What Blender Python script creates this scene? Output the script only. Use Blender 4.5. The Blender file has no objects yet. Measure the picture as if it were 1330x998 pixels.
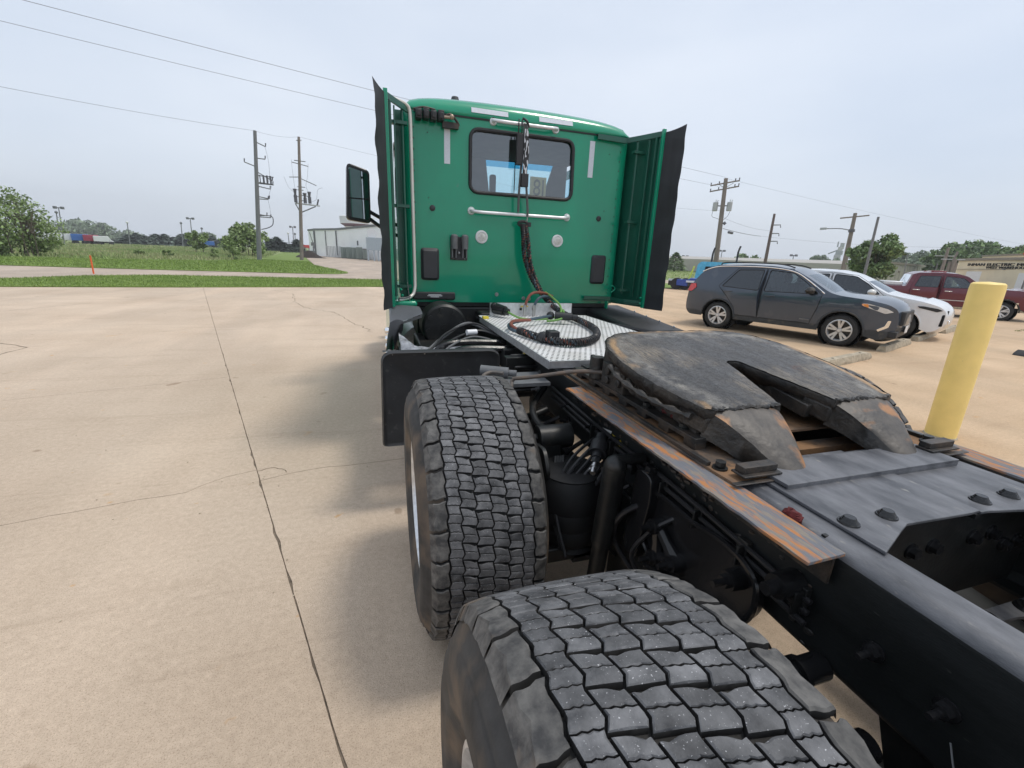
import bpy, bmesh, math, random
import numpy as np
from mathutils import Vector, Matrix
from mathutils.geometry import delaunay_2d_cdt
R_ = math.radians
random.seed(7)
S = bpy.context.scene
COL = S.collection

# ------------------------------------------------------------ camera
F_PX = 556.0
CAM = np.array([-1.355, 0.0, 1.661])
_d = np.array([488 - 665., 325 - 499., F_PX]); _d /= np.linalg.norm(_d)
_h = np.array([math.cos(R_(2.36)), math.sin(R_(2.36)), 0.])
_u = np.cross(_h, _d); _u /= np.linalg.norm(_u)
if _u[1] > 0: _u = -_u
_x = np.cross(_d, _u); _x /= np.linalg.norm(_x)
MC = np.array([_x, _d, _u]).T           # world -> camera (x right, y down, z forward)
cd = bpy.data.cameras.new('camera'); cam = bpy.data.objects.new('camera', cd); COL.objects.link(cam)
cd.sensor_width = 36; cd.lens = 36 * F_PX / 1330; cd.clip_start = 0.02; cd.clip_end = 6000
cam.matrix_world = Matrix(((MC[0, 0], -MC[1, 0], -MC[2, 0], CAM[0]), (MC[0, 1], -MC[1, 1], -MC[2, 1], CAM[1]),
                           (MC[0, 2], -MC[1, 2], -MC[2, 2], CAM[2]), (0, 0, 0, 1)))
S.camera = cam
S.render.resolution_x = 1024; S.render.resolution_y = 768

# ------------------------------------------------------------ light
SUN_TO = Vector((0.40, -0.10, 1.0)).normalized()
w = bpy.data.worlds.new('World'); S.world = w; w.use_nodes = True
nt = w.node_tree; bg = nt.nodes['Background']
sky = nt.nodes.new('ShaderNodeTexSky'); sky.sky_type = 'NISHITA'; sky.sun_disc = False
sky.sun_elevation = math.asin(SUN_TO.z); sky.sun_rotation = math.atan2(SUN_TO.x, SUN_TO.y)
sky.air_density = 1.0; sky.dust_density = 4.0; sky.ozone_density = 1.0; sky.altitude = 100
# thin veil of high haze over the whole dome
mx = nt.nodes.new('ShaderNodeMix'); mx.data_type = 'RGBA'; mx.inputs[0].default_value = 0.80
tcw = nt.nodes.new('ShaderNodeTexCoord'); mp = nt.nodes.new('ShaderNodeMapping'); mp.inputs['Scale'].default_value = (1, 1, 3.2)
nz = nt.nodes.new('ShaderNodeTexNoise'); nz.inputs['Scale'].default_value = 1.6; nz.inputs['Detail'].default_value = 5; nz.inputs['Roughness'].default_value = .45
cr = nt.nodes.new('ShaderNodeValToRGB'); cr.color_ramp.elements[0].position = .3; cr.color_ramp.elements[1].position = .75
cr.color_ramp.elements[0].color = (4.55, 5.15, 6.05, 1); cr.color_ramp.elements[1].color = (6.0, 6.4, 7.0, 1)
nt.links.new(tcw.outputs['Generated'], mp.inputs[0]); nt.links.new(mp.outputs[0], nz.inputs[0]); nt.links.new(nz.outputs[0], cr.inputs[0])
nt.links.new(sky.outputs[0], mx.inputs[6]); nt.links.new(cr.outputs[0], mx.inputs[7]); nt.links.new(mx.outputs[2], bg.inputs[0])
bg.inputs[1].default_value = 0.10
sl = bpy.data.lights.new('sun', 'SUN'); sun = bpy.data.objects.new('sun', sl); COL.objects.link(sun)
sl.energy = 1.05; sl.angle = R_(12); sl.color = (1, .95, .87)
sun.rotation_euler = SUN_TO.to_track_quat('Z', 'Y').to_euler()
S.view_settings.view_transform = 'Standard'; S.view_settings.look = 'None'; S.view_settings.gamma = 1
S.view_settings.use_curve_mapping = False; S.view_settings.exposure = 0.66
S.render.engine = 'CYCLES'

# ------------------------------------------------------------ materials
def mat(name, col, rough=.6, metal=0, var=.15, scale=8, bump=0, bscale=60, coat=0, spec=.5, col2=None, lo=.35, hi=.65,
        stretch=None, detail=6, trans=0, island=0, dist=0, spots=None, emit=None):
    m = bpy.data.materials.new(name); m.use_nodes = True
    t = m.node_tree; b = t.nodes['Principled BSDF']; L = t.links.new
    b.inputs['Roughness'].default_value = rough; b.inputs['Metallic'].default_value = metal
    b.inputs['Specular IOR Level'].default_value = spec
    if coat: b.inputs['Coat Weight'].default_value = coat; b.inputs['Coat Roughness'].default_value = .04
    if trans: b.inputs['Transmission Weight'].default_value = trans
    tc = t.nodes.new('ShaderNodeTexCoord'); mp = t.nodes.new('ShaderNodeMapping'); L(tc.outputs['Object'], mp.inputs[0])
    if stretch: mp.inputs['Scale'].default_value = stretch
    n = t.nodes.new('ShaderNodeTexNoise'); n.inputs['Scale'].default_value = scale; n.inputs['Detail'].default_value = detail
    n.inputs['Distortion'].default_value = dist; n.inputs['Roughness'].default_value = .6
    L(mp.outputs[0], n.inputs[0])
    r = t.nodes.new('ShaderNodeValToRGB'); L(n.outputs[0], r.inputs[0])
    c = col; c2 = col2 if col2 else tuple(min(1, x * (1 + var)) for x in col)
    c1 = col if col2 else tuple(x * (1 - var) for x in col)
    r.color_ramp.elements[0].position = lo; r.color_ramp.elements[1].position = hi
    r.color_ramp.elements[0].color = (*c1, 1); r.color_ramp.elements[1].color = (*c2, 1)
    out = r.outputs[0]
    if spots:   # (colour, scale, threshold)
        n2 = t.nodes.new('ShaderNodeTexNoise'); n2.inputs['Scale'].default_value = spots[1]; n2.inputs['Detail'].default_value = 4
        L(mp.outputs[0], n2.inputs[0])
        r2 = t.nodes.new('ShaderNodeValToRGB'); r2.color_ramp.elements[0].position = spots[2]; r2.color_ramp.elements[1].position = spots[2] + (spots[3] if len(spots) > 3 else .03)
        L(n2.outputs[0], r2.inputs[0]); mm = t.nodes.new('ShaderNodeMix'); mm.data_type = 'RGBA'
        L(r2.outputs[0], mm.inputs[0]); L(out, mm.inputs[6]); mm.inputs[7].default_value = (*spots[0], 1); out = mm.outputs[2]
    if island:
        g = t.nodes.new('ShaderNodeNewGeometry'); hsv = t.nodes.new('ShaderNodeHueSaturation'); mr = t.nodes.new('ShaderNodeMapRange')
        mr.inputs['To Min'].default_value = 1 - island; mr.inputs['To Max'].default_value = 1 + island
        L(g.outputs['Random Per Island'], mr.inputs[0]); L(mr.outputs[0], hsv.inputs['Value']); L(out, hsv.inputs['Color']); out = hsv.outputs[0]
    L(out, b.inputs['Base Color'])
    if bump:
        n3 = t.nodes.new('ShaderNodeTexNoise'); n3.inputs['Scale'].default_value = bscale; n3.inputs['Detail'].default_value = 5
        L(mp.outputs[0], n3.inputs[0]); bp = t.nodes.new('ShaderNodeBump'); bp.inputs['Strength'].default_value = 1
        bp.inputs['Distance'].default_value = bump; L(n3.outputs[0], bp.inputs['Height']); L(bp.outputs[0], b.inputs['Normal'])
    if emit: b.inputs['Emission Color'].default_value = (*emit, 1); b.inputs['Emission Strength'].default_value = 1
    return m
def glass(name, tint=(.6, .65, .66), alpha=.35, rough=.03):
    m = bpy.data.materials.new(name); m.use_nodes = True; t = m.node_tree; t.nodes.clear(); L = t.links.new
    o = t.nodes.new('ShaderNodeOutputMaterial'); mxs = t.nodes.new('ShaderNodeMixShader'); tr = t.nodes.new('ShaderNodeBsdfTransparent')
    gl = t.nodes.new('ShaderNodeBsdfGlossy'); gl.inputs['Roughness'].default_value = rough; gl.inputs[0].default_value = (.9, .95, 1, 1)
    tr.inputs[0].default_value = (*tint, 1); fr = t.nodes.new('ShaderNodeFresnel'); fr.inputs[0].default_value = 1.5
    ma = t.nodes.new('ShaderNodeMath'); ma.operation = 'ADD'; ma.inputs[1].default_value = alpha; ma.use_clamp = True
    L(fr.outputs[0], ma.inputs[0]); L(ma.outputs[0], mxs.inputs[0]); L(tr.outputs[0], mxs.inputs[1]); L(gl.outputs[0], mxs.inputs[2]); L(mxs.outputs[0], o.inputs[0])
    return m
M = {}
M['green'] = mat('green_paint', (.002, .285, .155), .2, coat=.35, col2=(.004, .240, .135), scale=2.2, lo=.4, hi=.75, bump=.004, bscale=1.6, stretch=(1, 1, .6), spots=((.06, .22, .15), 30, .66, .12))
M['green_dark'] = mat('green_paint_shaded', (.006, .085, .055), .4, coat=.3, var=.1, scale=6)  # cab green darkened; shade on the inner fairing faces is put into the colour
M['black'] = mat('black_chassis_paint', (.010, .011, .011), .45, var=.35, scale=14, bump=.0008, bscale=90, spots=((.06, .052, .043), 9, .60, .2))
M['black_gloss'] = mat('black_gloss_paint', (.012, .012, .013), .25, var=.2, bump=.0008, bscale=40)
M['frame'] = mat('frame_rail_paint', (.007, .0085, .0085), .5, var=.25, scale=6, bump=.0006, bscale=120, col2=(.014, .016, .017), stretch=(3, .6, 3), spots=((.05, .05, .045), 40, .70, .06), spec=.35)
M['frametop'] = mat('dusty_highlit_frame_paint', (.055, .058, .066), .42, scale=5, bump=.0006, bscale=150, col2=(.165, .168, .18), stretch=(3, 1, 3), spots=((.24, .23, .21), 22, .66, .12))  # paler than the rail sides; the highlight along the bend is put into this colour
M['plastic'] = mat('black_plastic', (.024, .025, .027), .5, var=.2, bump=.0008, bscale=200, spots=((.05, .05, .05), 30, .62, .1))
M['dplastic'] = mat('dark_grey_plastic', (.035, .036, .04), .55, var=.12)
M['gplastic'] = mat('grey_plastic', (.13, .135, .14), .55, var=.15, scale=20)
M['rubberflap'] = mat('fairing_rubber', (.024, .025, .029), .65, var=.25, scale=10, bump=.001, bscale=40, stretch=(1, 1, .25))
M['steel'] = mat('bare_steel', (.5, .5, .5), .35, metal=1, var=.2)
M['alu'] = mat('brushed_aluminium', (.68, .69, .70), .38, metal=.75, var=.12, scale=30)
M['chrome'] = mat('chrome', (.85, .86, .87), .12, metal=1, var=.05)
M['white'] = mat('white_enamel', (.72, .73, .74), .35, var=.06)
M['tape'] = mat('silver_reflective_tape', (.62, .66, .72), .35, var=.05, scale=60)
M['lens'] = mat('clear_lamp_lens', (.62, .62, .58), .15, var=.2, scale=40, coat=.5)
M['rubber'] = mat('tyre_rubber', (.034, .033, .032), .72, var=.3, scale=12, bump=.0008, bscale=80, spots=((.12, .088, .062), 5, .50, .16))
M['groove'] = mat('tread_groove_rubber', (.022, .021, .020), .8, var=.3, scale=30)
M['treadtop'] = mat('dusty_tread_block', island=.28, col=(.034, .035, .038), rough=.68, col2=(.175, .176, .182), scale=22, lo=.30, hi=.75, bump=.0011, bscale=240, spots=((.40, .40, .41), 300, .66, .05), detail=8)
M['shoulder'] = mat('scuffed_shoulder_block', island=.2, col=(.036, .0355, .036), rough=.72, col2=(.125, .12, .112), scale=34, bump=.0018, bscale=90, spots=((.13, .10, .075), 9, .64, .08), detail=8)
M['rust'] = mat('rusty_flaking_steel', (.40, .17, .06), .8, col2=(.145, .15, .165), scale=8, lo=.42, hi=.53, dist=.6, bump=.0022, bscale=40, spots=((.22, .19, .155), 11, .52, .10), stretch=(5, 1, 5))
M['rust2'] = mat('dirty_rusted_plate', (.065, .055, .047), .78, col2=(.24, .13, .06), scale=7, lo=.36, hi=.62, bump=.0016, bscale=60, spots=((.035, .032, .030), 15, .58, .1))
M['rustdark'] = mat('oily_rusted_steel', (.020, .019, .018), .5, col2=(.095, .066, .045), scale=13, lo=.45, hi=.75, bump=.002, bscale=70)
M['redrag'] = mat('dark_red_scrap', (.10, .012, .012), .8, var=.4, scale=60, bump=.003, bscale=120)
M['hoseblk'] = mat('black_hose', (.02, .02, .022), .45, var=.2)
M['hosered'] = mat('red_air_hose', (.22, .07, .045), .5, var=.2)
M['hoseblue'] = mat('blue_air_hose', (.05, .085, .11), .5, var=.2)
M['hosegreen'] = mat('green_cable', (.16, .33, .08), .45, var=.1)
M['yellow'] = mat('yellow_bollard_sleeve', (.93, .70, .24), .5, var=.05, scale=4, bump=.0008, bscale=12, spots=((.55, .42, .2), 18, .745, .02))
M['sticker'] = mat('white_sticker', (.7, .7, .68), .5, var=.03)
M['stickery'] = mat('yellow_sticker', (.75, .60, .05), .5, var=.03)
M['interior'] = mat('grey_cab_trim', (.20, .21, .215), .8, var=.1)
M['plasticwrap'] = mat('crumpled_grey_wrap', (.28, .29, .31), .3, var=.5, scale=18, bump=.012, bscale=22)
M['concrete_curb'] = mat('weathered_concrete', (.40, .34, .25), .9, var=.25, scale=12, bump=.004, bscale=60)
M['glass'] = glass('clear_glass', (.62, .70, .72), .02)
M['glassd'] = glass('dark_tinted_glass', (.10, .11, .12), .03)
M['mirrorglass'] = mat('mirror_glass', (.42, .47, .50), .03, metal=1, var=.02)
M['wood'] = mat('weathered_pole_wood', (.22, .19, .165), .9, var=.25, scale=3, stretch=(6, 6, .4), bump=.004, bscale=20)
M['polesteel'] = mat('grey_pole_steel', (.17, .175, .18), .6, var=.15)
M['insul'] = mat('insulator_porcelain', (.10, .10, .115), .4, var=.1)
M['transf'] = mat('transformer_enamel', (.42, .44, .44), .45, var=.08)
M['wire'] = mat('overhead_wire', (.20, .20, .22), .6, var=.05)

# ------------------------------------------------------------ mesh builder
class MB:
    def __init__(s): s.v = []; s.f = []; s.m = []
    def add(s, vs, fs, mi=0):
        o = len(s.v); s.v.extend([tuple(map(float, p)) for p in vs]); s.f.extend([tuple(i + o for i in f) for f in fs]); s.m.extend([mi] * len(fs)); return s
    def box(s, x0, x1, y0, y1, z0, z1, mi=0, rot=None, piv=None):
        vs = [Vector((x, y, z)) for z in (z0, z1) for y in (y0, y1) for x in (x0, x1)]
        if rot is not None:
            c = Vector(piv) if piv is not None else Vector(((x0 + x1) / 2, (y0 + y1) / 2, (z0 + z1) / 2))
            vs = [rot @ (p - c) + c for p in vs]
        return s.add(vs, [(0, 2, 3, 1), (4, 5, 7, 6), (0, 1, 5, 4), (2, 6, 7, 3), (0, 4, 6, 2), (1, 3, 7, 5)], mi)
    def cyl(s, p0, p1, r0, r1=None, n=14, mi=0, caps=True):
        r1 = r0 if r1 is None else r1
        p0 = Vector(p0); p1 = Vector(p1); d = (p1 - p0).normalized()
        a = d.orthogonal().normalized(); b = d.cross(a)
        vs = []
        for p, r in ((p0, r0), (p1, r1)):
            for i in range(n):
                t = 2 * math.pi * i / n; vs.append(p + (a * math.cos(t) + b * math.sin(t)) * r)
        fs = [(i, (i + 1) % n, n + (i + 1) % n, n + i) for i in range(n)]
        if caps: fs += [tuple(range(n))[::-1], tuple(range(n, 2 * n))]
        return s.add(vs, fs, mi)
    def tube(s, path, r, n=8, mi=0, caps=True, rf=None):
        P = [Vector(p) for p in path]; vs = []; a = None
        for i, p in enumerate(P):
            d = (P[min(i + 1, len(P) - 1)] - P[max(i - 1, 0)])
            d = d.normalized() if d.length > 1e-9 else Vector((0, 0, 1))
            if a is None: a = d.orthogonal().normalized()
            else:
                a = a - d * a.dot(d); a = a.normalized() if a.length > 1e-6 else d.orthogonal().normalized()
            b = d.cross(a); rr = rf(i / (len(P) - 1)) if rf else r
            for k in range(n):
                t = 2 * math.pi * k / n; vs.append(p + (a * math.cos(t) + b * math.sin(t)) * rr)
        fs = []
        for i in range(len(P) - 1):
            for k in range(n):
                fs.append((i * n + k, i * n + (k + 1) % n, (i + 1) * n + (k + 1) % n, (i + 1) * n + k))
        if caps: fs += [tuple(range(n))[::-1], tuple(range((len(P) - 1) * n, len(P) * n))]
        return s.add(vs, fs, mi)
    def lathe(s, prof, c=(0, 0, 0), axis='X', n=32, mi=0, mf=None):
        """prof: list of (along, radius)"""
        vs = []; ax = {'X': 0, 'Y': 1, 'Z': 2}[axis]; o1 = (ax + 1) % 3; o2 = (ax + 2) % 3
        for (h, r) in prof:
            for i in range(n):
                t = 2 * math.pi * i / n; p = [0, 0, 0]; p[ax] = c[ax] + h; p[o1] = c[o1] + r * math.cos(t); p[o2] = c[o2] + r * math.sin(t); vs.append(p)
        o = len(s.v); s.v.extend([tuple(p) for p in vs])
        for j in range(len(prof) - 1):
            for i in range(n):
                s.f.append((o + j * n + i, o + j * n + (i + 1) % n, o + (j + 1) * n + (i + 1) % n, o + (j + 1) * n + i)); s.m.append(mf[j] if mf else mi)
        return s
    def prism(s, poly, fn0, fn1, mi=0, mi2=None):
        """poly of (a,b); fn0/fn1 map to the two faces"""
        n = len(poly); vs = [fn0(a, b) for a, b in poly] + [fn1(a, b) for a, b in poly]
        s.add(vs, [tuple(range(n))[::-1], tuple(range(n, 2 * n))], mi)
        o = len(s.v) - 2 * n
        for i in range(n):
            s.f.append((o + i, o + (i + 1) % n, o + n + (i + 1) % n, o + n + i)); s.m.append(mi if mi2 is None else mi2)
        return s
    def extr(s, poly, axis, a0, a1, mi=0):
        f = {'X': lambda t: (lambda a, b: (t, a, b)), 'Y': lambda t: (lambda a, b: (a, t, b)), 'Z': lambda t: (lambda a, b: (a, b, t))}[axis]
        return s.prism(poly, f(a0), f(a1), mi)
    def ball(s, c, r, n=12, mi=0, sc=(1, 1, 1)):
        prof = [(-math.cos(math.pi * k / (n // 2)) * r, max(1e-4, math.sin(math.pi * k / (n // 2)) * r)) for k in range(n // 2 + 1)]
        o = len(s.v); s.lathe(prof, (0, 0, 0), 'Z', n, mi)
        for i in range(o, len(s.v)):
            p = s.v[i]; s.v[i] = (p[0] * sc[0] + c[0], p[1] * sc[1] + c[1], p[2] * sc[2] + c[2])
        return s
    def grid(s, fn, nu, nv, mi=0, cu=False):
        vs = [fn(i / nu, j / nv) for j in range(nv + 1) for i in range(nu + 1)]
        fs = [(j * (nu + 1) + i, j * (nu + 1) + i + 1, (j + 1) * (nu + 1) + i + 1, (j + 1) * (nu + 1) + i) for j in range(nv) for i in range(nu)]
        return s.add(vs, fs, mi)
    def hexbolt(s, c, d, r=.014, h=.01, mi=0, washer=True):
        c = Vector(c); d = Vector(d).normalized()
        if washer: s.cyl(c, c + d * h * .35, r * 1.35, n=14, mi=mi)
        s.cyl(c + d * h * .35, c + d * h * 1.35, r, r * .93, n=6, mi=mi)
        return s
    def build(s, name, mats, parent=None, smooth=35, bevel=0, loc=None):
        me = bpy.data.meshes.new(name); me.from_pydata(s.v, [], s.f)
        if not isinstance(mats, (list, tuple)): mats = [mats]
        for m in mats: me.materials.append(M[m] if isinstance(m, str) else m)
        if len(mats) > 1: me.polygons.foreach_set('material_index', s.m)
        if smooth:
            me.polygons.foreach_set('use_smooth', [True] * len(me.polygons)); me.set_sharp_from_angle(angle=R_(smooth))
        me.validate(); me.update()
        o = bpy.data.objects.new(name, me); COL.objects.link(o)
        if parent is not None: o.parent = parent
        if loc is not None: o.location = loc
        bmf = bmesh.new(); bmf.from_mesh(me); bmesh.ops.recalc_face_normals(bmf, faces=bmf.faces); bmf.to_mesh(me); bmf.free()
        if bevel:
            md = o.modifiers.new('bevel', 'BEVEL'); md.width = bevel; md.segments = 2; md.limit_method = 'ANGLE'; md.angle_limit = R_(40)
        return o
def fast_mesh(name, V, Fc, mats, parent=None, mi=None, smooth=False, loc=None):
    """numpy arrays of vertices and equal sized faces"""
    me = bpy.data.meshes.new(name); k = Fc.shape[1]
    me.vertices.add(len(V)); me.vertices.foreach_set('co', V.astype(np.float32).ravel())
    me.loops.add(Fc.size); me.loops.foreach_set('vertex_index', Fc.astype(np.int32).ravel())
    me.polygons.add(len(Fc)); me.polygons.foreach_set('loop_start', np.arange(0, Fc.size, k, dtype=np.int32))
    me.update(calc_edges=True)
    for m in (mats if isinstance(mats, (list, tuple)) else [mats]): me.materials.append(M[m] if isinstance(m, str) else m)
    if mi is not None: me.polygons.foreach_set('material_index', mi.astype(np.int32))
    me.polygons.foreach_set('use_smooth', np.full(len(Fc), smooth))
    o = bpy.data.objects.new(name, me); COL.objects.link(o)
    if parent is not None: o.parent = parent
    if loc is not None: o.location = loc
    return o
def tag(o, label=None, cat=None, group=None, kind=None):
    if label: o['label'] = label
    if cat: o['category'] = cat
    if group: o['group'] = group
    if kind: o['kind'] = kind
    return o
def thing(name, label, cat, loc=(0, 0, 0), rz=0, group=None):
    o = bpy.data.objects.new(name, None); COL.objects.link(o); o.location = loc; o.rotation_euler = (0, 0, rz); o.empty_display_size = .3
    return tag(o, label, cat, group)
def copy_tree(o, parent=None):
    c = o.copy(); COL.objects.link(c); c.parent = parent
    for ch in list(o.children): copy_tree(ch, c)
    return c
def text_mesh(name, body, size, mtx, m, parent=None, depth=.002, xs=1, align='CENTER'):
    cu = bpy.data.curves.new(name, 'FONT'); cu.body = body; cu.size = size; cu.extrude = depth; cu.align_x = align
    to = bpy.data.objects.new('tmp_text', cu); COL.objects.link(to)
    bpy.context.view_layer.update()
    me = bpy.data.meshes.new_from_object(to); bpy.data.objects.remove(to)
    me.transform(mtx @ Matrix.Diagonal((xs, 1, 1, 1))); me.materials.clear(); me.materials.append(M[m]); me.name = name
    o = bpy.data.objects.new(name, me); COL.objects.link(o); o.parent = parent
    return o
def smooth_path(pts, k=8, closed=False):
    P = [Vector(p) for p in pts]; out = []
    n = len(P)
    for i in range(n - 1):
        p0 = P[max(i - 1, 0)]; p1 = P[i]; p2 = P[i + 1]; p3 = P[min(i + 2, n - 1)]
        for j in range(k):
            t = j / k; t2 = t * t; t3 = t2 * t
            out.append(.5 * ((2 * p1) + (-p0 + p2) * t + (2 * p0 - 5 * p1 + 4 * p2 - p3) * t2 + (-p0 + 3 * p1 - 3 * p2 + p3) * t3))
    out.append(P[-1]); return out
def in_poly(x, y, poly):
    c = False; n = len(poly); j = n - 1
    for i in range(n):
        xi, yi = poly[i]; xj, yj = poly[j]
        if (yi > y) != (yj > y) and x < (xj - xi) * (y - yi) / (yj - yi) + xi: c = not c
        j = i
    return c
def resample(poly, step, closed=True):
    out = []; n = len(poly)
    for i in range(n if closed else n - 1):
        a = Vector(poly[i]); b = Vector(poly[(i + 1) % n]); L = (b - a).length; k = max(1, int(round(L / step)))
        for j in range(k): out.append(tuple(a.lerp(b, j / k)))
    if not closed: out.append(tuple(poly[-1]))
    return out
def fillet(poly, r, seg=5, closed=True):
    """round the corners of a polygon"""
    out = []; n = len(poly)
    for i in range(n):
        p = Vector(poly[i]); a = Vector(poly[i - 1]); b = Vector(poly[(i + 1) % n])
        rr = r[i] if isinstance(r, (list, tuple)) else r
        d1 = (a - p); d2 = (b - p); k = min(rr, d1.length * .45, d2.length * .45)
        if k < 1e-4: out.append(tuple(p)); continue
        q0 = p + d1.normalized() * k; q1 = p + d2.normalized() * k
        for j in range(seg + 1):
            t = j / seg; out.append(tuple((1 - t) ** 2 * q0 + 2 * t * (1 - t) * p + t * t * q1))
    return out
def cdt(outers, step, holes=(), extra=()):
    """triangulate inside `outers[0]` (minus holes) with interior grid points; every loop in outers/extra is kept as edges"""
    pts = []; edges = []
    for loop in list(outers) + list(holes) + list(extra):
        o = len(pts); pts += [Vector(p[:2]) for p in loop]; edges += [(o + i, o + (i + 1) % len(loop)) for i in range(len(loop))]
    xs = [p[0] for p in outers[0]]; ys = [p[1] for p in outers[0]]
    x = min(xs) + step * .5
    while x < max(xs):
        y = min(ys) + step * .5
        while y < max(ys):
            pts.append(Vector((x + random.uniform(-.1, .1) * step, y + random.uniform(-.1, .1) * step))); y += step
        x += step
    v, e, f, *_ = delaunay_2d_cdt(pts, edges, [], 0, 1e-6)
    out = []
    for t in f:
        cx = sum(v[i][0] for i in t) / len(t); cy = sum(v[i][1] for i in t) / len(t)
        if in_poly(cx, cy, outers[0]) and not any(in_poly(cx, cy, h) for h in holes): out.append(tuple(t))
    return [tuple(p) for p in v], out
# direction helpers: a point at horizontal distance D from the viewpoint, in the direction and at the height a sight line gives
def sight(px, py, D):
    r = MC.T @ np.array([px - 665., py - 499., F_PX]); r /= math.hypot(r[0], r[1])
    return CAM + r * D
def spot(px, D, z=0):
    hy = 325 + (px - 488) * .0412; p = sight(px, hy, D); return (float(p[0]), float(p[1]), z)
def height(px, py, D): return float(sight(px, py, D)[2])
# ------------------------------------------------------------ ground materials
def concrete(name, base, tan, k=1.0):
    m = bpy.data.materials.new(name); m.use_nodes = True; t = m.node_tree; b = t.nodes['Principled BSDF']; L = t.links.new
    b.inputs['Roughness'].default_value = .85; b.inputs['Specular IOR Level'].default_value = .3
    g = t.nodes.new('ShaderNodeNewGeometry'); pos = g.outputs['Position']
    def noise(sc, det=6, rough=.6, st=None, dist=0):
        n = t.nodes.new('ShaderNodeTexNoise'); n.inputs['Scale'].default_value = sc; n.inputs['Detail'].default_value = det
        n.inputs['Roughness'].default_value = rough; n.inputs['Distortion'].default_value = dist
        if st:
            mp = t.nodes.new('ShaderNodeMapping'); mp.inputs['Scale'].default_value = st[0]; mp.inputs['Rotation'].default_value = (0, 0, st[1]); L(pos, mp.inputs[0]); L(mp.outputs[0], n.inputs[0])
        else: L(pos, n.inputs[0])
        return n.outputs[0]
    def ramp(src, lo, hi, c0=(0, 0, 0, 1), c1=(1, 1, 1, 1)):
        r = t.nodes.new('ShaderNodeValToRGB'); r.color_ramp.elements[0].position = lo; r.color_ramp.elements[1].position = hi
        r.color_ramp.elements[0].color = c0; r.color_ramp.elements[1].color = c1; L(src, r.inputs[0]); return r.outputs[0]
    def mix(f, a, c, mode='MIX', fac=None):
        n = t.nodes.new('ShaderNodeMix'); n.data_type = 'RGBA'; n.blend_type = mode
        if f is None: n.inputs[0].default_value = fac
        else: L(f, n.inputs[0])
        for i, v in ((6, a), (7, c)):
            if isinstance(v, tuple): n.inputs[i].default_value = v
            else: L(v, n.inputs[i])
        return n.outputs[2]
    # clay dust tracked over the eastern half of the lot
    sep = t.nodes.new('ShaderNodeSeparateXYZ'); L(pos, sep.inputs[0])
    big = noise(.35, 4); ad = t.nodes.new('ShaderNodeMath'); ad.operation = 'MULTIPLY_ADD'; ad.inputs[1].default_value = 5; L(big, ad.inputs[0]); L(sep.outputs[0], ad.inputs[2])
    mr = t.nodes.new('ShaderNodeMapRange'); mr.inputs['From Min'].default_value = 1.5; mr.inputs['From Max'].default_value = 6.5; L(ad.outputs[0], mr.inputs[0])
    c = mix(mr.outputs[0], (*base, 1), (*tan, 1))
    c = mix(ramp(noise(.55, 7, .62), .35, .68), c, mix(None, c, (.85, .825, .80, 1), 'MULTIPLY', 1.0))
    c = mix(ramp(noise(.9, 5, .6, ((1, .12, 1), R_(18))), .45, .75), c, mix(None, c, (1.13, 1.13, 1.14, 1), 'MULTIPLY', 1.0))
    c = mix(ramp(noise(1.3, 6, .7, ((.22, 2.2, 1), R_(10)), .6), .55, .78), c, mix(None, c, (.84, .82, .80, 1), 'MULTIPLY', 1.0))
    c = mix(ramp(noise(2.1, 3), .70, .80), c, mix(None, c, (1.03, .84, .60, 1), 'MULTIPLY', 1.0))
    c = mix(ramp(noise(28, 5, .75), .34, .66), mix(None, c, (.82, .81, .80, 1), 'MULTIPLY', 1.0), c)
    c = mix(ramp(noise(190, 3, .7), .36, .47), mix(None, c, (.66, .63, .60, 1), 'MULTIPLY', 1.0), c)
    c = mix(ramp(noise(.42, 3, .5, ((1, .35, 1), R_(-35)), .4), .46, .60), c, mix(None, c, (1.12, 1.11, 1.10, 1), 'MULTIPLY', 1.0))
    c = mix(ramp(noise(2.6, 8, .75, ((.10, 1.8, 1), R_(-52)), .3), .60, .70), c, mix(None, c, (.88, .87, .86, 1), 'MULTIPLY', 1.0))
    c = mix(ramp(noise(3.3, 2, .4), .735, .76), c, mix(None, c, (.70, .66, .62, 1), 'MULTIPLY', 1.0))
    c = mix(ramp(noise(7.5, 3, .5), .72, .78), c, mix(None, c, (1.0, .78, .52, 1), 'MULTIPLY', 1.0))
    c = mix(ramp(noise(120, 2, .7), .63, .68), c, mix(None, c, (1.22, 1.21, 1.19, 1), 'MULTIPLY', 1.0))
    L(c, b.inputs['Base Color'])
    bp = t.nodes.new('ShaderNodeBump'); bp.inputs['Distance'].default_value = .0025; L(noise(150, 4, .7), bp.inputs['Height']); L(bp.outputs[0], b.inputs['Normal'])
    return m
M['concrete'] = concrete('lot_concrete', (.615, .50, .385), (.58, .43, .285))
M['road'] = concrete('road_concrete', (.50, .42, .345), (.50, .42, .345))
M['joint'] = mat('dirty_joint_filler', (.17, .135, .10), .95, var=.4, scale=25, bump=.003, bscale=60)
M['crack'] = mat('crack_dirt', (.19, .145, .10), .95, var=.4, scale=18)
M['lawnbase'] = mat('mown_lawn', (.13, .20, .035), .95, scale=.8, col2=(.19, .26, .06), detail=8, bump=.03, bscale=14)
M['fieldbase'] = mat('field_ground', (.17, .25, .07), .95, scale=.09, col2=(.26, .29, .12), detail=8, bump=.05, bscale=8)
M['blade'] = mat('grass_blade', (.16, .25, .045), .8, scale=.7, col2=(.24, .32, .075), island=.35)
M['tallblade'] = mat('tall_grass_blade', (.22, .31, .10), .8, scale=.12, col2=(.36, .35, .19), island=.3, lo=.42, hi=.6)
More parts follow.
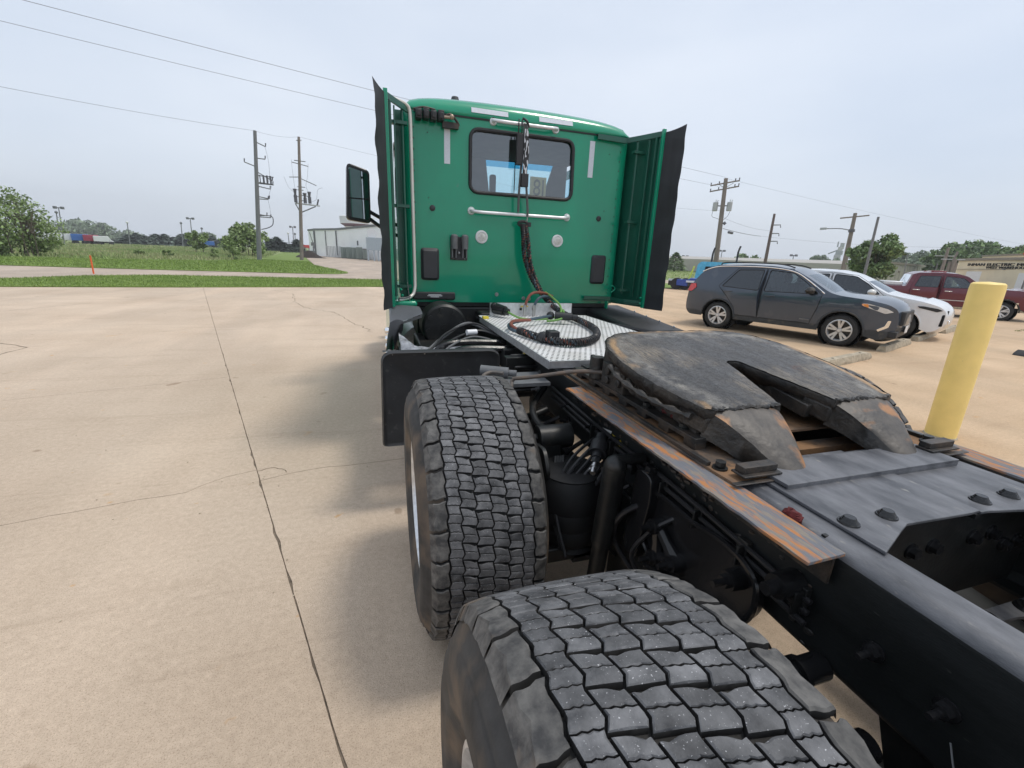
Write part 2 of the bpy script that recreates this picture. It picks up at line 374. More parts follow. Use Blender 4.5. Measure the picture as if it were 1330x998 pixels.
M['leaf_a'] = mat('leaf_light_green', (.22, .295, .11), .6, scale=.5, var=.2, island=.4)
M['leaf_b'] = mat('leaf_mid_green', (.16, .235, .09), .6, scale=.5, var=.2, island=.45)
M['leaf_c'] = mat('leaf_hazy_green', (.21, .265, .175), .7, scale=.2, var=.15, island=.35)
M['needle'] = mat('spruce_needles', (.085, .115, .09), .7, scale=.5, var=.2, island=.4)
M['bark'] = mat('tree_bark', (.12, .095, .075), .9, var=.3, scale=10, bump=.01, bscale=20)
M['mulch'] = mat('dark_mulch', (.035, .026, .022), .95, var=.4, scale=6, bump=.05, bscale=8)

def sheet(name, poly, z, m, kind='structure', thick=0, parent=None):
    mb = MB()
    if thick: mb.extr(poly, 'Z', z - thick, z)
    else:
        mb.add([(x, y, z) for x, y in poly], [tuple(range(len(poly)))])
    o = mb.build(name, m, parent, smooth=0)
    if kind: o['kind'] = kind
    return o
N_ = 3000
sheet('ground', [(-N_, -N_), (N_, -N_), (N_, N_), (-N_, N_)], -.10, 'fieldbase')
sheet('road', [(-260, 10), (-60, 12), (60, 18), (60, 41), (21, 36.6), (-4, 36.2), (-60, 36), (-260, 38)], -.040, 'road')
sheet('driveway', [(-3.4, 35.6), (-4.2, 38.5), (-7.2, 48), (-12, 78), (-30, 200), (14, 200), (30, 80), (18, 35.6)], -.034, 'road')

# ---- the concrete lot: slabs split by one long joint and cross cracks
def jag(pts, step=.12, amp=.012, seed=1):
    rnd = random.Random(seed); out = []
    for i in range(len(pts) - 1):
        a = Vector(pts[i]); b = Vector(pts[i + 1]); L = (b - a).length; k = max(1, int(L / step)); n = Vector((-(b - a).y, (b - a).x)).normalized()
        for j in range(k):
            p = a.lerp(b, j / k)
            if j or i: p = p + n * rnd.uniform(-amp, amp)
            out.append((p.x, p.y))
    out.append(tuple(pts[-1])); return out
J = lambda y: -1.535 - .3378 * (y - 1.10)
lot = thing('concrete_lot', None, None, (0, 0, 0)); lot['kind'] = 'structure'
sheet('joint_bed', [(-120, -60), (160, -60), (160, 44.8), (22, 25.2), (17, 24.5), (-1.37, 21.5), (-8.2, 19.7), (-13.3, 18.8), (-120, 2)], -.0075, 'joint', None, 0, lot)
gx, gc = .0030, .0030
jl = [(J(y) - gx, y) for y in np.arange(-60, 0, 3)] + [(J(y) - gx - (random.uniform(.004, .014) if random.random() < .07 else random.uniform(-.001, .0025)), y) for y in np.arange(0, 20.4, .09)]
jr = [(J(y) + gx + (random.uniform(.004, .012) if random.random() < .06 and y > 0 else random.uniform(-.0012, .0015)), y) for x, y in jl]
c1L = jag([(-120, -34), (-12, .6), (-5.2, 2.55), (-4.15, 2.80), (-3.574, 2.976), (-3.064, 3.092), (-2.7, 3.16), (-2.50, 3.33), (J(3.40) - gx, 3.40)], .1, .012, 3)
c1R = jag([(J(3.22) + gx, 3.22), (-2.05, 3.30), (-1.8, 3.345), (-1.5, 3.33), (-1.273, 3.35), (-.5, 3.5), (1.5, 3.7), (5, 4.9), (160, 60)], .1, .010, 4)
c2L = [(-120, -33), (-5.176, 5.579), (-3.276, 6.198), (J(6.23) - gx, 6.23)]
c3L = jag([(-120, -22), (-9, 8.0), (-6.536, 8.5), (J(10.4) - gx, 10.4)], .3, .02, 5)
c3R = jag([(J(10.4) + gx, 10.4), (-2, 12.2), (3, 13.5), (160, 66)], .3, .02, 6)
def slab(lo, hi, sl, tmp=None):
    poly = [(x, y + gc) for x, y in lo] + sl + [(x, y - gc) for x, y in reversed(hi)]
    mb = MB(); tri_p, tri = cdt([poly], 50.0)
    mb.add([(x, y, 0) for x, y in tri_p], tri)
    n = len(poly); o = len(mb.v); mb.v += [(x, y, 0) for x, y in poly] + [(x, y, -.016) for x, y in poly]
    for i in range(n): mb.f.append((o + i, o + (i + 1) % n, o + n + (i + 1) % n, o + n + i)); mb.m.append(0)
    ob = mb.build('slab', 'concrete', lot, smooth=0)
    return ob
seg = lambda side, y0, y1: [p for p in side if y0 + .06 < p[1] < y1 - .06]
edgeL = [(-120, 2 - .01), (-13.3, 18.79), (-8.2, 19.69), (J(20.38) - gx, 20.38)]
edgeR = [(J(20.38) + gx, 20.38), (-1.37, 21.5), (17, 24.5), (22, 25.2), (160, 44.8)]
slab([(-120, -60), (jl[0][0], -60)], c1L, seg(jl, -60, 3.40))
slab(c1L, c2L, seg(jl, 3.40, 6.23))
slab(c2L, c3L, seg(jl, 6.23, 10.4))
slab(c3L, edgeL, seg(jl, 10.4, 20.3))
def slabR(lo, hi, sl, xr=None):
    poly = [(x, y + gc) for x, y in lo] + [(x, y - gc) for x, y in reversed(hi)] + list(reversed(sl))
    mb = MB(); tp, tr = cdt([poly], 50.0); mb.add([(x, y, 0) for x, y in tp], tr)
    n = len(poly); o = len(mb.v); mb.v += [(x, y, 0) for x, y in poly] + [(x, y, -.016) for x, y in poly]
    for i in range(n): mb.f.append((o + i, o + (i + 1) % n, o + n + (i + 1) % n, o + n + i)); mb.m.append(0)
    return mb.build('slab', 'concrete', lot, smooth=0)
slabR([(jr[0][0], -60), (160, -60)], c1R, seg(jr, -60, 3.22))
c3Rb = [p for p in c3R if p[1] < 43]
slabR([p for p in c1R if p[1] < 42] , [p for p in c3Rb if p[0] < 88] + [(110, 42.5)], seg(jr, 3.22, 10.4))
slabR([p for p in c3Rb if p[0] < 75] + [(80, 32)], [p for p in edgeR if p[0] < 30], seg(jr, 10.4, 20.3))
sheet('lot_extension', [(20, 10), (200, 10), (200, 60), (60, 45), (20, 25)], -.012, 'concrete')
# meandering cracks across the slabs
def crack(pts, wd, seed, amp=.03, step=.15):
    P = jag(pts, step, amp, seed); rnd = random.Random(seed); mb = MB(); n = len(P)
    for i in range(n - 1):
        a = Vector(P[i]); b = Vector(P[i + 1]); nn = Vector((-(b - a).y, (b - a).x)).normalized(); w0 = wd * rnd.uniform(.4, 1.2); w1 = wd * rnd.uniform(.4, 1.2)
        mb.add([(a.x - nn.x * w0, a.y - nn.y * w0, .0015), (a.x + nn.x * w0, a.y + nn.y * w0, .0015), (b.x + nn.x * w1, b.y + nn.y * w1, .0015), (b.x - nn.x * w1, b.y - nn.y * w1, .0015)], [(0, 1, 2, 3)])
    mb.build('crack', 'crack', lot, smooth=0)
crack([(-7.3, 8.9), (-6.6, 8.42), (-6.62, 7.9), (-6.45, 7.55), (-6.9, 7.3), (-8, 6.9)], .012, 11)
crack([(-9.5, 9.6), (-8.2, 9.5), (-8.6, 10.9), (-9.6, 12.5), (-9.2, 13.4), (-8.7, 14.4)], .009, 12, .06)
crack([(-5.2, 18.9), (-4.3, 17.6), (-3.9, 15.0), (-3.2, 13.2), (-2.5, 12.6), (-1.9, 10.6), (-1.5, 9.4)], .010, 13, .06)
crack([(-2.31, 3.38), (-2.22, 3.41), (-2.13, 3.38), (-2.09, 3.31)], .004, 14, .012, .03)
# small chips and loose stones
mb = MB(); rnd = random.Random(5)
for i in range(130):
    y = rnd.uniform(.9, 9) ; x = J(y) + rnd.gauss(0, .02) if i % 4 == 0 else rnd.uniform(-5, -1.3); r = rnd.uniform(.0015, .006)
    mb.ball((x, y, r * .5), r, 6, 0, (1, rnd.uniform(.6, 1.4), .6))
o = mb.build('loose_grit', 'concrete_curb', None); tag(o, 'scattered grit and small stones lying on the concrete lot', 'grit', kind='stuff')

# ---- grass
def tufts(name, pts, h, wd, m, label, seed=1, lean=.5):
    rg = np.random.default_rng(seed); n = len(pts)
    a = rg.uniform(0, 2 * np.pi, n); hh = h * rg.uniform(.5, 1.25, n); l = rg.normal(0, lean, (n, 2)) * hh[:, None]
    ww = wd * rg.uniform(.6, 1.4, n); dx = np.cos(a) * ww; dy = np.sin(a) * ww
    V = np.empty((n, 3, 3)); V[:, 0] = np.c_[pts[:, 0] - dx, pts[:, 1] - dy, pts[:, 2]]; V[:, 1] = np.c_[pts[:, 0] + dx, pts[:, 1] + dy, pts[:, 2]]
    V[:, 2] = np.c_[pts[:, 0] + l[:, 0], pts[:, 1] + l[:, 1], pts[:, 2] + hh]
    o = fast_mesh(name, V.reshape(-1, 3), np.arange(3 * n).reshape(-1, 3), m)
    tag(o, label, 'grass', kind='stuff'); return o
def scatter(poly, n, z, seed, edge=0):
    rg = np.random.default_rng(seed); P = np.array(poly); lo = P.min(0); hi = P.max(0); out = []
    q = rg.uniform(lo, hi, (n, 2)); inside = np.zeros(n, bool); j = len(P) - 1
    for i in range(len(P)):
        c = ((P[i, 1] > q[:, 1]) != (P[j, 1] > q[:, 1])) & (q[:, 0] < (P[j, 0] - P[i, 0]) * (q[:, 1] - P[i, 1]) / (P[j, 1] - P[i, 1] + 1e-12) + P[i, 0]); inside ^= c; j = i
    q = q[inside]; return np.c_[q, np.full(len(q), z)]
verge = [(-18, 17.9), (-13.3, 18.82), (-8.2, 19.72), (-1.37, 21.55), (17, 24.55), (22, 25.25), (60, 30.7), (60, 36), (20, 30), (-1.35, 26.6), (-6, 26.6), (-12, 26.4), (-14.1, 24.7), (-15, 22.7), (-17, 20.4)]
sheet('grass_verge', verge, .03, 'lawnbase', thick=.06)
def rag(poly, step, amp, seed):
    rr = random.Random(seed); return [(x + rr.uniform(-amp, amp), y + rr.uniform(-amp, amp)) for x, y in resample(poly, step)]
tufts('verge_grass', scatter([(-18, 17.8), (-13.3, 18.7), (-8.2, 19.6), (-1.37, 21.4), (4, 22.3), (4, 27), (-12, 26.5), (-14.2, 24.7), (-15.1, 22.7), (-17.2, 20.3)], 70000, .02, 3), .07, .010, 'blade', 'short mown grass on the narrow verge between lot and road', 1)
lawn = [(-260, 39), (-22, 33.07), (-14.4, 32.35), (-5, 32.2), (-3.9, 32.6), (-3.35, 34), (-3.5, 35.9), (-4.4, 38.5), (-7.3, 48), (-12.1, 78), (-30, 200), (-260, 200)]
sheet('lawn', lawn, .0, 'lawnbase', thick=.03)
tufts('lawn_grass', scatter([(-45, 34), (-22, 33.0), (-5, 32.15), (-3.4, 34), (-4.4, 38.5), (-7.3, 48), (-9, 58), (-14, 62), (-40, 50), (-50, 44)], 90000, .0, 4), .09, .02, 'blade', 'mown roadside lawn between the road and the tall grass', 2)
fieldp = [(-170, 62), (-60, 46), (-35, 44.5), (-24, 46.5), (-17, 51), (-15.5, 60), (-19, 90), (-34, 190), (-170, 190)]
sheet('field', fieldp, .03, 'fieldbase', thick=.04)
tufts('tall_field_grass', scatter(fieldp[:6] + [(-19, 90), (-40, 110), (-170, 110)], 120000, .0, 5), .34, .05, 'tallblade', 'tall seeding grass filling the field beyond the lawn', 3, .25)
tufts('far_field_grass', scatter([(-19, 88), (-36, 195), (-230, 195), (-200, 100)], 60000, .0, 6), .4, .12, 'tallblade', 'far green field before the row of evergreens', 4, .25)
tufts('east_lawn_grass', scatter([(26, 37), (60, 42), (100, 60), (110, 110), (60, 100)], 40000, -.05, 16), .12, .03, 'blade', 'mown lawn by the pale warehouse beyond the blue tow truck', 5)

# ---- trees
def leaves(clumps, n, size, seed, sq=.8):
    """clumps: (x,y,z,r) ; returns leaf quads"""
    rg = np.random.default_rng(seed); C_ = np.array(clumps); w_ = C_[:, 3] ** 2; k = rg.choice(len(C_), n, p=w_ / w_.sum())
    d = rg.normal(size=(n, 3)); d /= np.linalg.norm(d, axis=1)[:, None]; rr = C_[k, 3] * (rg.uniform(.25, 1, n) ** .5) * rg.uniform(.8, 1.15, n)
    P = C_[k, :3] + d * rr[:, None] * np.array([1, 1, sq])
    a = rg.normal(size=(n, 3)); a /= np.linalg.norm(a, axis=1)[:, None]; b = np.cross(a, rg.normal(size=(n, 3))); b /= np.linalg.norm(b, axis=1)[:, None]
    s = size * rg.uniform(.6, 1.3, n)[:, None]
    V = np.stack([P - a * s, P + b * s * .55, P + a * s, P - b * s * .55], 1)
    return V.reshape(-1, 3), np.arange(4 * n).reshape(-1, 4)
def tree(name, label, loc, h, cr, nleaf, lsize, lm, trunk_h=.3, clumps=26, seed=1, shape=(1, 1), cat='tree', group=None, stems=1, tr=None, rag_=.9, lift=0):
    rd = random.Random(seed); t = thing(name, label, cat, loc, rd.uniform(0, 6), group)
    mb = MB(); tr = tr or h * .022
    cz = h * (trunk_h + (1 - trunk_h) * .5); vr = h * (1 - trunk_h) * .5; cl = []
    for i in range(clumps):
        th = rd.uniform(0, 6.28); u = rd.uniform(-1, 1); q = rd.uniform(.35, 1) ** .6
        f = math.sqrt(max(0, 1 - u * u)); f = f * (shape[0] if u < 0 else shape[1])
        cl.append((math.cos(th) * f * cr * q * rag_, math.sin(th) * f * cr * q * rag_, cz + u * vr * .86 * q ** .3, cr * rd.uniform(.20, .36)))
    for s_ in range(stems):
        ox, oy = (rd.uniform(-.35, .35) * cr, rd.uniform(-.35, .35) * cr) if stems > 1 else (0, 0)
        mb.tube(smooth_path([(ox, oy, -.1), (ox * 1.1 + rd.uniform(-.1, .1), oy, h * .25), (ox * 1.3, oy * 1.2, h * .5), (ox * 1.4 + rd.uniform(-.3, .3), oy * 1.4, h * .8)], 4), tr, 7, rf=lambda q: tr / math.sqrt(stems) * (1 - .85 * q))
        for c in cl[s_::max(1, stems)][:8]:
            z0 = rd.uniform(.3, .6) * h; mb.tube(smooth_path([(ox, oy, z0 * .9), ((ox + c[0]) * .5, (oy + c[1]) * .5, (z0 + c[2]) * .5 + .03 * h), (c[0], c[1], c[2])], 3), tr * .3, 5, rf=lambda q: tr * .38 * (1 - .8 * q))
    mb.build('trunk', 'bark', t)
    V, Fq = leaves(cl, nleaf, lsize, seed); fast_mesh('crown', V, Fq, lm, t)
    return t
def spruce(name, label, loc, h, r, n, seed, group=None, m='needle', size=.35):
    rg = np.random.default_rng(seed); t = thing(name, label, 'tree', loc, 0, group)
    mb = MB(); mb.cyl((0, 0, -.1), (0, 0, h * .9), .15, .03, 6); mb.build('trunk', 'bark', t)
    z = rg.uniform(0, 1, n) ** 1.35; lay = np.abs(((z * 8) % 1) - .5) * .5 + .75
    th = rg.uniform(0, 2 * np.pi, n); rad = r * (1 - z) ** .75 * lay * (rg.uniform(.3, 1, n) ** .5) * (1 + .15 * np.sin(3 * th + seed))
    P = np.c_[np.cos(th) * rad, np.sin(th) * rad, h * (.06 + .94 * z)]
    a = np.c_[np.cos(th), np.sin(th), rg.uniform(-.5, .1, n)]; b = np.c_[-np.sin(th), np.cos(th), rg.uniform(-.4, .4, n)]; s = size * rg.uniform(.6, 1.3, n)[:, None]
    V = np.stack([P - a * s * .5, P + b * s * .4, P + a * s, P - b * s * .4], 1)
    fast_mesh('crown', V.reshape(-1, 3), np.arange(4 * n).reshape(-1, 4), m, t); return t
def tree_at(name, label, px, topy, D, wpx, **k):
    h = height(px, topy, D) ; return tree(name, label, spot(px, D), h, wpx / F_PX * D * .5, **k)
# left edge: big loose shrubby trees
tree_at('shrubby_tree', 'tall loose leafy tree with an airy top at the left edge of the field', 26, 244, 55, 50, nleaf=2200, lsize=.12, lm='leaf_a', trunk_h=.12, clumps=46, seed=3, stems=5, tr=.10, shape=(.9, .55), rag_=1.05)
tree_at('shrubby_tree', 'dense lower tree joined to the right of the airy tree at the left edge', 46, 281, 57, 38, nleaf=2000, lsize=.13, lm='leaf_a', trunk_h=.06, clumps=40, seed=4, stems=4, tr=.1, shape=(1, .85))
tree_at('shrubby_tree', 'leafy tree cut off by the left border of the photo', 0, 284, 56, 44, nleaf=1900, lsize=.15, lm='leaf_a', trunk_h=.06, clumps=36, seed=5, stems=4, tr=.1, shape=(1, .8))
tree_at('round_bush_tree', 'full round light green tree behind the left steel utility pole', 320, 292, 75, 44, nleaf=6500, lsize=.2, lm='leaf_a', trunk_h=.03, clumps=44, seed=6, stems=3, tr=.12, shape=(1.1, .85))
tree_at('round_bush_tree', 'small thin tree leaning in the middle of the tall grass field', 257, 299, 90, 22, nleaf=1800, lsize=.2, lm='leaf_a', trunk_h=.15, clumps=16, seed=7, stems=2, tr=.1)
for i, (px, ty, D, wp) in enumerate([(215, 325, 62, 9), (275, 324, 60, 12), (302, 323, 58, 11), (178, 325, 66, 9)]):
    tree_at('field_bush', ['low green bush left of centre in the tall grass', 'wider low bush in the grass right of the small thin tree', 'round bush in the grass left of the full round tree', 'leftmost small bush in the tall grass'][i], px, ty, D, wp, nleaf=900, lsize=.12, lm='leaf_a', trunk_h=.05, clumps=10, seed=20 + i, stems=2, tr=.03, cat='bush')
# far deciduous trees
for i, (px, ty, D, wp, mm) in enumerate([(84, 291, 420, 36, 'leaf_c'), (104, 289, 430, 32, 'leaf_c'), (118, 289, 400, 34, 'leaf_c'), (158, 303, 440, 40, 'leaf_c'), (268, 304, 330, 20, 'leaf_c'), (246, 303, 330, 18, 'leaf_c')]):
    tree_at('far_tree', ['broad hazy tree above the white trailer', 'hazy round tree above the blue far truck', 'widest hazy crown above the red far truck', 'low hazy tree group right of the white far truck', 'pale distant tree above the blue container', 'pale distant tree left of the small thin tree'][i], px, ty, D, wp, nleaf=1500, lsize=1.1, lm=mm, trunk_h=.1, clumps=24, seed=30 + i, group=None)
# row of spruces along the far road
ev = [(136, 312), (147, 314), (166, 304), (178, 305), (189, 306), (203, 307), (215, 305), (226, 307), (238, 306), (250, 308), (262, 309), (275, 308), (288, 309), (296, 311), (352, 310), (360, 311), (370, 316), (379, 316), (386, 313)]
SPL = ['first spruce of the far row, right of the white truck', 'second spruce of the far row from the left', 'tallest spruce near the bright-headed lamp', 'spruce just right of the tallest left one', 'fifth spruce of the row from the left', 'spruce left of the thin lamp pole', 'spruce directly below the thin lamp pole', 'spruce between the two middle lamp poles', 'spruce behind the twin-head lamp pole', 'spruce left of the small thin tree', 'spruce right of the small thin tree', 'spruce above the small blue container', 'spruce right of the blue container', 'last spruce before the full round tree', 'first spruce right of the left utility pole', 'second spruce right of the left utility pole', 'spruce left of the distant canopy', 'spruce in front of the distant canopy', 'last spruce, beside the wooden platform pole']
for i, (px, ty) in enumerate(ev):
    D = 205 if px < 340 else 150
    spruce('spruce', SPL[i], spot(px, D, -.1), height(px, ty - 3 + (i * 7 % 5), D), (4.6 + (i * 5 % 3) * .5) * (1 if px < 340 else .6), 500, 50 + i, 'spruces in a row behind the field', size=1.1)
# right side trees
spruce('pine_tree', 'open grey-green pine beside the pale warehouse left of the light blue truck', spot(877, 95), height(877, 328, 95), 2.6, 1300, 90, None, 'leaf_b', .42)
tree_at('maple_tree', 'round dense green tree behind the parked white car', 1133, 307, 52, 46, nleaf=9000, lsize=.17, lm='leaf_b', trunk_h=.22, clumps=44, seed=41, shape=(.95, .92))
tree_at('far_tree', 'small round tree right of the light blue sleeper cab', 967, 330, 150, 30, nleaf=2200, lsize=.5, lm='leaf_b', trunk_h=.15, clumps=20, seed=42)
for i, (px, ty, D, wp) in enumerate([(1062, 334, 250, 26), (1082, 335, 250, 18), (1162, 332, 200, 34), (1190, 331, 200, 40), (1214, 333, 190, 30), (1226, 318, 120, 34), (1248, 314, 120, 40), (1272, 317, 115, 36), (1294, 319, 110, 22), (1316, 317, 105, 26), (862, 334, 210, 20)]):
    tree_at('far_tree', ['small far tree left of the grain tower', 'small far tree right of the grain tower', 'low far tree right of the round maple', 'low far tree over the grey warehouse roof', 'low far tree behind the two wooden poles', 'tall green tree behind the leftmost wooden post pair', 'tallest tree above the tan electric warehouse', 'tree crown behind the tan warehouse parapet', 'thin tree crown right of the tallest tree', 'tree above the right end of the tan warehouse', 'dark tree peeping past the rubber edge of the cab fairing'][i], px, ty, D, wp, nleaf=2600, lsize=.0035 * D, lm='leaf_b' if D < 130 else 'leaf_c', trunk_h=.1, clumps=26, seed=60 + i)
# ================================================================ the truck
T = thing('semi_truck', 'green day cab semi tractor with bare black chassis, greasy fifth wheel and wide single tyres', 'truck', (0, 0, 0))
ZF = 1.087
def P_(mb, name, m, parent=T, **k): return mb.build(name, m, parent, **k)

# ---------------- wheels
RT = .573; ZW = RT - .018
def make_tread(RO, uc, tw):
    """all tread blocks of one tyre; local axis X, uc = centre of the tread, tw = its width"""
    V = []; Fq = []; MI = []
    NP = 34; dt = 2 * math.pi / NP; rnd = random.Random(3)
    hw = tw / 2
    def surf(u, th, dr):
        # crown of the tread: drops towards the shoulders
        q = (u / hw); r = RO - .007 * q * q - .005 * max(0, abs(q) - .85) / .15 + dr
        return (uc + u, r * math.cos(th), r * math.sin(th))
    def block(poly, mtop, depth=.0125, ch=.0022, chr_=.0014):
        n = len(poly); cu = sum(p[0] for p in poly) / n; ct = sum(p[1] for p in poly) / n; o = len(V)
        for k, (ins, dr) in enumerate(((ch, 0), (0, -chr_), (-.0008, -depth))):
            for (u, th) in poly:
                du, dv = (cu - u), (ct - th) * RO; l = math.hypot(du, dv) + 1e-9
                V.append(surf(u + du / l * ins, th + dv / l * ins / RO, dr))
        # centre vertex with slight noise
        Fq.append(tuple(o + i for i in range(n))); MI.append(mtop)
        for i in range(n):
            j = (i + 1) % n
            Fq.append((o + i, o + n + i, o + n + j, o + j)); MI.append(mtop)
            Fq.append((o + n + i, o + 2 * n + i, o + 2 * n + j, o + n + j)); MI.append(0)
    # row boundaries (6 inner rows), widths
    ws = [.112, .125, .135, .135, .125, .105]; inner = tw * .755; tot = sum(ws); us = [-inner / 2]
    for a in ws: us.append(us[-1] + inner * a / tot)
    per = 2 * math.pi / 60
    amp = .0050
    def zig(k, th):    # zigzag of boundary k
        ph = (th / per - k * .25) % 1.0
        v = (ph / .72) if ph < .72 else (1 - (ph - .72) / .28)
        return (v - .5) * 2 * amp * (1.0 if 0 < k < 6 else .8)
    g = .0025
    nu = 60
    for r in range(6):
        narrow = r in (0, 5); skew = (.008, .015, .012, .015, .012, .008)[r]
        sub = 2
        for j in range(nu):
            for s in range(sub):
                t0 = (j + s / sub + r * .25 + .12) * per; t1 = (j + (s + 1) / sub + r * .25 + .12) * per
                g0 = (.0028 if s == 0 and not narrow else .0012); g1 = (.0028 if s == sub - 1 and not narrow else .0012)
                def edge(t, gg, sgn, wavy):
                    out = []; m_ = 6
                    for q in range(m_ + 1):
                        f = q / m_; th = t + skew * (f - .5) + (gg * sgn) / RO
                        if wavy: th += (.0011 if q % 2 else -.0011) / RO * (0 < q < m_)
                        uL = us[r] + zig(r, th) + g; uR = us[r + 1] + zig(r + 1, th) - g
                        out.append((uL + (uR - uL) * f, th))
                    return out
                lo = edge(t0, g0, 1, s > 0 or narrow); hi = edge(t1, g1, -1, s < sub - 1 or narrow)
                if s == 0 and not narrow:        # wedge shaped notch at the wide gap
                    lo = [(u, th + .0065 / RO * max(0, 1 - abs(q - (5 if r % 2 else 1)) / 2.4)) for q, (u, th) in enumerate(lo)]
                def side(k, a, b, off):
                    return [(us[k] + zig(k, th) + off, th) for th in (a + (b - a) * .33, a + (b - a) * .66)]
                poly = lo + side(r + 1, lo[-1][1], hi[-1][1], -g) + hi[::-1] + side(r, hi[0][1], lo[0][1], g)
                block([(u, th) for u, th in poly], 1, chr_=.0014 + rnd.uniform(-.0005, .0012), ch=.0022 + rnd.uniform(-.0006, .0012))
    # shoulder blocks
    for sgn in (-1, 1):
        ub = us[0] if sgn < 0 else us[-1]; kk = 0 if sgn < 0 else 6
        for j in range(NP):
            t0 = j * dt + .011 + (0 if sgn < 0 else dt * .4); t1 = (j + 1) * dt - .009 + (0 if sgn < 0 else dt * .4)
            inn = [(ub + zig(kk, t0 + (t1 - t0) * q / 7) + sgn * (g + .0012), t0 + (t1 - t0) * q / 7) for q in range(8)]
            m_ = 5; e0 = []; e1 = []
            for q in range(1, m_):
                f = q / m_; e0.append((ub + sgn * (g + .001) + (sgn * hw - ub) * f, t0 + .008 * f + rnd.uniform(-.0022, .0022) + (.006 if 1 < q < 4 else 0)))
                e1.append((ub + sgn * (g + .001) + (sgn * hw - ub) * f, t1 + .008 * f + rnd.uniform(-.0022, .0022) + (.006 if 1 < q < 4 else 0)))
            out = [(sgn * (hw - rnd.uniform(0, .003) - (.007 if q == 2 else 0)), t0 + .008 + (t1 - t0) * q / 4) for q in range(5)]
            poly = inn + e1 + out[::-1] + e0[::-1]
            block(poly, 2, .016, .004, .003)
            # flank of the block running down the shoulder
            o = len(V)
            for (u, th) in out: V.append(surf(u, th, -.003))
            for (u, th) in out: x, y, z = surf(sgn * (hw + .012), th, -.024 + rnd.uniform(-.003, .003)); V.append((x, y, z))
            for q in range(4): Fq.append((o + q, o + q + 1, o + 5 + q + 1, o + 5 + q)); MI.append(2)
            Fq.append((o, o + 5, o + 5, o) if False else (o, o + 5, o + 6, o + 1)); MI.append(2)
    me = bpy.data.meshes.new('tread'); me.from_pydata(V, [], Fq)
    for m_ in ('groove', 'treadtop', 'shoulder'): me.materials.append(M[m_])
    me.polygons.foreach_set('material_index', MI); me.polygons.foreach_set('use_smooth', [True] * len(MI)); me.set_sharp_from_angle(angle=R_(32))
    me.validate(); me.update()
    return me
def make_wheel():
    w_ = bpy.data.objects.new('wheel', None); COL.objects.link(w_); w_.parent = T
    # local x: outer side negative; tyre spans -.045 (outer bulge) .. +.46
    uc = .235; tw = .405
    me = make_tread(RT, uc, tw); o = bpy.data.objects.new('tread', me); COL.objects.link(o); o.parent = w_
    prof = []
    half = [(.00, RT - .0125), (.10, RT - .015), (.16, RT - .020), (.190, RT - .026), (.203, RT - .034), (.214, RT - .046), (.224, RT - .062), (.230, RT - .066), (.232, RT - .078), (.238, RT - .082), (.244, RT - .105), (.2455, RT - .108), (.247, RT - .125), (.246, RT - .150), (.243, RT - .175), (.2435, RT - .178), (.236, RT - .195), (.226, RT - .215), (.2265, RT - .219), (.218, RT - .235), (.205, RT - .248), (.190, RT - .257)]
    prof = [(uc - h, r) for h, r in reversed(half)] + [(uc + h, r) for h, r in half[1:]]
    mb = MB(); nseg = len(prof) - 1
    mf = [1 if abs((prof[i][0] + prof[i + 1][0]) / 2 - uc) < .175 else 0 for i in range(nseg)]
    mb.lathe(prof, (0, 0, 0), 'X', 96, mf=mf); mb.build('tyre', ['rubber', 'groove'], w_, smooth=50)
    mb = MB(); r0 = RT - .250
    mb.lathe([(uc - .205, r0 + .012), (uc - .217, r0 + .010), (uc - .220, r0 - .004), (uc - .205, r0 - .018), (uc - .12, r0 - .030), (uc - .05, r0 - .045), (uc - .02, r0 - .09), (uc - .03, r0 - .15), (uc - .06, r0 - .17), (uc - .06, .085), (uc - .12, .080), (uc - .125, .001)], (0, 0, 0), 'X', 48)
    mb.lathe([(uc + .205, r0 + .012), (uc + .215, r0), (uc + .19, r0 - .02), (uc - .02, r0 - .03)], (0, 0, 0), 'X', 48)
    for i in range(10):
        a = 2 * math.pi * i / 10; c = (uc - .062, math.cos(a) * .143, math.sin(a) * .143); mb.hexbolt(c, (-1, 0, 0), .017, .03)
    mb.build('rim', 'alu', w_, smooth=40)
    return w_
wh = make_wheel(); wh.location = (-1.245, 1.775, ZW)
for k, (x, y, rz, rx) in enumerate([(-1.245, .325, 0, .31), (1.245, 1.775, math.pi, .7), (1.245, .325, math.pi, .2)]):
    c = copy_tree(wh, T); c.location = (x, y, ZW); c.rotation_euler = (rx, 0, rz)
# brake drums, axles
for y in (1.788, .345):
    for sx in (-1, 1):
        mb = MB(); mb.lathe([(-.01, .20), (.02, .275), (.10, .285), (.115, .27), (.12, .12), (.30, .11), (.34, .07)], (-.80, 0, 0), 'X', 32)
        for i in range(0, 8): a = i * math.pi / 4; mb.cyl((-.70, .275 * math.cos(a), .275 * math.sin(a)), (-.68, .275 * math.cos(a), .275 * math.sin(a)), .014, n=8)
        o = mb.build('brake_drum', 'rustdark' if False else 'black', T); o.location = (0, y, ZW); o.rotation_euler = (0, 0, 0 if sx < 0 else math.pi)
    mb = MB(); mb.tube([(-.6, y, ZW), (-.25, y, ZW), (-.12, y, ZW), (.12, y, ZW), (.25, y, ZW), (.6, y, ZW)], .08, 14, rf=lambda q: .075 + .12 * math.exp(-((q - .5) / .13) ** 2)); mb.ball((0, y - .05, ZW), .20, 16); P_(mb, 'axle', 'black')

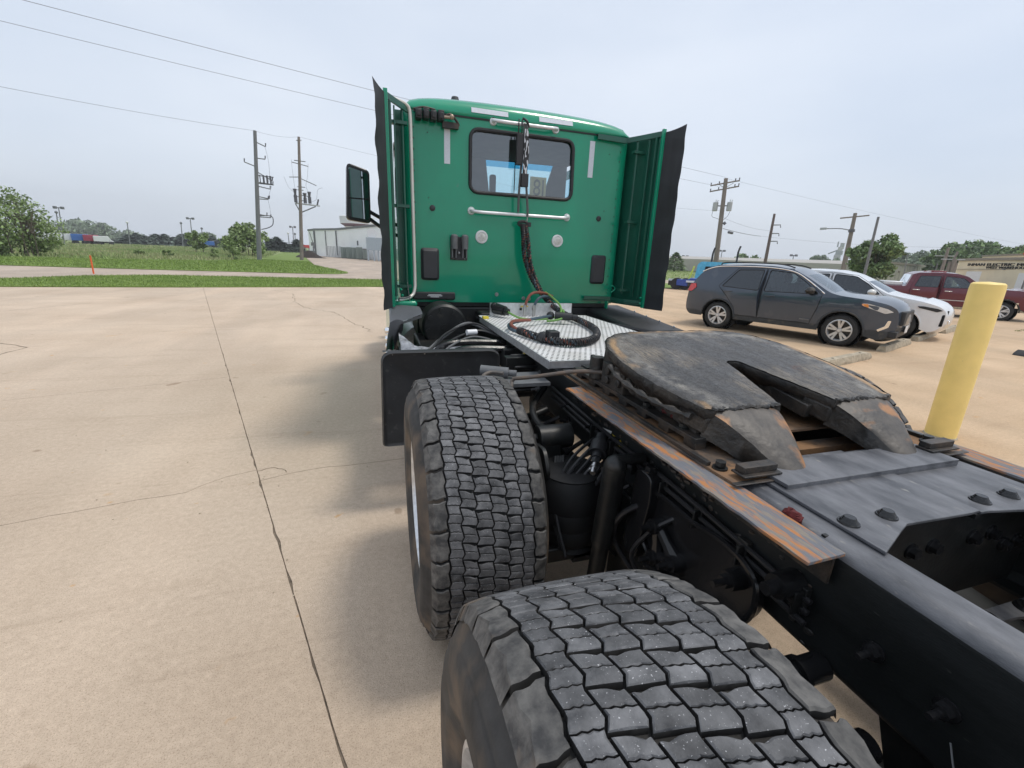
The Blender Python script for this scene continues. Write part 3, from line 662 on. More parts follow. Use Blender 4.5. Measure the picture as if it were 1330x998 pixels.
# ---------------- frame rails
def rail(sx):
    r = .032; pts = []
    fo = .433
    prof = [(.344, ZF)] + [(fo - r + r * math.sin(a), ZF - r + r * math.cos(a)) for a in np.linspace(0, math.pi / 2, 7)] + \
           [(fo - r + r * math.cos(a), ZF - .30 + r - r * math.sin(a)) for a in np.linspace(0, math.pi / 2, 7)] + [(.344, ZF - .30), (.344, ZF - .29), (fo - r, ZF - .29), (fo - .01, ZF - .29 + r - .01), (fo - .01, ZF - r), (fo - r, ZF - .01), (.344, ZF - .01)]
    prof = [(sx * a, b) for a, b in prof]
    n = len(prof); mb = MB(); ys = [-.9, -.2, .3, .52, 1.0, 2.0, 3.0, 4.0, 6.5]
    vs = [(a, y, b) for y in ys for a, b in prof]; fs = []; ms = []
    for j in range(len(ys) - 1):
        for i in range(n): fs.append((j * n + i, j * n + (i + 1) % n, (j + 1) * n + (i + 1) % n, (j + 1) * n + i)); ms.append(1 if i < 6 else 0)
    mb.v = vs; mb.f = fs + [tuple(range(n)), tuple(range((len(ys) - 1) * n, len(ys) * n))]; mb.m = ms + [0, 0]
    return mb.build('frame_rail', ['frame', 'frametop'], T, smooth=25)
rail(-1); rail(1)
for y, z in [(2.35, .98), (2.35, .88), (2.5, .98), (2.5, .87), (2.72, .985), (2.72, .88), (2.9, .93), (1.62, .93), (1.62, .85), (1.90, .93), (1.90, .85), (.42, .93), (.30, .93)]:
    mb = MB(); mb.hexbolt((-.435, y, z), (-1, 0, 0), .015, .016); mb.cyl((-.44, y, z), (-.485, y, z), .007, n=8); P_(mb, 'rail_bolt', 'black_gloss' if y < 2 else 'gplastic')
# crossmembers
for y in (-.55, 2.35, 3.2, 5.0):
    mb = MB(); mb.box(-.425, .425, y - .09, y + .09, ZF - .035, ZF - .025); mb.box(-.425, .425, y - .09, y + .09, ZF - .275, ZF - .265); mb.box(-.425, .425, y - .005, y + .005, ZF - .265, ZF - .035); P_(mb, 'crossmember', 'black')
# rear suspension crossmember with bolted gusset plates
mb = MB()
gz = ZF + .002
poly = [(-.362, .90), (.062, .90), (.062, .548), (.03, .546), (-.195, .553), (-.245, .535), (-.362, .490)]
mb.extr(poly, 'Z', gz, gz + .008); P_(mb, 'gusset_plate', 'frametop', bevel=.0015)
mb = MB(); mb.extr([(.072, .90), (.362, .90), (.362, .49), (.30, .505), (.20, .530), (.10, .548), (.072, .548)], 'Z', gz - .007, gz + .001); P_(mb, 'gusset_plate', 'frametop', bevel=.0015)
mb = MB(); mb.box(.060, .078, .55, .90, gz - .02, gz - .0075); P_(mb, 'gusset_seam', 'black')
for x, y in [(-.333, .590), (-.210, .588)]:
    mb = MB(); mb.cyl((x, y, gz + .008), (x, y, gz + .0115), .023, .022, 20); mb.cyl((x, y, gz + .0115), (x, y, gz + .017), .0195, .0165, 20); mb.cyl((x, y, gz + .017), (x, y, gz + .024), .0155, .012, 18); P_(mb, 'flange_bolt', 'black_gloss', smooth=40)
for x, y in [(.139, .585), (.258, .584)]:
    mb = MB(); mb.cyl((x, y, gz + .001), (x, y, gz + .0045), .023, .022, 20); mb.cyl((x, y, gz + .0045), (x, y, gz + .010), .0195, .0165, 20); mb.cyl((x, y, gz + .010), (x, y, gz + .017), .0155, .012, 18); P_(mb, 'flange_bolt', 'black_gloss', smooth=40)
mb = MB(); mb.box(-.42, .42, .575, .585, ZF - .29, ZF - .001); P_(mb, 'suspension_crossmember', 'black', bevel=.001); mb = MB()
mb.extr([(-.42, .40), (-.20, .46), (.0, .47), (.20, .46), (.42, .40), (.42, .50), (-.42, .50)], 'Z', ZF - .282, ZF - .272)
P_(mb, 'crossmember_flange', 'frametop', bevel=.001)
for x in (-.10, -.02, .14, .22, .30, .36): mb = MB(); mb.hexbolt((x, .575, ZF - .10 - .05 * (x > .25)), (0, -1, 0), .016, .014); P_(mb, 'flange_bolt', 'black_gloss')
for x, y in ((-.24, .50), (-.14, .48), (.1, .48), (.26, .47)): mb = MB(); mb.cyl((x, y, ZF - .272), (x, y, ZF - .262), .03, .024, 18); P_(mb, 'flange_bolt', 'black_gloss')
for i in range(5): mb = MB(); mb.hexbolt((.422, .44 - i * .16, ZF - .09 - .05 * (i % 2)), (-1, 0, 0), .018, .016); P_(mb, 'flange_bolt', 'black_gloss')
mb = MB(); mb.tube(smooth_path([(.30, .50, ZF - .05), (.26, .42, ZF - .02), (.28, .2, ZF - .06), (.30, -.3, ZF - .1)], 6), .02, 8); mb.cyl((.18, .44, ZF - .16), (.18, .30, ZF - .16), .05, n=16); mb.cyl((.18, .30, ZF - .16), (.18, .24, ZF - .16), .03, n=16); P_(mb, 'air_valve', 'black')
# ---------------- fifth wheel slide: base plates, angle irons, racks
mb = MB(); mb.box(-.345, .345, .742, .862, ZF + .0135, ZF + .0235); mb.box(-.345, .345, .742, .746, ZF + .003, ZF + .0135); P_(mb, 'slide_end_plate', 'frametop', bevel=.001)
for sx in (-1, 1):
    mb = MB()
    rr = random.Random(4 + sx)
    ys = np.arange(.512, 1.74, .03); outer = [(sx * (.552 + rr.uniform(-.0035, .0015)), y) for y in ys]
    poly = outer + [(sx * .442, 1.73), (sx * .442, .515)]
    mb.extr(poly, 'Z', ZF - .004, ZF + .004)
    o = P_(mb, 'angle_iron', 'rust', bevel=.001); o['label'] = 'rusty flaking steel angle along the rail'
    mb = MB(); mb.box(*sorted((sx * .442, sx * .450)), .53, 1.73, ZF - .085, ZF - .0045); P_(mb, 'angle_flange', 'rustdark')
    mb = MB(); mb.box(*sorted((sx * .451, sx * .530)), .62, 1.74, ZF - .0165, ZF - .0055)
    for k in range(60):
        y = rr.uniform(.6, 1.7); mb.ball((sx * rr.uniform(.455, .535), y, ZF - .02 - rr.uniform(0, .02)), rr.uniform(.005, .014), 6, 0, (1, 1.6, .6))
    P_(mb, 'caked_dirt', 'rustdark')['kind'] = 'stuff'
    # rusty base plate
    mb = MB(); mb.extr([(sx * .300, .80), (sx * .465, .80), (sx * .475, 1.0), (sx * .475, 1.95), (sx * .30, 1.95)], 'Z', ZF + .0048, ZF + .0128); P_(mb, 'slide_base_plate', 'rust2', bevel=.001)
    mb = MB(); mb.box(*sorted((sx * .309, sx * .440)), .792, .842, ZF + .0245, ZF + .031); mb.box(*sorted((sx * .315, sx * .432)), .806, .838, ZF + .031, ZF + .050); mb.box(*sorted((sx * .300, sx * .475)), .782, .80, ZF + .0128, ZF + .0165)
    P_(mb, 'stop_block', 'rustdark', bevel=.002)
    mb = MB(); mb.cyl((sx * .440, .880, ZF + .013), (sx * .440, .880, ZF + .018), .021, n=18); mb.hexbolt((sx * .440, .880, ZF + .018), (0, 0, 1), .0165, .013, washer=False); P_(mb, 'hex_bolt', 'black')
    # rack bar with teeth
    mb = MB(); mb.box(*sorted((sx * .385, sx * .432)), 1.00, 1.90, ZF + .034, ZF + .050)
    for k in range(7): y = 1.00 + k * .135; mb.box(*sorted((sx * .388, sx * .430)), y, y + .055, ZF + .0128, ZF + .034)
    mb.box(*sorted((sx * .455, sx * .470)), .90, 1.95, ZF + .0128, ZF + .026)
    P_(mb, 'slider_rack', 'black' if sx > 0 else 'rustdark', bevel=.0015)
    for k in range(4):
        mb = MB(); y = 1.09 + k * .21; mb.hexbolt((sx * .408, y, ZF + .050), (0, 0, 1), .016, .012); P_(mb, 'hex_bolt', 'black')
mb = MB(); mb.ball((-.428, .655, ZF + .006), .016, 10, 0, (1, 1.4, .8)); mb.ball((-.432, .635, ZF + .005), .011, 8)
for i, p in enumerate(mb.v): mb.v[i] = (p[0] + random.uniform(-.003, .003), p[1] + random.uniform(-.003, .003), p[2] + random.uniform(-.003, .003))
P_(mb, 'scrap_of_rag', 'redrag')
mb = MB(); mb.tube(smooth_path([(-.400, 1.16, ZF + .062), (-.385, 1.19, ZF + .066), (-.40, 1.21, ZF + .063), (-.39, 1.22, ZF + .07)], 4), .007, 6); P_(mb, 'scrap_of_rag', 'redrag')

# ---------------- fifth wheel
F5 = bpy.data.objects.new('fifth_wheel', None); COL.objects.link(F5); F5.parent = T
PY = 1.30; PZ = 1.235 + .153 * (PY - 1.0); TA = math.atan(.153)
F5.location = (0, PY, PZ); F5.rotation_euler = (TA, 0, 0)
half = [(0, .445), (.12, .444), (.24, .436), (.33, .412), (.405, .355), (.455, .255), (.478, .13), (.478, .0), (.462, -.12), (.435, -.22), (.405, -.295), (.385, -.305), (.25, -.305), (.122, -.305), (.094, -.19), (.064, -.08), (.044, -.005), (.040, .018), (.035, .040), (.018, .052), (0, .056)]
hs = resample(half, .02, closed=False)
rr = random.Random(9)
outl = [(x + (rr.uniform(-.003, .003) if y < -.29 else 0), y + (rr.uniform(-.006, .003) if y < -.29 else 0)) for x, y in hs]
full = outl + [(-x + (rr.uniform(-.002, .002) if y < -.29 else 0), y + (rr.uniform(-.005, .003) if y < -.29 else 0)) for x, y in hs[-2:0:-1]]
oE = [(x, y) for x, y in full]
pv, pf = cdt([oE], .022)
def edist(x, y):   # distance to the outer outline
    return min(math.hypot(x - a, y - b) for a, b in oE[::1] if b > -.29 and not (abs(a) < .14 and b < .07))
me = bpy.data.meshes.new('top_plate'); 
vz = []
for (x, y) in pv:
    e = min(edist(x, y), .2); vz.append((x, y, (-.010 * max(0, 1 - e / .018) ** 2) + rr.uniform(-.0008, .0008) - .004 * (y < -.27) * rr.random()))
me.from_pydata(vz, [], pf)
at = me.attributes.new('edge', 'FLOAT', 'POINT')
at.data.foreach_set('value', [min(.2, edist(x, y)) for x, y in pv])
# grease material
m = bpy.data.materials.new('greased_plate'); m.use_nodes = True; t = m.node_tree; b = t.nodes['Principled BSDF']; L = t.links.new
tc = t.nodes.new('ShaderNodeTexCoord')
def nz_(sc, st=(1, 1, 1), det=7, rgh=.65, dist=0):
    mp = t.nodes.new('ShaderNodeMapping'); mp.inputs['Scale'].default_value = st; L(tc.outputs['Object'], mp.inputs[0])
    n = t.nodes.new('ShaderNodeTexNoise'); n.inputs['Scale'].default_value = sc; n.inputs['Detail'].default_value = det; n.inputs['Roughness'].default_value = rgh; n.inputs['Distortion'].default_value = dist; L(mp.outputs[0], n.inputs[0]); return n.outputs[0]
def rp_(s, lo, hi, c0=(0, 0, 0, 1), c1=(1, 1, 1, 1)):
    r = t.nodes.new('ShaderNodeValToRGB'); r.color_ramp.elements[0].position = lo; r.color_ramp.elements[1].position = hi; r.color_ramp.elements[0].color = c0; r.color_ramp.elements[1].color = c1; L(s, r.inputs[0]); return r.outputs[0]
def mx_(f, a, c):
    n = t.nodes.new('ShaderNodeMix'); n.data_type = 'RGBA'; L(f, n.inputs[0])
    for i, v in ((6, a), (7, c)):
        if isinstance(v, tuple): n.inputs[i].default_value = v
        else: L(v, n.inputs[i])
    return n.outputs[2]
def ml_(a, c):
    n = t.nodes.new('ShaderNodeMath'); n.operation = 'MULTIPLY'; L(a, n.inputs[0]); L(c, n.inputs[1]); return n.outputs[0]
c = rp_(nz_(5, (1, .45, 1), 9), .3, .72, (.022, .021, .021, 1), (.090, .085, .080, 1))
c = mx_(rp_(nz_(9, (5, .5, 1), 6, .7, .8), .56, .66), c, (.020, .020, .021, 1))
c = mx_(rp_(nz_(34, (2.5, .8, 1), 5, .75, 1.2), .60, .68), c, (.020, .020, .021, 1))
c = mx_(ml_(rp_(nz_(2.4), .50, .64), rp_(nz_(26, (6, .35, 1), 5, .7), .42, .62)), c, (.29, .235, .165, 1))
c = mx_(ml_(rp_(nz_(6, det=3), .62, .70), rp_(nz_(50), .4, .6)), c, (.07, .035, .022, 1))
an = t.nodes.new('ShaderNodeAttribute'); an.attribute_name = 'edge'
band = ml_(rp_(an.outputs['Fac'], .010, .018), rp_(an.outputs['Fac'], .030, .046, (1, 1, 1, 1), (0, 0, 0, 1)))
c = mx_(ml_(band, rp_(nz_(3.2, det=3), .46, .56)), c, (.40, .25, .12, 1))
band2 = ml_(rp_(an.outputs['Fac'], .036, .050), rp_(an.outputs['Fac'], .075, .13, (1, 1, 1, 1), (0, 0, 0, 1)))
c = mx_(ml_(band2, rp_(nz_(16, det=5), .42, .62)), c, (.215, .20, .175, 1))
L(c, b.inputs['Base Color']); b.inputs['Specular IOR Level'].default_value = .5
L(rp_(nz_(12, (1, .5, 1)), .35, .7, (.32, .32, .32, 1), (.62, .62, .62, 1)), b.inputs['Roughness'])
bp = t.nodes.new('ShaderNodeBump'); bp.inputs['Distance'].default_value = .0022; 
hh = t.nodes.new('ShaderNodeMath'); hh.operation = 'ADD'; L(nz_(22, (3, .5, 1), 8, .72, .6), hh.inputs[0]); L(rp_(nz_(60, (1, 1, 1), 5, .8), .50, .70), hh.inputs[1])
L(hh.outputs[0], bp.inputs['Height']); L(bp.outputs[0], b.inputs['Normal']); M['grease'] = m
me.materials.append(m); me.polygons.foreach_set('use_smooth', [True] * len(me.polygons))
o = bpy.data.objects.new('top_plate', me); COL.objects.link(o); o.parent = F5
M['greaseside'] = mat('caked_grease', (.016, .0155, .015), .5, col2=(.07, .06, .05), scale=11, lo=.40, hi=.72, bump=.006, bscale=45)
M['rampsteel'] = mat('scoured_ramp_steel', (.045, .040, .036), .5, col2=(.125, .108, .090), scale=12, lo=.35, hi=.7, bump=.003, bscale=50, spots=((.34, .16, .06), 7, .585, .08))
# rim skirt, lumpy
mb = MB(); lo = len(oE)
ring = []
for k, (dz, inn) in enumerate(((-.004, 0), (-.022, -.005), (-.038, .003), (-.056, .018), (-.080, .045))):
    for i, (x, y) in enumerate(oE):
        a = oE[i - 1]; c_ = oE[(i + 1) % lo]; nx, ny = (c_[1] - a[1]), -(c_[0] - a[0]); l = math.hypot(nx, ny) + 1e-9
        j = rr.uniform(-.003, .003); mb.v.append((x - (nx / l) * (-inn + j) * -1 * -1, y - (ny / l) * (-inn + j) * -1 * -1, dz + rr.uniform(-.004, .004) * (k > 0)))
for k in range(4):
    for i in range(lo): mb.f.append((k * lo + i, k * lo + (i + 1) % lo, (k + 1) * lo + (i + 1) % lo, (k + 1) * lo + i)); mb.m.append(0)
mb.build('plate_rim', 'greaseside', F5, smooth=60)
# inner ribs and locking casting below
mb = MB()
mb.box(-.40, -.30, -.28, .36, -.115, -.05); mb.box(.30, .40, -.28, .36, -.115, -.05); mb.box(-.42, .42, .10, .13, -.12, -.05); mb.box(-.16, .16, .06, .36, -.10, -.045)
mb.box(-.13, -.085, -.25, .06, -.10, -.05); mb.box(.085, .13, -.25, .06, -.10, -.05)
mb.build('rib_casting', 'greaseside', F5, bevel=.004)
mb = MB(); mb.tube(smooth_path([(-.485, .16, -.05), (-.50, .05, -.056), (-.495, -.08, -.052), (-.47, -.18, -.05), (-.43, -.27, -.045)], 6), .012, 7, rf=lambda q: .010 + .005 * math.sin(q * 40)); mb.build('grease_bead', 'greaseside', F5)
# ramps
for sx in (-1, 1):
    mb = MB(); NU, NV = 10, 12
    def top(u, v):
        # u across (inner -> outer), v along (pad edge -> tip)
        y = -.300 - v * .248; xi = .127 + .076 * v ** 1.1; xo = .386 - .118 * v - .008 * v * v
        # rounded nose
        if v > .8: k = math.sqrt(max(0, 1 - ((v - .8) / .2) ** 2)); xm = (xi + xo) / 2; xi = xm + (xi - xm) * (.12 + .88 * k); xo = xm + (xo - xm) * (.12 + .88 * k)
        x = xi + (xo - xi) * u
        z = -.004 - .018 * v - .092 * v ** 1.5 - .014 * (2 * u - 1) ** 4 + rr.uniform(-.0010, .0010)
        return (sx * x, y, z)
    g0 = [[top(i / NU, j / NV) for i in range(NU + 1)] for j in range(NV + 1)]
    for row in g0: mb.v += row
    W = NU + 1
    for j in range(NV):
        for i in range(NU): mb.f.append((j * W + i, j * W + i + 1, (j + 1) * W + i + 1, (j + 1) * W + i)); mb.m.append(0)
    # side walls and underside
    bot = len(mb.v)
    for j, row in enumerate(g0):
        v = j / NV
        for i, p in enumerate(row): mb.v.append((p[0] + sx * (.016 * (i == NU) - .004 * (i == 0)), p[1], p[2] - (.085 - .050 * v)))
    for j in range(NV):
        for i in range(NU): mb.f.append((bot + j * W + i, bot + (j + 1) * W + i, bot + (j + 1) * W + i + 1, bot + j * W + i + 1)); mb.m.append(1)
        for i in (0, NU): mb.f.append((j * W + i, (j + 1) * W + i, bot + (j + 1) * W + i, bot + j * W + i)); mb.m.append(1)
    for i in range(NU): mb.f.append((NV * W + i, NV * W + i + 1, bot + NV * W + i + 1, bot + NV * W + i)); mb.m.append(0)
    mb.build('ramp', ['rampsteel', 'greaseside'], F5, smooth=55)
    mb = MB(); mb.extr([(sx * .118, -.308), (sx * .398, -.308), (sx * .432, -.21), (sx * .10, -.21)], 'Z', -.092, -.03); mb.build('ramp_root', 'greaseside', F5, bevel=.008)
    # ridge of scraped grease along the pad edge
    mb = MB(); mb.tube([(sx * (.125 + .262 * q / 24), -.304 + rr.uniform(-.008, .006), -.004 + rr.uniform(-.003, .004)) for q in range(25)], .007, 6, rf=lambda q: rr.uniform(.004, .010)); mb.build('grease_bead', 'greaseside', F5)
# pedestals
for sx in (-1, 1):
    mb = MB(); mb.extr([(1.10, ZF + .013), (1.62, ZF + .013), (1.50, ZF + .10), (1.42, ZF + .165), (1.28, ZF + .165), (1.20, ZF + .10)], 'X', sx * .30, sx * .385)
    mb.cyl((sx * .26, 1.36, ZF + .125), (sx * .44, 1.36, ZF + .125), .045, n=20); mb.hexbolt((sx * .44, 1.36, ZF + .125), (sx, 0, 0), .022, .018)
    mb.box(*sorted((sx * .385, sx * .43)), 1.44, 1.62, ZF + .05, ZF + .15)
    for yy, zz in ((1.47, .09), (1.56, .12), (1.56, .08)): mb.cyl((sx * .43, yy, ZF + zz), (sx * .442, yy, ZF + zz), .016, n=12)
    mb.cyl((sx * .41, 1.70, ZF + .05), (sx * .41, 1.70, ZF + .15), .035, .030, 16)
    P_(mb, 'pivot_bracket', 'greaseside', bevel=.004)
mb = MB(); mb.box(-.30, .30, 1.05, 1.60, ZF + .0135, ZF + .022); mb.box(-.30, .30, .98, 1.04, ZF - .10, ZF - .02); P_(mb, 'slide_cross_plate', 'rust2')
# pull handle
mb = MB(); mb.tube(smooth_path([(-.40, 1.66, ZF + .085), (-.50, 1.73, ZF + .075), (-.66, 1.86, ZF + .02), (-.735, 1.93, ZF - .005)], 6) + smooth_path([(-.745, 1.93, ZF - .02), (-.76, 1.90, ZF - .045), (-.80, 1.89, ZF - .05), (-.86, 1.95, ZF - .03), (-.87, 2.02, ZF - .015), (-.82, 2.06, ZF - .005), (-.76, 2.03, ZF - .005)], 5), .0095, 8); P_(mb, 'release_handle', 'gplastic' if False else mat('rusty_grey_rod', (.10, .092, .085), .6, col2=(.17, .12, .085), scale=14))
mb = MB(); mb.cyl((-.84, 2.20, ZF - .03), (-.70, 2.14, ZF - .035), .030, n=14); mb.box(-.76, -.50, 2.02, 2.24, ZF - .08, ZF - .062); mb.cyl((-.70, 2.14, ZF - .035), (-.66, 2.12, ZF - .035), .018, n=12); P_(mb, 'handle_guide', 'gplastic')
# clutter between the rails before the fifth wheel
mb = MB(); mb.box(-.33, -.20, 1.95, 2.02, ZF - .02, ZF + .03); mb.box(-.30, .30, 1.98, 2.0, ZF - .04, ZF + .0); mb.box(-.36, -.34, 1.85, 1.87, ZF - .02, ZF + .12); mb.cyl((-.30, 1.83, ZF + .03), (-.16, 1.86, ZF + .04), .035, n=14); mb.cyl((-.16, 1.86, ZF + .04), (-.10, 1.87, ZF + .045), .022, n=12); mb.box(-.34, -.24, 1.74, 1.80, ZF + .013, ZF + .06, rot=Matrix.Rotation(.4, 3, 'Z')); P_(mb, 'slide_lock_cylinder', 'black', bevel=.002)
mb = MB()
for k in range(26): pass
mb.tube([(-.245 + .028 * math.cos(a), 1.80 + .004 * a, ZF + .075 + .028 * math.sin(a)) for a in np.linspace(0, 8 * math.pi, 70)], .004, 5); P_(mb, 'coil_spring', 'steel')
mb = MB(); mb.box(-.325, -.255, 1.76, 1.80, ZF + .06, ZF + .095, rot=Matrix.Rotation(-.5, 3, 'Z')); P_(mb, 'lock_bracket', 'gplastic', bevel=.002)
for pts, mm in (([(-.2, 1.95, ZF), (-.28, 1.90, ZF + .07), (-.34, 1.80, ZF + .05), (-.33, 1.70, ZF + .03)], 'hoseblk'), ([(-.1, 1.98, ZF - .02), (-.2, 1.88, ZF + .03), (-.24, 1.76, ZF + .03), (-.2, 1.6, ZF + .04)], 'hoseblk')):
    mb = MB(); mb.tube(smooth_path(pts, 6), .009, 7); P_(mb, 'air_line', mm)

# ---------------- suspension beside the rail
for sy, full_ in ((1.0, True),):
    pass
rim = fillet([(1.150, .862), (1.085, .905), (.90, .905), (.80, .925), (.72, .918), (.665, .890), (.655, .80), (.71, .70), (.84, .670), (.95, .630), (1.05, .625), (1.10, .66), (1.15, .70), (1.17, .80)], .045, 4)
mb = MB(); mb.extr(rim, 'X', -.462, -.437); P_(mb, 'hanger_casting', 'black_gloss', bevel=.003)
mb = MB(); P = [(-.470, a, b) for a, b in rim]; mb.tube(P + [P[0]], .009, 7); P_(mb, 'casting_flange', 'black_gloss')
mb = MB(); mb.extr(fillet([(1.19, .955), (1.10, .955), (1.09, .87), (1.13, .60), (1.22, .60)], .03, 4), 'X', -.495, -.44); P_(mb, 'casting_lug', 'black_gloss', bevel=.004)
def arm(name, p, q, r0, r1):
    mb = MB(); mb.tube([p, tuple((np.array(p) + np.array(q)) / 2), q], r0, 8, rf=lambda t_: r0 + (r1 - r0) * t_ - .3 * r0 * math.sin(math.pi * t_)); P_(mb, name, 'black_gloss')
arm('forged_link', (-.480, 1.05, .80), (-.480, 1.03, .69), .026, .026); arm('forged_link', (-.480, 1.03, .69), (-.480, .94, .735), .024, .028); arm('forged_link', (-.480, 1.05, .80), (-.480, .94, .735), .018, .028); arm('forged_link', (-.475, 1.08, .62), (-.475, .84, .66), .02, .034)
for (y, z) in ((1.05, .80), (1.03, .69), (.94, .735), (.725, .855), (.84, .665)):
    mb = MB(); mb.cyl((-.455, y, z), (-.505, y, z), .030, .027, 18); mb.cyl((-.505, y, z), (-.520, y, z), .019, .018, 6); mb.cyl((-.520, y, z), (-.550, y, z), .009, n=10); P_(mb, 'mounting_bolt', 'black_gloss')
mb = MB(); mb.hexbolt((-.468, 1.145, .956), (0, 0, 1), .020, .014); P_(mb, 'mounting_bolt', 'black_gloss')
mb = MB(); mb.cyl((-.437, .60, .945), (-.50, .60, .945), .032, .029, 18); mb.cyl((-.50, .60, .945), (-.53, .60, .945), .016, n=12); P_(mb, 'mounting_bolt', 'black_gloss')
# air spring, shock absorber, height valve (front drive axle)
def airspring(x, y):
    mb = MB(); mb.lathe([(.46, .02), (.46, .13), (.475, .15), (.49, .138), (.505, .148), (.56, .152), (.572, .148), (.584, .153), (.64, .155), (.652, .151), (.664, .155), (.72, .152), (.77, .140), (.79, .128), (.797, .130), (.803, .118), (.803, .001)], (x, y, 0), 'Z', 36)
    P_(mb, 'air_spring', 'rubber' if False else mat('air_spring_rubber', (.0075, .0075, .008), .7, var=.25, scale=15), smooth=30)
airspring(-.60, 1.50); airspring(.63, 1.46); airspring(-.63, .02); airspring(.63, .02)
mb = MB(); mb.tube(smooth_path([(-.56, 1.44, .803), (-.54, 1.43, .83), (-.52, 1.46, .815)], 4), .005, 6); P_(mb, 'air_fitting', 'steel')
for y in (1.30, -.12):
    for sx in (-1, 1):
        mb = MB(); mb.cyl((sx * .56, y - .075, .945), (sx * .56, y - .04, .60), .042, .042, 20); mb.ball((sx * .56, y - .075, .945), .042, 14); mb.cyl((sx * .56, y - .04, .60), (sx * .56, y - .015, .36), .034, n=16); mb.cyl((sx * .45, y - .08, .97), (sx * .56, y - .08, .97), .020, n=10)
        P_(mb, 'shock_absorber', 'black')
mb = MB(); a = Vector((-.462, 1.505, .935)); d = Vector((-.10, -.13, -.085)).normalized()
mb.cyl(a, a + d * .045, .024, .026, 16); mb.cyl(a + d * .045, a + d * .10, .038, .036, 18); mb.cyl(a + d * .10, a + d * .125, .022, n=14); mb.cyl(a + d * .125, a + d * .15, .018, n=6); P_(mb, 'pressure_valve', 'plastic')
mb = MB(); mb.cyl(a + d * .15, a + d * .168, .012, n=12); mb.cyl(a + d * .168, a + d * .173, .016, n=12); mb.cyl(a + d * .173, a + d * .20, .012, n=12); P_(mb, 'brass_fitting', 'steel')
mb = MB(); mb.extr([(1.52, .865), (1.56, .95), (1.475, .965)], 'X', -.4352, -.4345); P_(mb, 'warning_sticker', 'sticker')
mb = MB(); mb.extr([(1.43, .925), (1.47, .955), (1.40, .955), (1.395, .93)], 'X', -.4352, -.4345); P_(mb, 'warning_sticker', 'stickery')
mb = MB(); mb.lathe([(0, .013), (0, .020)], (-.4358, 1.515, .925), 'X', 20); P_(mb, 'sticker_emblem', 'black')
# trailing arms, spring seats
for y in (1.788, .345):
    for sx in (-1, 1):
        mb = MB(); mb.box(*sorted((sx * .52, sx * .62)), y - .42, y + .12, .42, .50); mb.box(*sorted((sx * .50, sx * .74)), y - .42, y - .22, .44, .505); mb.box(*sorted((sx * .50, sx * .66)), y - .10, y + .10, .40, .66)
        mb.box(*sorted((sx * .53, sx * .64)), y - .05, y + .55, .50, .57, rot=Matrix.Rotation(.12, 3, 'X')); P_(mb, 'trailing_arm', 'black', bevel=.006)
# brake chamber, slack adjuster, camshaft in front of the front drive axle
mb = MB(); mb.cyl((-.78, 1.98, .80), (-.50, 2.05, .86), .022, n=12); P_(mb, 'brake_camshaft', 'black'); mb = MB(); mb.cyl((-.70, 1.66, .88), (-.54, 1.66, .88), .055, n=20); mb.box(-.70, -.60, 1.61, 1.70, .50, .86); mb.cyl((-.74, 1.66, .88), (-.70, 1.66, .88), .022, n=6)
P_(mb, 'brake_chamber', 'black', bevel=.003); mb = MB()
for k in range(4): mb.tube(smooth_path([(-.64 + .012 * k, 1.58, .82), (-.66 + .01 * k, 1.53, .74), (-.65, 1.55 + .02 * k, .62)], 5), .010, 7)
P_(mb, 'brake_hoses', 'black')
mb = MB(); mb.cyl((-.60, 1.70, .70), (-.60, 1.56, .74), .07, n=22); mb.cyl((-.60, 1.66, .66), (-.60, 1.66, .50), .03, n=12)
P_(mb, 'brake_actuator', 'black', bevel=.003)
mb = MB(); mb.tube(smooth_path([(-.46, 2.2, .94), (-.60, 2.0, .90), (-.62, 1.85, .86), (-.60, 1.70, .88)], 6), .018, 10); P_(mb, 'torque_rod', 'black')
for k in range(2):
    mb = MB(); yb = .50 - .12 * k; zb = .80 - .015 * k - .06 * k
    mb.cyl((-.437, yb, zb), (-.50, yb, zb), .030, n=18); mb.cyl((-.50, yb, zb), (-.515, yb, zb), .036, n=18); mb.cyl((-.515, yb, zb), (-.565, yb, zb), .021, n=16)
    for q in range(4): mb.cyl((-.522 - q * .012, yb, zb), (-.526 - q * .012, yb, zb), .024, n=14)
    P_(mb, 'air_coupling', 'black_gloss')
mb = MB(); mb.tube(smooth_path([(-.56, .50, .80), (-.575, .50, .77), (-.575, .48, .72), (-.57, .46, .66)], 6), .017, 10, rf=lambda q: .015 + .004 * math.sin(q * 50)); mb.tube(smooth_path([(-.55, .44, .80), (-.565, .43, .72), (-.55, .44, .64), (-.50, .5, .6)], 6), .005, 7); P_(mb, 'air_line', 'hoseblk')
mb = MB(); mb.tube(smooth_path([(-.44, .28, .88), (-.47, .24, .84), (-.46, .18, .80)], 6), .0015, 5); P_(mb, 'loose_wire', 'gplastic')
mb = MB()   # big bracket under the rail end that frames the ground gap
mb.extr([(.05, .30), (.22, .30), (.40, .79), (-.6, .79), (-.6, .30)], 'X', -.40, -.38); P_(mb, 'mudflap_hanger_plate', 'black')
mb = MB(); mb.extr([(1.00, .80), (1.35, .80), (1.30, .62), (1.05, .56)], 'X', -.43, -.41); mb.box(-.41, .41, 1.15, 1.20, .60, .70); P_(mb, 'suspension_bracket', 'black')
# brake chambers of the rear axle
mb = MB(); mb.cyl((-.62, .66, .62), (-.62, .50, .64), .085, n=24); mb.cyl((-.62, .76, .61), (-.62, .66, .62), .078, .085, 24); P_(mb, 'brake_chamber', 'black')

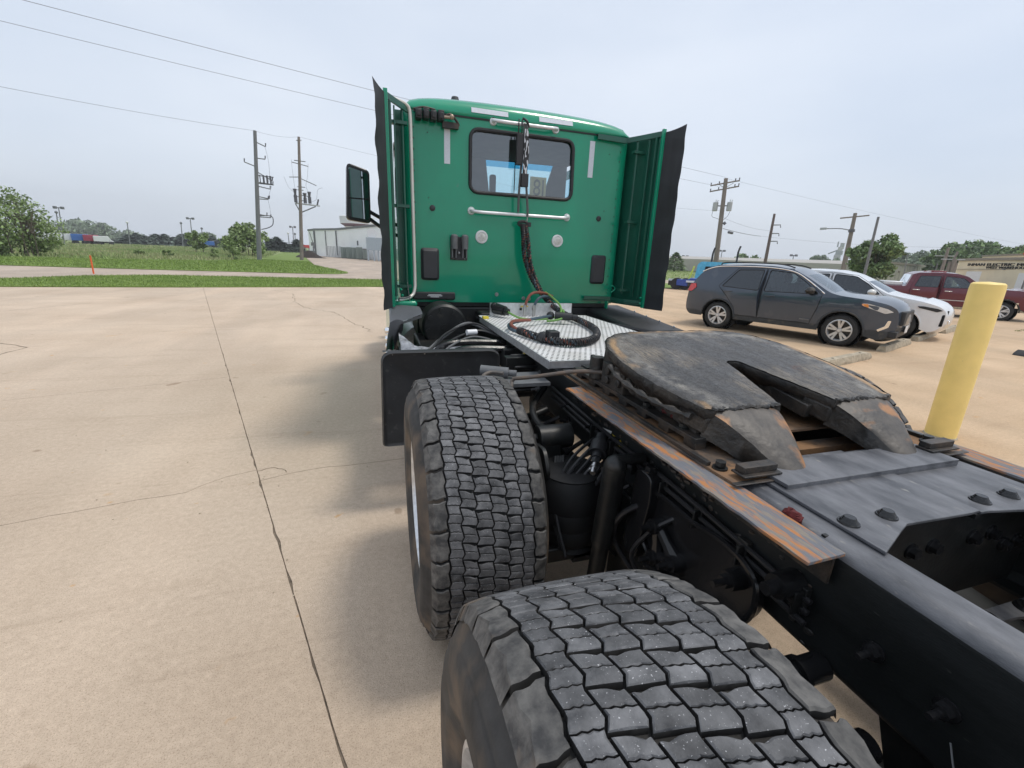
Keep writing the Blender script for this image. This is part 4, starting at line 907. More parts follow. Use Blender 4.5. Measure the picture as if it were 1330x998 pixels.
# denser running gear between the wheels and the left rail
for y in (1.775, .325):
    mb = MB(); mb.lathe([(0, .06), (0, .255), (.012, .265), (.03, .262), (.035, .25), (.035, .06)], (-.735, y, ZW), 'X', 40); P_(mb, 'brake_dust_shield', 'black')
for (x0, x1, y0, y1, z0, z1, nm) in ((-.46, -.44, .98, 1.36, .34, .78, 'hanger_leg'), (-.70, -.46, 1.02, 1.10, .38, .50, 'lower_arm'), (-.50, -.46, 1.30, 2.05, .66, .74, 'lower_rail_bracket'), (-.66, -.44, 1.84, 1.98, .58, .78, 'spring_bracket'), (-.62, -.48, .50, 1.00, .40, .49, 'trailing_beam'), (-.58, -.45, 2.02, 2.12, .55, .80, 'step_bracket')):
    mb = MB(); mb.box(x0, x1, y0, y1, z0, z1); P_(mb, nm, 'black', bevel=.008)
mb = MB(); mb.box(-.40, .40, 1.06, 1.30, .42, .70); P_(mb, 'centre_gearbox', 'black', bevel=.06)
mb = MB(); mb.cyl((0, 1.1, .62), (0, 3.9, .80), .06, n=20); P_(mb, 'drive_shaft', 'black')
mb = MB(); mb.lathe([(-.30, .01), (-.30, .13), (-.28, .15), (.28, .15), (.30, .13), (.30, .01)], (.0, 2.75, .62), 'X', 28); P_(mb, 'air_reservoir', 'black')
rr = random.Random(21)
for k in range(9):
    y0 = 1.0 + .14 * k; z = .86 - .02 * (k % 3)
    mb = MB(); mb.tube(smooth_path([(-.45, y0, z), (-.50 - rr.uniform(0, .05), y0 + .05, z - .08), (-.49 - rr.uniform(0, .06), y0 + .10, z - .22), (-.46, y0 + .02, z - .34)], 5), .008 + .003 * (k % 2), 7); P_(mb, 'air_line', 'hoseblk')
for k in range(3):
    mb = MB(); mb.tube(smooth_path([(-.446, .55, .93 - .03 * k), (-.452, 1.0, .955 - .03 * k), (-.448, 1.5, .95 - .03 * k), (-.455, 2.1, .97 - .03 * k)], 8), .008, 7); P_(mb, 'harness_line', 'hoseblk')

for k in range(6):
    mb = MB(); x0 = -.68 - .012 * k
    mb.tube(smooth_path([(-.47, 1.56 - .03 * k, .90 - .01 * k), (-.62, 1.48 - .02 * k, .84 - .03 * k), (-.70, 1.42 + .02 * k, .70 - .02 * k), (-.69, 1.30 + .04 * k, .52)], 6), .007 + .003 * (k % 2), 7); P_(mb, 'air_line', 'hoseblk')
mb = MB(); mb.extr(fillet([(1.62, .88), (1.50, .90), (1.44, .82), (1.50, .66), (1.60, .60)], .03, 3), 'X', -.735, -.715); P_(mb, 'chamber_bracket', 'black', bevel=.003)
# small welded brackets and clips along the outside of the rail
rr = random.Random(33)
for k in range(7):
    y = .56 + k * .17; mb = MB(); mb.box(-.452, -.434, y, y + .035, ZF - .20 - .05 * (k % 2), ZF - .13); mb.box(-.475, -.434, y + .006, y + .012, ZF - .20, ZF - .14); P_(mb, 'line_clip', 'black', bevel=.002)
mb = MB()
for k in range(90):
    y = rr.uniform(.5, 1.7); mb.ball((-.4335 - rr.uniform(0, .004), y, ZF - rr.uniform(.09, .28)), rr.uniform(.003, .010), 6, 0, (.5, 1.5, 1))
P_(mb, 'caked_dirt', 'rustdark')['kind'] = 'stuff'
# ---------------- aluminium deck plate behind the cab
m = bpy.data.materials.new('dimpled_deck_plate'); m.use_nodes = True; t = m.node_tree; b = t.nodes['Principled BSDF']; L = t.links.new
tc = t.nodes.new('ShaderNodeTexCoord'); sp = t.nodes.new('ShaderNodeSeparateXYZ'); L(tc.outputs['Object'], sp.inputs[0])
def mth(op, a, bb=None, c=None):
    n = t.nodes.new('ShaderNodeMath'); n.operation = op
    for i, v in enumerate((a, bb, c)):
        if v is None: continue
        if isinstance(v, (int, float)): n.inputs[i].default_value = v
        else: L(v, n.inputs[i])
    return n.outputs[0]
PT = .034
row = mth('FLOOR', mth('DIVIDE', sp.outputs[1], PT)); xs = mth('ADD', mth('DIVIDE', sp.outputs[0], PT), mth('MULTIPLY', row, .5))
fx = mth('SUBTRACT', mth('FRACT', xs), .5); fy = mth('SUBTRACT', mth('FRACT', mth('DIVIDE', sp.outputs[1], PT)), .5)
dd = mth('SQRT', mth('ADD', mth('MULTIPLY', fx, fx), mth('MULTIPLY', fy, fy)))
r = t.nodes.new('ShaderNodeValToRGB'); L(dd, r.inputs[0]); e = r.color_ramp.elements; e[0].position = .20; e[0].color = (.02, .02, .02, 1); e[1].position = .25; e[1].color = (.72, .72, .71, 1)
e2 = r.color_ramp.elements.new(.30); e2.color = (.80, .80, .79, 1); e3 = r.color_ramp.elements.new(.42); e3.color = (.70, .70, .69, 1)
nn = t.nodes.new('ShaderNodeTexNoise'); nn.inputs['Scale'].default_value = 5; nn.inputs['Detail'].default_value = 6; L(tc.outputs['Object'], nn.inputs[0])
rr2 = t.nodes.new('ShaderNodeValToRGB'); rr2.color_ramp.elements[0].position = .5; rr2.color_ramp.elements[1].position = .8; rr2.color_ramp.elements[0].color = (1, 1, 1, 1); rr2.color_ramp.elements[1].color = (.72, .69, .64, 1); L(nn.outputs[0], rr2.inputs[0])
mm = t.nodes.new('ShaderNodeMix'); mm.data_type = 'RGBA'; mm.blend_type = 'MULTIPLY'; mm.inputs[0].default_value = 1; L(r.outputs[0], mm.inputs[6]); L(rr2.outputs[0], mm.inputs[7]); L(mm.outputs[2], b.inputs['Base Color'])
b.inputs['Metallic'].default_value = .0; b.inputs['Roughness'].default_value = .45
bp = t.nodes.new('ShaderNodeBump'); bp.inputs['Distance'].default_value = .004; L(r.outputs[0], bp.inputs['Height']); L(bp.outputs[0], b.inputs['Normal'])
M['deck'] = m
ZD = 1.135
mb = MB(); mb.box(-.50, .55, 2.05, 3.78, ZD - .004, ZD); o = P_(mb, 'deck_plate', 'deck')
mb = MB(); mb.box(-.508, -.5005, 2.045, 3.70, ZD - .045, ZD + .0015); mb.box(-.508, .55, 2.038, 2.0495, ZD - .040, ZD + .0010); mb.box(.5505, .558, 2.045, 3.78, ZD - .045, ZD + .0015); P_(mb, 'deck_flange', 'alu', bevel=.001)
mb = MB(); mb.box(-.40, .40, 3.76, 3.768, ZD + .001, ZD + .115); P_(mb, 'deck_back_panel', 'alu')
for x in (-.44, .05, .5):
    mb = MB(); mb.box(x - .02, x + .02, 2.10, 3.7, ZF + .001, ZD - .0045); P_(mb, 'deck_support', 'black')
mb = MB(); mb.box(-.508 + .0, -.46, 3.55, 3.60, ZD + .002, ZD + .02); P_(mb, 'yellow_tag', 'stickery')
mb = MB(); mb.box(-.437, -.4355, 2.62, 2.68, ZF - .15, ZF - .03); P_(mb, 'frame_label', 'sticker')
mb = MB(); mb.box(-.438, -.4372, 2.63, 2.67, ZF - .055, ZF - .035); P_(mb, 'frame_label', 'stickery')
mb = MB(); mb.cyl((-.36, 3.72, ZD + .07), (-.30, 3.62, ZD + .06), .05, .042, 18); mb.cyl((-.30, 3.62, ZD + .06), (-.28, 3.59, ZD + .055), .03, n=14); mb.ball((-.37, 3.72, ZD + .09), .035, 12); P_(mb, 'electrical_socket', 'black_gloss')
mb = MB()
for x in (-.12, -.08, .0): mb.box(x, x + .02, 3.752, 3.757, ZD + .05, ZD + .07)
P_(mb, 'panel_slot', 'black')
mb = MB(); mb.box(-.11, -.04, 3.754, 3.758, ZD + .08, ZD + .09); P_(mb, 'panel_sticker', 'stickery')

# ---------------- coupling hoses
def braid(path, name_cols, r=.012, R=.018, turns=9, wrap=True):
    P = smooth_path(path, 14); n = len(P); fr = []; a = None
    for i, p in enumerate(P):
        d = (P[min(i + 1, n - 1)] - P[max(i - 1, 0)]).normalized()
        a = d.orthogonal().normalized() if a is None else (a - d * a.dot(d)).normalized(); fr.append((p, a.copy(), d.cross(a)))
    for k, cname in enumerate(name_cols):
        ph = 2 * math.pi * k / len(name_cols); pts = [p + (a * math.cos(turns * 2 * math.pi * i / n + ph) + b * math.sin(turns * 2 * math.pi * i / n + ph)) * R for i, (p, a, b) in enumerate(fr)]
        mb = MB(); mb.tube(pts, r, 7); P_(mb, 'air_hose', cname)
    if wrap:
        L_ = sum((P[i + 1] - P[i]).length for i in range(n - 1)); tw = int(L_ / .026); mb = MB(); pts = []
        for q in range(tw * 12):
            f = q / (tw * 12) * (n - 1); i = min(int(f), n - 2); u = f - i; p = fr[i][0].lerp(fr[i + 1][0], u); A = fr[i][1]; B = fr[i][2]; th = 2 * math.pi * q / 12
            pts.append(p + (A * math.cos(th) + B * math.sin(th)) * (R + r + .001))
        mb.tube(pts, .0055, 5); P_(mb, 'spiral_wrap', 'hoseblk')
YW = 4.2
braid([(-.010, YW - .09, 1.95), (-.005, YW - .11, 1.85), (.015, YW - .12, 1.65), (.09, YW - .16, 1.45), (.19, YW - .36, 1.26), (.23, YW - .62, 1.185), (.235, YW - .95, 1.17), (.17, YW - 1.35, 1.167), (.04, YW - 1.64, 1.165), (-.11, YW - 1.80, 1.165), (-.26, YW - 1.83, 1.165), (-.37, YW - 1.68, 1.165), (-.44, YW - 1.42, 1.17)], ['hoseblk', 'hosered', 'hoseblue'], .009, .012, 16)
braid([(.02, YW - .09, 1.93), (.04, YW - .12, 1.80), (.07, YW - .13, 1.60), (.14, YW - .15, 1.42), (.22, YW - .22, 1.27), (.28, YW - .40, 1.20)], ['hoseblk', 'hoseblk', 'hosered'], .009, .011, 9)
for pts, cname, r in (([(-.44, 2.80, 1.17), (-.46, 2.90, 1.19), (-.40, 3.02, 1.20), (-.24, 3.12, 1.19)], 'hosered', .012), ([(-.43, 2.76, 1.16), (-.47, 2.86, 1.165), (-.42, 3.05, 1.175), (-.20, 3.18, 1.19), (.0, 3.28, 1.2)], 'hoseblue', .012),
                      ([(.26, 3.92, 1.30), (.12, 3.80, 1.34), (-.02, 3.72, 1.34), (-.08, 3.70, 1.26), (-.09, 3.70, 1.14)], 'hosered', .012), ([(.27, 3.92, 1.27), (.14, 3.78, 1.31), (.04, 3.70, 1.30), (.0, 3.69, 1.24), (-.005, 3.69, 1.14)], 'hoseblue', .012),
                      ([(-.28, 3.60, 1.19), (-.2, 3.45, 1.155), (0, 3.38, 1.16), (.15, 3.45, 1.19), (.20, 3.6, 1.26), (.18, 3.9, 1.34)], 'hosegreen', .009), ([(-.05, 3.25, 1.16), (.05, 3.22, 1.18), (.12, 3.3, 1.2), (.2, 3.5, 1.22)], 'hosegreen', .009)):
    mb = MB(); mb.tube(smooth_path(pts, 8), r, 8); P_(mb, 'air_hose', cname)
mb = MB(); mb.cyl((.03, 3.28, 1.20), (.16, 3.22, 1.20), .035, .03, 14); mb.cyl((.16, 3.22, 1.20), (.20, 3.2, 1.20), .02, n=12); mb.ball((.0, 3.30, 1.2), .035, 10); P_(mb, 'hose_connector', 'plastic', bevel=.004)
mb = MB(); mb.box(-.35, -.28, 2.44, 2.52, 1.137, 1.22); P_(mb, 'hose_clip', 'plastic', bevel=.006)
mb = MB(); mb.ball((-.36, 2.52, 1.17), .040, 10); P_(mb, 'hose_clip', 'plastic')
for k, x in enumerate((-.09, -.005)):
    mb = MB(); mb.cyl((x, 3.70 - .01 * k, 1.14), (x, 3.70 - .01 * k, 1.24), .015, n=12); P_(mb, 'hose_spring', 'steel')

# ---------------- cab
ZC0, ZS, ZR = 1.205, 2.806, 2.985
XW = 1.045
# rear wall with a window opening
win = fillet([(-.505, 2.205), (.505, 2.205), (.490, 2.722), (-.505, 2.722)][::1], .085, 6)
wall = fillet([(-XW, ZC0), (XW, ZC0), (XW, ZS), (-XW, ZS)], [.01, .01, .05, .05], 4)
pv, pf = cdt([wall], .12, holes=[win])
mb = MB(); o0 = 0
mb.add([(x, YW, z) for x, z in pv], pf)
n = len(win); o = len(mb.v); mb.v += [(x, YW, z) for x, z in win] + [(x, YW + .05, z) for x, z in win]
for i in range(n): mb.f.append((o + i, o + (i + 1) % n, o + n + (i + 1) % n, o + n + i)); mb.m.append(0)
# stamped panel: slightly proud centre field following the wall outline
P_(mb, 'rear_wall', 'green', smooth=30)
mb = MB(); mb.add([(x, YW + .03, z) for x, z in cdt([wall], 9, holes=[win])[0]], cdt([wall], 9, holes=[win])[1]); P_(mb, 'rear_trim_panel', 'interior')
for sx in (-1, 1):
    # rounded corner post
    mb = MB(); pr = [(XW, YW), (XW + .020, YW + .006), (XW + .036, YW + .022), (XW + .042, YW + .045), (XW + .042, YW + .08)]
    mb.grid(lambda u, v: (sx * pr[int(round(u * 4))][0], pr[int(round(u * 4))][1], ZC0 + v * (ZS - ZC0)), 4, 1); P_(mb, 'corner_post', 'green', smooth=60)
    mb = MB()
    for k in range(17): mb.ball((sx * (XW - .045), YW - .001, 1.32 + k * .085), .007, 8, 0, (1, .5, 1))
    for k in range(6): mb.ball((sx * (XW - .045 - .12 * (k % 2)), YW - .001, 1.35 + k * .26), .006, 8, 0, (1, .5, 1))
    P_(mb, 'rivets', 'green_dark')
    # side wall with door window opening
    dw = fillet([(5.05, 2.10), (6.15, 2.05), (5.95, 2.62), (5.05, 2.66)], .06, 4); sd = [(YW + .08, ZC0 - .02), (6.35, ZC0 - .35), (6.75, 1.85), (6.25, 2.72), (YW + .08, ZS)]
    pv2, pf2 = cdt([sd], .3, holes=[dw]); mb = MB(); mb.add([(sx * (XW + .042), y, z) for y, z in pv2], pf2); P_(mb, 'side_wall', 'green')
    mb = MB(); mb.add([(sx * (XW + .034), y, z) for y, z in dw], [tuple(range(len(dw)))]); P_(mb, 'door_window', 'glass')
    mb = MB(); mb.box(*sorted((sx * (XW + .043), sx * (XW + .075))), 4.98, 5.12, 1.75, 1.80); P_(mb, 'door_handle', 'chrome', bevel=.004)
# roof cap: crowned shell with a rolled rear edge
mb = MB(); NX = 28; secs = [(YW - .004, 0), (YW - .012, .012), (YW - .012, .03), (YW + .000, .075), (YW + .03, .120), (YW + .08, .150), (YW + .2, .165), (YW + .8, .175), (YW + 1.50, .12), (YW + 1.70, .06)]
hwid = XW + .042
for (y, dz) in secs:
    for i in range(NX + 1):
        u = -1 + 2 * i / NX; k = max(0, 1 - abs(u) ** 7) ** .35; x = u * (hwid + .012)
        zz = ZS + .004 + max(dz, 0) * (k * (.80 + .20 * (1 - u * u))) + min(dz, 0)
        mb.v.append((x, y, zz))
for j in range(len(secs) - 1):
    for i in range(NX): mb.f.append((j * (NX + 1) + i, j * (NX + 1) + i + 1, (j + 1) * (NX + 1) + i + 1, (j + 1) * (NX + 1) + i)); mb.m.append(0)
P_(mb, 'roof_cap', 'green', smooth=50)
mb = MB(); mb.box(-XW + .05, XW - .02, YW - .009, YW - .001, ZS - .010, ZS + .003); P_(mb, 'roof_seam', 'black')
mb = MB(); mb.box(-XW, XW, YW + .04, 5.6, ZS - .03, ZS - .01); P_(mb, 'headliner', 'interior')
mb = MB(); mb.cyl((-.60, YW + .25, 2.975), (-.60, YW + .25, 3.02), .045, .03, 14); P_(mb, 'roof_antenna_base', 'dplastic')
mb = MB(); mb.box(-XW, XW, YW + .02, 6.4, ZC0 - .04, ZC0 - .001); P_(mb, 'cab_floor', 'black')
# interior: windscreen, dash, seats, pillar cards
mb = MB(); mb.add([(-.98, 5.95, 2.95), (1.1, 5.95, 2.95), (.98, 6.75, 1.90), (-.98, 6.75, 1.90)], [(0, 1, 2, 3)]); P_(mb, 'windscreen', mat('windscreen_tint', (.5, .8, .9), .05, trans=1) if False else glass('windscreen_glass', (.60, .88, .96), .0))
mb = MB(); mb.add([(-.06, 5.645, 2.775), (.90, 5.645, 2.785), (.88, 5.645, 2.71), (-.05, 5.645, 2.70)], [(0, 1, 2, 3)]); P_(mb, 'windscreen_shade_band', glass('blue_shade_band', (.12, .50, .72), .0))
mb = MB(); mb.box(-1.0, 1.0, 6.1, 6.75, 1.70, 1.93); P_(mb, 'dashboard', 'interior', bevel=.04)
mb = MB(); mb.tube([(-1.05, 5.95, 2.9), (-1.0, 6.75, 1.9)], .05, 8); mb.tube([(1.05, 5.95, 2.9), (1.0, 6.75, 1.9)], .05, 8); P_(mb, 'windscreen_pillars', 'interior')
mb = MB(); mb.tube([(.36, 5.66, 2.41), (.36, 5.66, 2.78)], .006, 5); P_(mb, 'aerial_rod', 'gplastic')
for sx in (-1, 1):
    mb = MB(); mb.box(sx * .52 - .24, sx * .52 + .24, 5.0, 5.5, 1.55, 1.72); mb.box(sx * .52 - .24, sx * .52 + .24, 4.92, 5.04, 1.7, 2.10); mb.box(sx * .52 - .10, sx * .52 + .10, 4.94, 5.02, 2.10, 2.24); P_(mb, 'seat', 'dplastic', bevel=.03)
mb = MB(); mb.extr(fillet([(.044, 2.35), (.120, 2.35), (.120, 2.615), (.044, 2.615)], .025, 3), 'Y', 5.66, 5.70); P_(mb, 'headrest_post', 'dplastic')
bo = [(-1.04, 1.25), (1.04, 1.25), (1.04, 2.79), (-1.04, 2.79)]; bh = [(.018, 2.409), (.762, 2.420), (.862, 2.775), (-.030, 2.765)]
bv, bf = cdt([bo], 9, holes=[bh]); mb = MB(); mb.add([(x, 5.60, z) for x, z in bv], bf); mb.add([(x, 5.63, z) for x, z in bv], bf); P_(mb, 'added_view_mask', 'interior')  # added panel; its hole shapes the bright patch seen in the rear window
M['card'] = mat('reflected_sign_yellow', (.80, .76, .42), .7, var=.08)
mb = MB(); mb.box(.108, .275, 4.30, 4.303, 2.18, 2.402); P_(mb, 'reflected_sign_card', 'card')  # added card standing in for a sign reflected in the window glass
M['cardink'] = mat('reflected_sign_ink', (.20, .21, .14), .7)
text_mesh('reflected_sign_number', '8I', .21, Matrix.Translation((.20, 4.296, 2.235)) @ Matrix.Rotation(math.pi / 2, 4, 'X'), 'cardink', T, .001, .8)
# window: glass and rubber surround
mb = MB(); mb.add([(x, YW + .012, z) for x, z in win], [tuple(range(len(win)))]); P_(mb, 'rear_window', glass('rear_glass', (.78, .84, .86), .12))
mb = MB(); P = [(x, YW - .006, z) for x, z in win]; 
mb.tube(P + [P[0]], .016, 8); P_(mb, 'window_gasket', 'hoseblk')
# grab bars
def grab(x0, x1, z, name='grab_bar'):
    mb = MB(); q = .045
    mb.tube(smooth_path([(x0, YW - .01, z), (x0 + .003, YW - q, z - .004), (x0 + .05, YW - .075, z - .012), (x0 + .1, YW - .078, z - .014)], 5) + smooth_path([(x1 - .1, YW - .078, z - .014), (x1 - .05, YW - .075, z - .012), (x1 - .003, YW - q, z - .004), (x1, YW - .01, z)], 5), .015, 12)
    for x in (x0, x1): mb.cyl((x, YW - .001, z), (x, YW - .012, z), .036, .030, 20); mb.ball((x, YW - .014, z), .022, 12)
    P_(mb, name, 'white' if False else mat('polished_bar', (.74, .75, .76), .28, metal=.35, var=.06))
grab(-.300, .300, 2.812 - .012); grab(-.490, .475, 2.045)
# work lights
for sx in (-1, 1):
    mb = MB(); mb.lathe([(0, .060), (-.012, .058), (-.016, .046), (-.010, .044)], (sx * .388, YW - .001, 1.820), 'Y', 32); P_(mb, 'lamp_bezel', 'white')
    mb = MB(); mb.lathe([(-.010, .044), (-.016, .030), (-.018, .001)], (sx * .388, YW - .001, 1.820), 'Y', 28); mb.lathe([(-.019, .020), (-.021, .019), (-.021, .015)], (sx * .388, YW - .001, 1.820), 'Y', 24); P_(mb, 'work_lamp', 'lens')
# reflective tape
for (x0, x1, z0, z1) in ((-.738, -.686, 2.42, 2.74), (.664, .716, 2.425, 2.745)):
    mb = MB(); mb.box(x0, x1, YW - .0025, YW - .0005, z0, z1); P_(mb, 'reflective_tape', 'tape')
for (x0, x1) in ((-.50, -.165), (.13, .465)):
    mb = MB(); mb.grid(lambda u, v: (x0 + (x1 - x0) * u, YW - .0165 + .014 * v, ZS + .040 + .042 * v - .002), 6, 1); 
    P_(mb, 'reflective_tape', 'tape')
# vent covers
for cx, hw in ((-.876, .083), (.868, .080)):
    mb = MB(); f0 = fillet([(cx - hw, 1.41), (cx + hw, 1.41), (cx + hw, 1.70), (cx - hw, 1.70)], .03, 4); f1 = fillet([(cx - hw + .022, 1.432), (cx + hw - .022, 1.432), (cx + hw - .022, 1.672), (cx - hw + .022, 1.672)], .012, 4)
    n = len(f0); mb.v = [(x, YW - .001, z) for x, z in f0] + [(x, YW - .012, z) for x, z in f0] + [(x, YW - .034, z) for x, z in f1]
    for k in (0, 1):
        for i in range(n): mb.f.append((k * n + i, k * n + (i + 1) % n, (k + 1) * n + (i + 1) % n, (k + 1) * n + i)); mb.m.append(0)
    mb.f.append(tuple(range(2 * n, 3 * n))); mb.m.append(0); P_(mb, 'vent_cover', 'dplastic', smooth=30)
# plugs
for x, z in ((-.846, 2.045), (.826, 2.055)):
    mb = MB(); mb.lathe([(0, .026), (-.008, .024), (-.012, .014), (-.012, .001)], (x, YW - .001, z), 'Y', 20); P_(mb, 'rubber_plug', 'dplastic')
# hose holder bracket
mb = MB(); mb.box(-.686, -.524, YW - .012, YW - .001, 1.60, 1.81); P_(mb, 'gladhand_bracket', 'dplastic', bevel=.004)
for x in (-.655, -.556):
    mb = MB(); mb.cyl((x, YW - .05, 1.815), (x, YW - .05, 1.70), .032, .030, 14); mb.ball((x, YW - .05, 1.815), .032, 12, 0, (1, 1, .5)); mb.box(x - .022, x - .012, YW - .05, YW - .01, 1.62, 1.72); mb.box(x + .012, x + .022, YW - .05, YW - .01, 1.62, 1.72); P_(mb, 'gladhand_holder', 'gplastic')
mb = MB(); mb.ball((-.606, YW - .014, 1.665), .014, 10); mb.ball((-.66, YW - .014, 1.615), .010, 8); mb.ball((-.55, YW - .014, 1.615), .010, 8); P_(mb, 'bracket_screw', 'steel')
# label strip at lower left
mb = MB(); mb.box(-1.045, -.645, YW - .045, YW - .001, 1.232, 1.302); P_(mb, 'rear_step_bumper', 'plastic', bevel=.012)
for k, (x0, x1, z) in enumerate(((-.90, -.78, 1.278), (-.91, -.77, 1.268), (-.88, -.80, 1.258))):
    mb = MB(); mb.box(x0, x1, YW - .0465, YW - .0455, z - .0028, z + .0028); P_(mb, 'printed_line', 'white')
for x, z in ((-.223, 1.285), (.06, 1.25), (.12, 1.245)):
    mb = MB(); mb.hexbolt((x, YW, z), (0, -1, 0), .014, .010); P_(mb, 'cab_bolt', 'steel')
# upper left wiring block
mb = MB(); rr = random.Random(2)
for k in range(4): x = -.985 + k * .062; mb.box(x, x + .050, YW - .10, YW - .01, 2.725 + .006 * (k % 2), 2.80 + .008 * (k % 2)); mb.box(x + .008, x + .042, YW - .112, YW - .10, 2.74, 2.79)
P_(mb, 'junction_block', 'plastic', bevel=.006)
mb = MB(); mb.tube(smooth_path([(-.75, YW - .05, 2.76), (-.70, YW - .07, 2.79), (-.65, YW - .06, 2.76), (-.62, YW - .05, 2.72), (-.66, YW - .05, 2.70)], 5), .010, 6); mb.tube(smooth_path([(-1.0, YW - .05, 2.80), (-.92, YW - .06, 2.82), (-.82, YW - .05, 2.815)], 5), .008, 6)
mb.box(-.76, -.62, YW - .06, YW - .01, 2.69, 2.735); P_(mb, 'cable_loop', 'rustdark')
mb = MB(); mb.ball((-.685, YW - .09, 2.765), .022, 10); mb.cyl((-.77, YW - .08, 2.76), (-.69, YW - .09, 2.76), .012, n=10); P_(mb, 'cable_fitting', mat('tarnished_brass', (.35, .27, .2), .4, metal=.6))
# hose hanger: bungee straps with a printed sleeve
mb = MB(); mb.tube(smooth_path([(-.035, YW - .10, 2.79), (-.04, YW - .09, 2.60), (-.062, YW - .10, 2.28), (-.06, YW - .09, 2.05)], 6), .011, 8); mb.tube(smooth_path([(-.015, YW - .11, 2.79), (-.01, YW - .10, 2.55), (.0, YW - .11, 2.30), (.028, YW - .10, 2.08), (.03, YW - .09, 2.02)], 6), .011, 8); P_(mb, 'bungee_strap', mat('grey_bungee', (.10, .10, .10), .6))
mb = MB(); mb.box(-.105, -.045, YW - .12, YW - .085, 2.45, 2.70); mb.box(-.055, .012, YW - .135, YW - .09, 2.27, 2.38); mb.cyl((-.09, YW - .1, 2.70), (-.09, YW - .1, 2.82), .006, n=6); mb.cyl((-.06, YW - .1, 2.70), (-.06, YW - .1, 2.82), .006, n=6); mb.tube(smooth_path([(-.05, YW - .09, 2.83), (-.02, YW - .12, 2.80), (.0, YW - .1, 2.76)], 4), .012, 6); P_(mb, 'strap_sleeve', 'hoseblk', bevel=.006)
mb = MB(); mb.extr([(-.045, 2.38), (-.005, 2.38), (.006, 2.55), (-.010, 2.74), (-.040, 2.74)], 'Y', YW - .131, YW - .120); P_(mb, 'printed_sleeve', mat('black_white_print', (.02, .02, .022), .6, col2=(.6, .62, .66), scale=16, lo=.50, hi=.53, stretch=(3, 1, 1.0), detail=1))
mb = MB(); mb.tube(smooth_path([(.03, YW - .09, 2.10), (.035, YW - .09, 2.03), (.03, YW - .085, 1.98)], 4), .006, 6); P_(mb, 'hook', 'steel')
mb = MB(); mb.tube([(-.01 + .045 * math.cos(a), YW - .09, 1.955 + .02 * math.sin(a)) for a in np.linspace(0, 6.28, 14)], .013, 6); mb.box(.04, .07, YW - .10, YW - .08, 1.93, 1.97); P_(mb, 'hose_clamp', 'hoseblk')

# ---------------- side fairings
for sx in (-1, 1):
    mb = MB()
    z0, z1 = 1.205, 2.815 
    a = (sx * 1.185, YW + .12); b_ = (sx * 1.235, 3.84)
    if sx > 0: a = (1.10, YW + .10)
    else:
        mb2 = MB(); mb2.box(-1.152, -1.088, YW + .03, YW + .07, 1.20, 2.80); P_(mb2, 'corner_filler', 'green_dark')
    mb.add([(a[0], a[1], z0), (b_[0], b_[1], z0), (b_[0], b_[1], z1), (a[0], a[1], z1)], [(0, 1, 2, 3)])
    mb.add([(a[0] + sx * .012, a[1], z0), (b_[0] + sx * .012, b_[1], z0), (b_[0] + sx * .012, b_[1], z1), (a[0] + sx * .012, a[1], z1)], [(0, 3, 2, 1)])
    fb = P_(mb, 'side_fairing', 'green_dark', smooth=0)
    # channel edge posts
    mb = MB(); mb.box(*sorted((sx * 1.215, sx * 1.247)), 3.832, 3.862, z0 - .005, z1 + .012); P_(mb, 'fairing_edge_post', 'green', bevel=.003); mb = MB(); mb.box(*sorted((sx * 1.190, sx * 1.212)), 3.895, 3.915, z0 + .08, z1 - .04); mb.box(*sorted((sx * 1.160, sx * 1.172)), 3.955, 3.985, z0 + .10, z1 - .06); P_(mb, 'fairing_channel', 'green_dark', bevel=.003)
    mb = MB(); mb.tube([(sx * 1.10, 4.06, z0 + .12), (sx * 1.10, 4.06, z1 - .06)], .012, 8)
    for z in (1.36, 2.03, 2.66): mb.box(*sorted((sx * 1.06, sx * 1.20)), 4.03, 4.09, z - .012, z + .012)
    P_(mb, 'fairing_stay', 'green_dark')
    mb = MB(); NZ = 40
    def rub(u, v, sx=sx):
        z = 1.195 + v * (2.80 - 1.195); wv = .006 * math.sin(v * 23 + (1 if sx > 0 else 3)) + .004 * math.sin(v * 51); 
        return (sx * (1.237 + .078 * u + wv * u), 3.838 - .20 * u + .4 * wv * u, z + (.03 * u ** 2 * (1 if v > .98 else 0)))
    mb.grid(rub, 4, NZ); P_(mb, 'fairing_rubber', 'rubberflap', smooth=60)
# right side fairing brackets
mb = MB()
def angle_bar(pts, h=.045):
    for i in range(len(pts) - 1):
        (x0, y0, z0_), (x1, y1, z1_) = pts[i], pts[i + 1]
        mb.add([(x0, y0, z0_), (x1, y1, z1_), (x1, y1, z1_ - h), (x0, y0, z0_ - h)], [(0, 1, 2, 3)])
        mb.add([(x0, y0, z0_), (x1, y1, z1_), (x1, y1 + .035, z1_), (x0, y0 + .035, z0_)], [(0, 1, 2, 3)])
        mb.add([(x0, y0 - .0, z0_ - h), (x1, y1, z1_ - h), (x1, y1 + .03, z1_ - h), (x0, y0 + .03, z0_ - h)], [(0, 1, 2, 3)])
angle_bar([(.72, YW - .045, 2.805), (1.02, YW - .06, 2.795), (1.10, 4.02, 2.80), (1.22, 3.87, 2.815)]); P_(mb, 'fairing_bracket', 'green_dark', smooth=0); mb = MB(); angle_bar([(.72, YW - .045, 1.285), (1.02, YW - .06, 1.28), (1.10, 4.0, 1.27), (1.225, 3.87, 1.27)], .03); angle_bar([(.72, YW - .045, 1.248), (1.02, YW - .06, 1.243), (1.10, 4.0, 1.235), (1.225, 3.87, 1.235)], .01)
P_(mb, 'fairing_bracket', 'green_dark', smooth=0); mb = MB(); angle_bar([(-1.02, YW - .06, 2.795), (-1.10, 4.02, 2.80), (-1.22, 3.87, 2.815)])
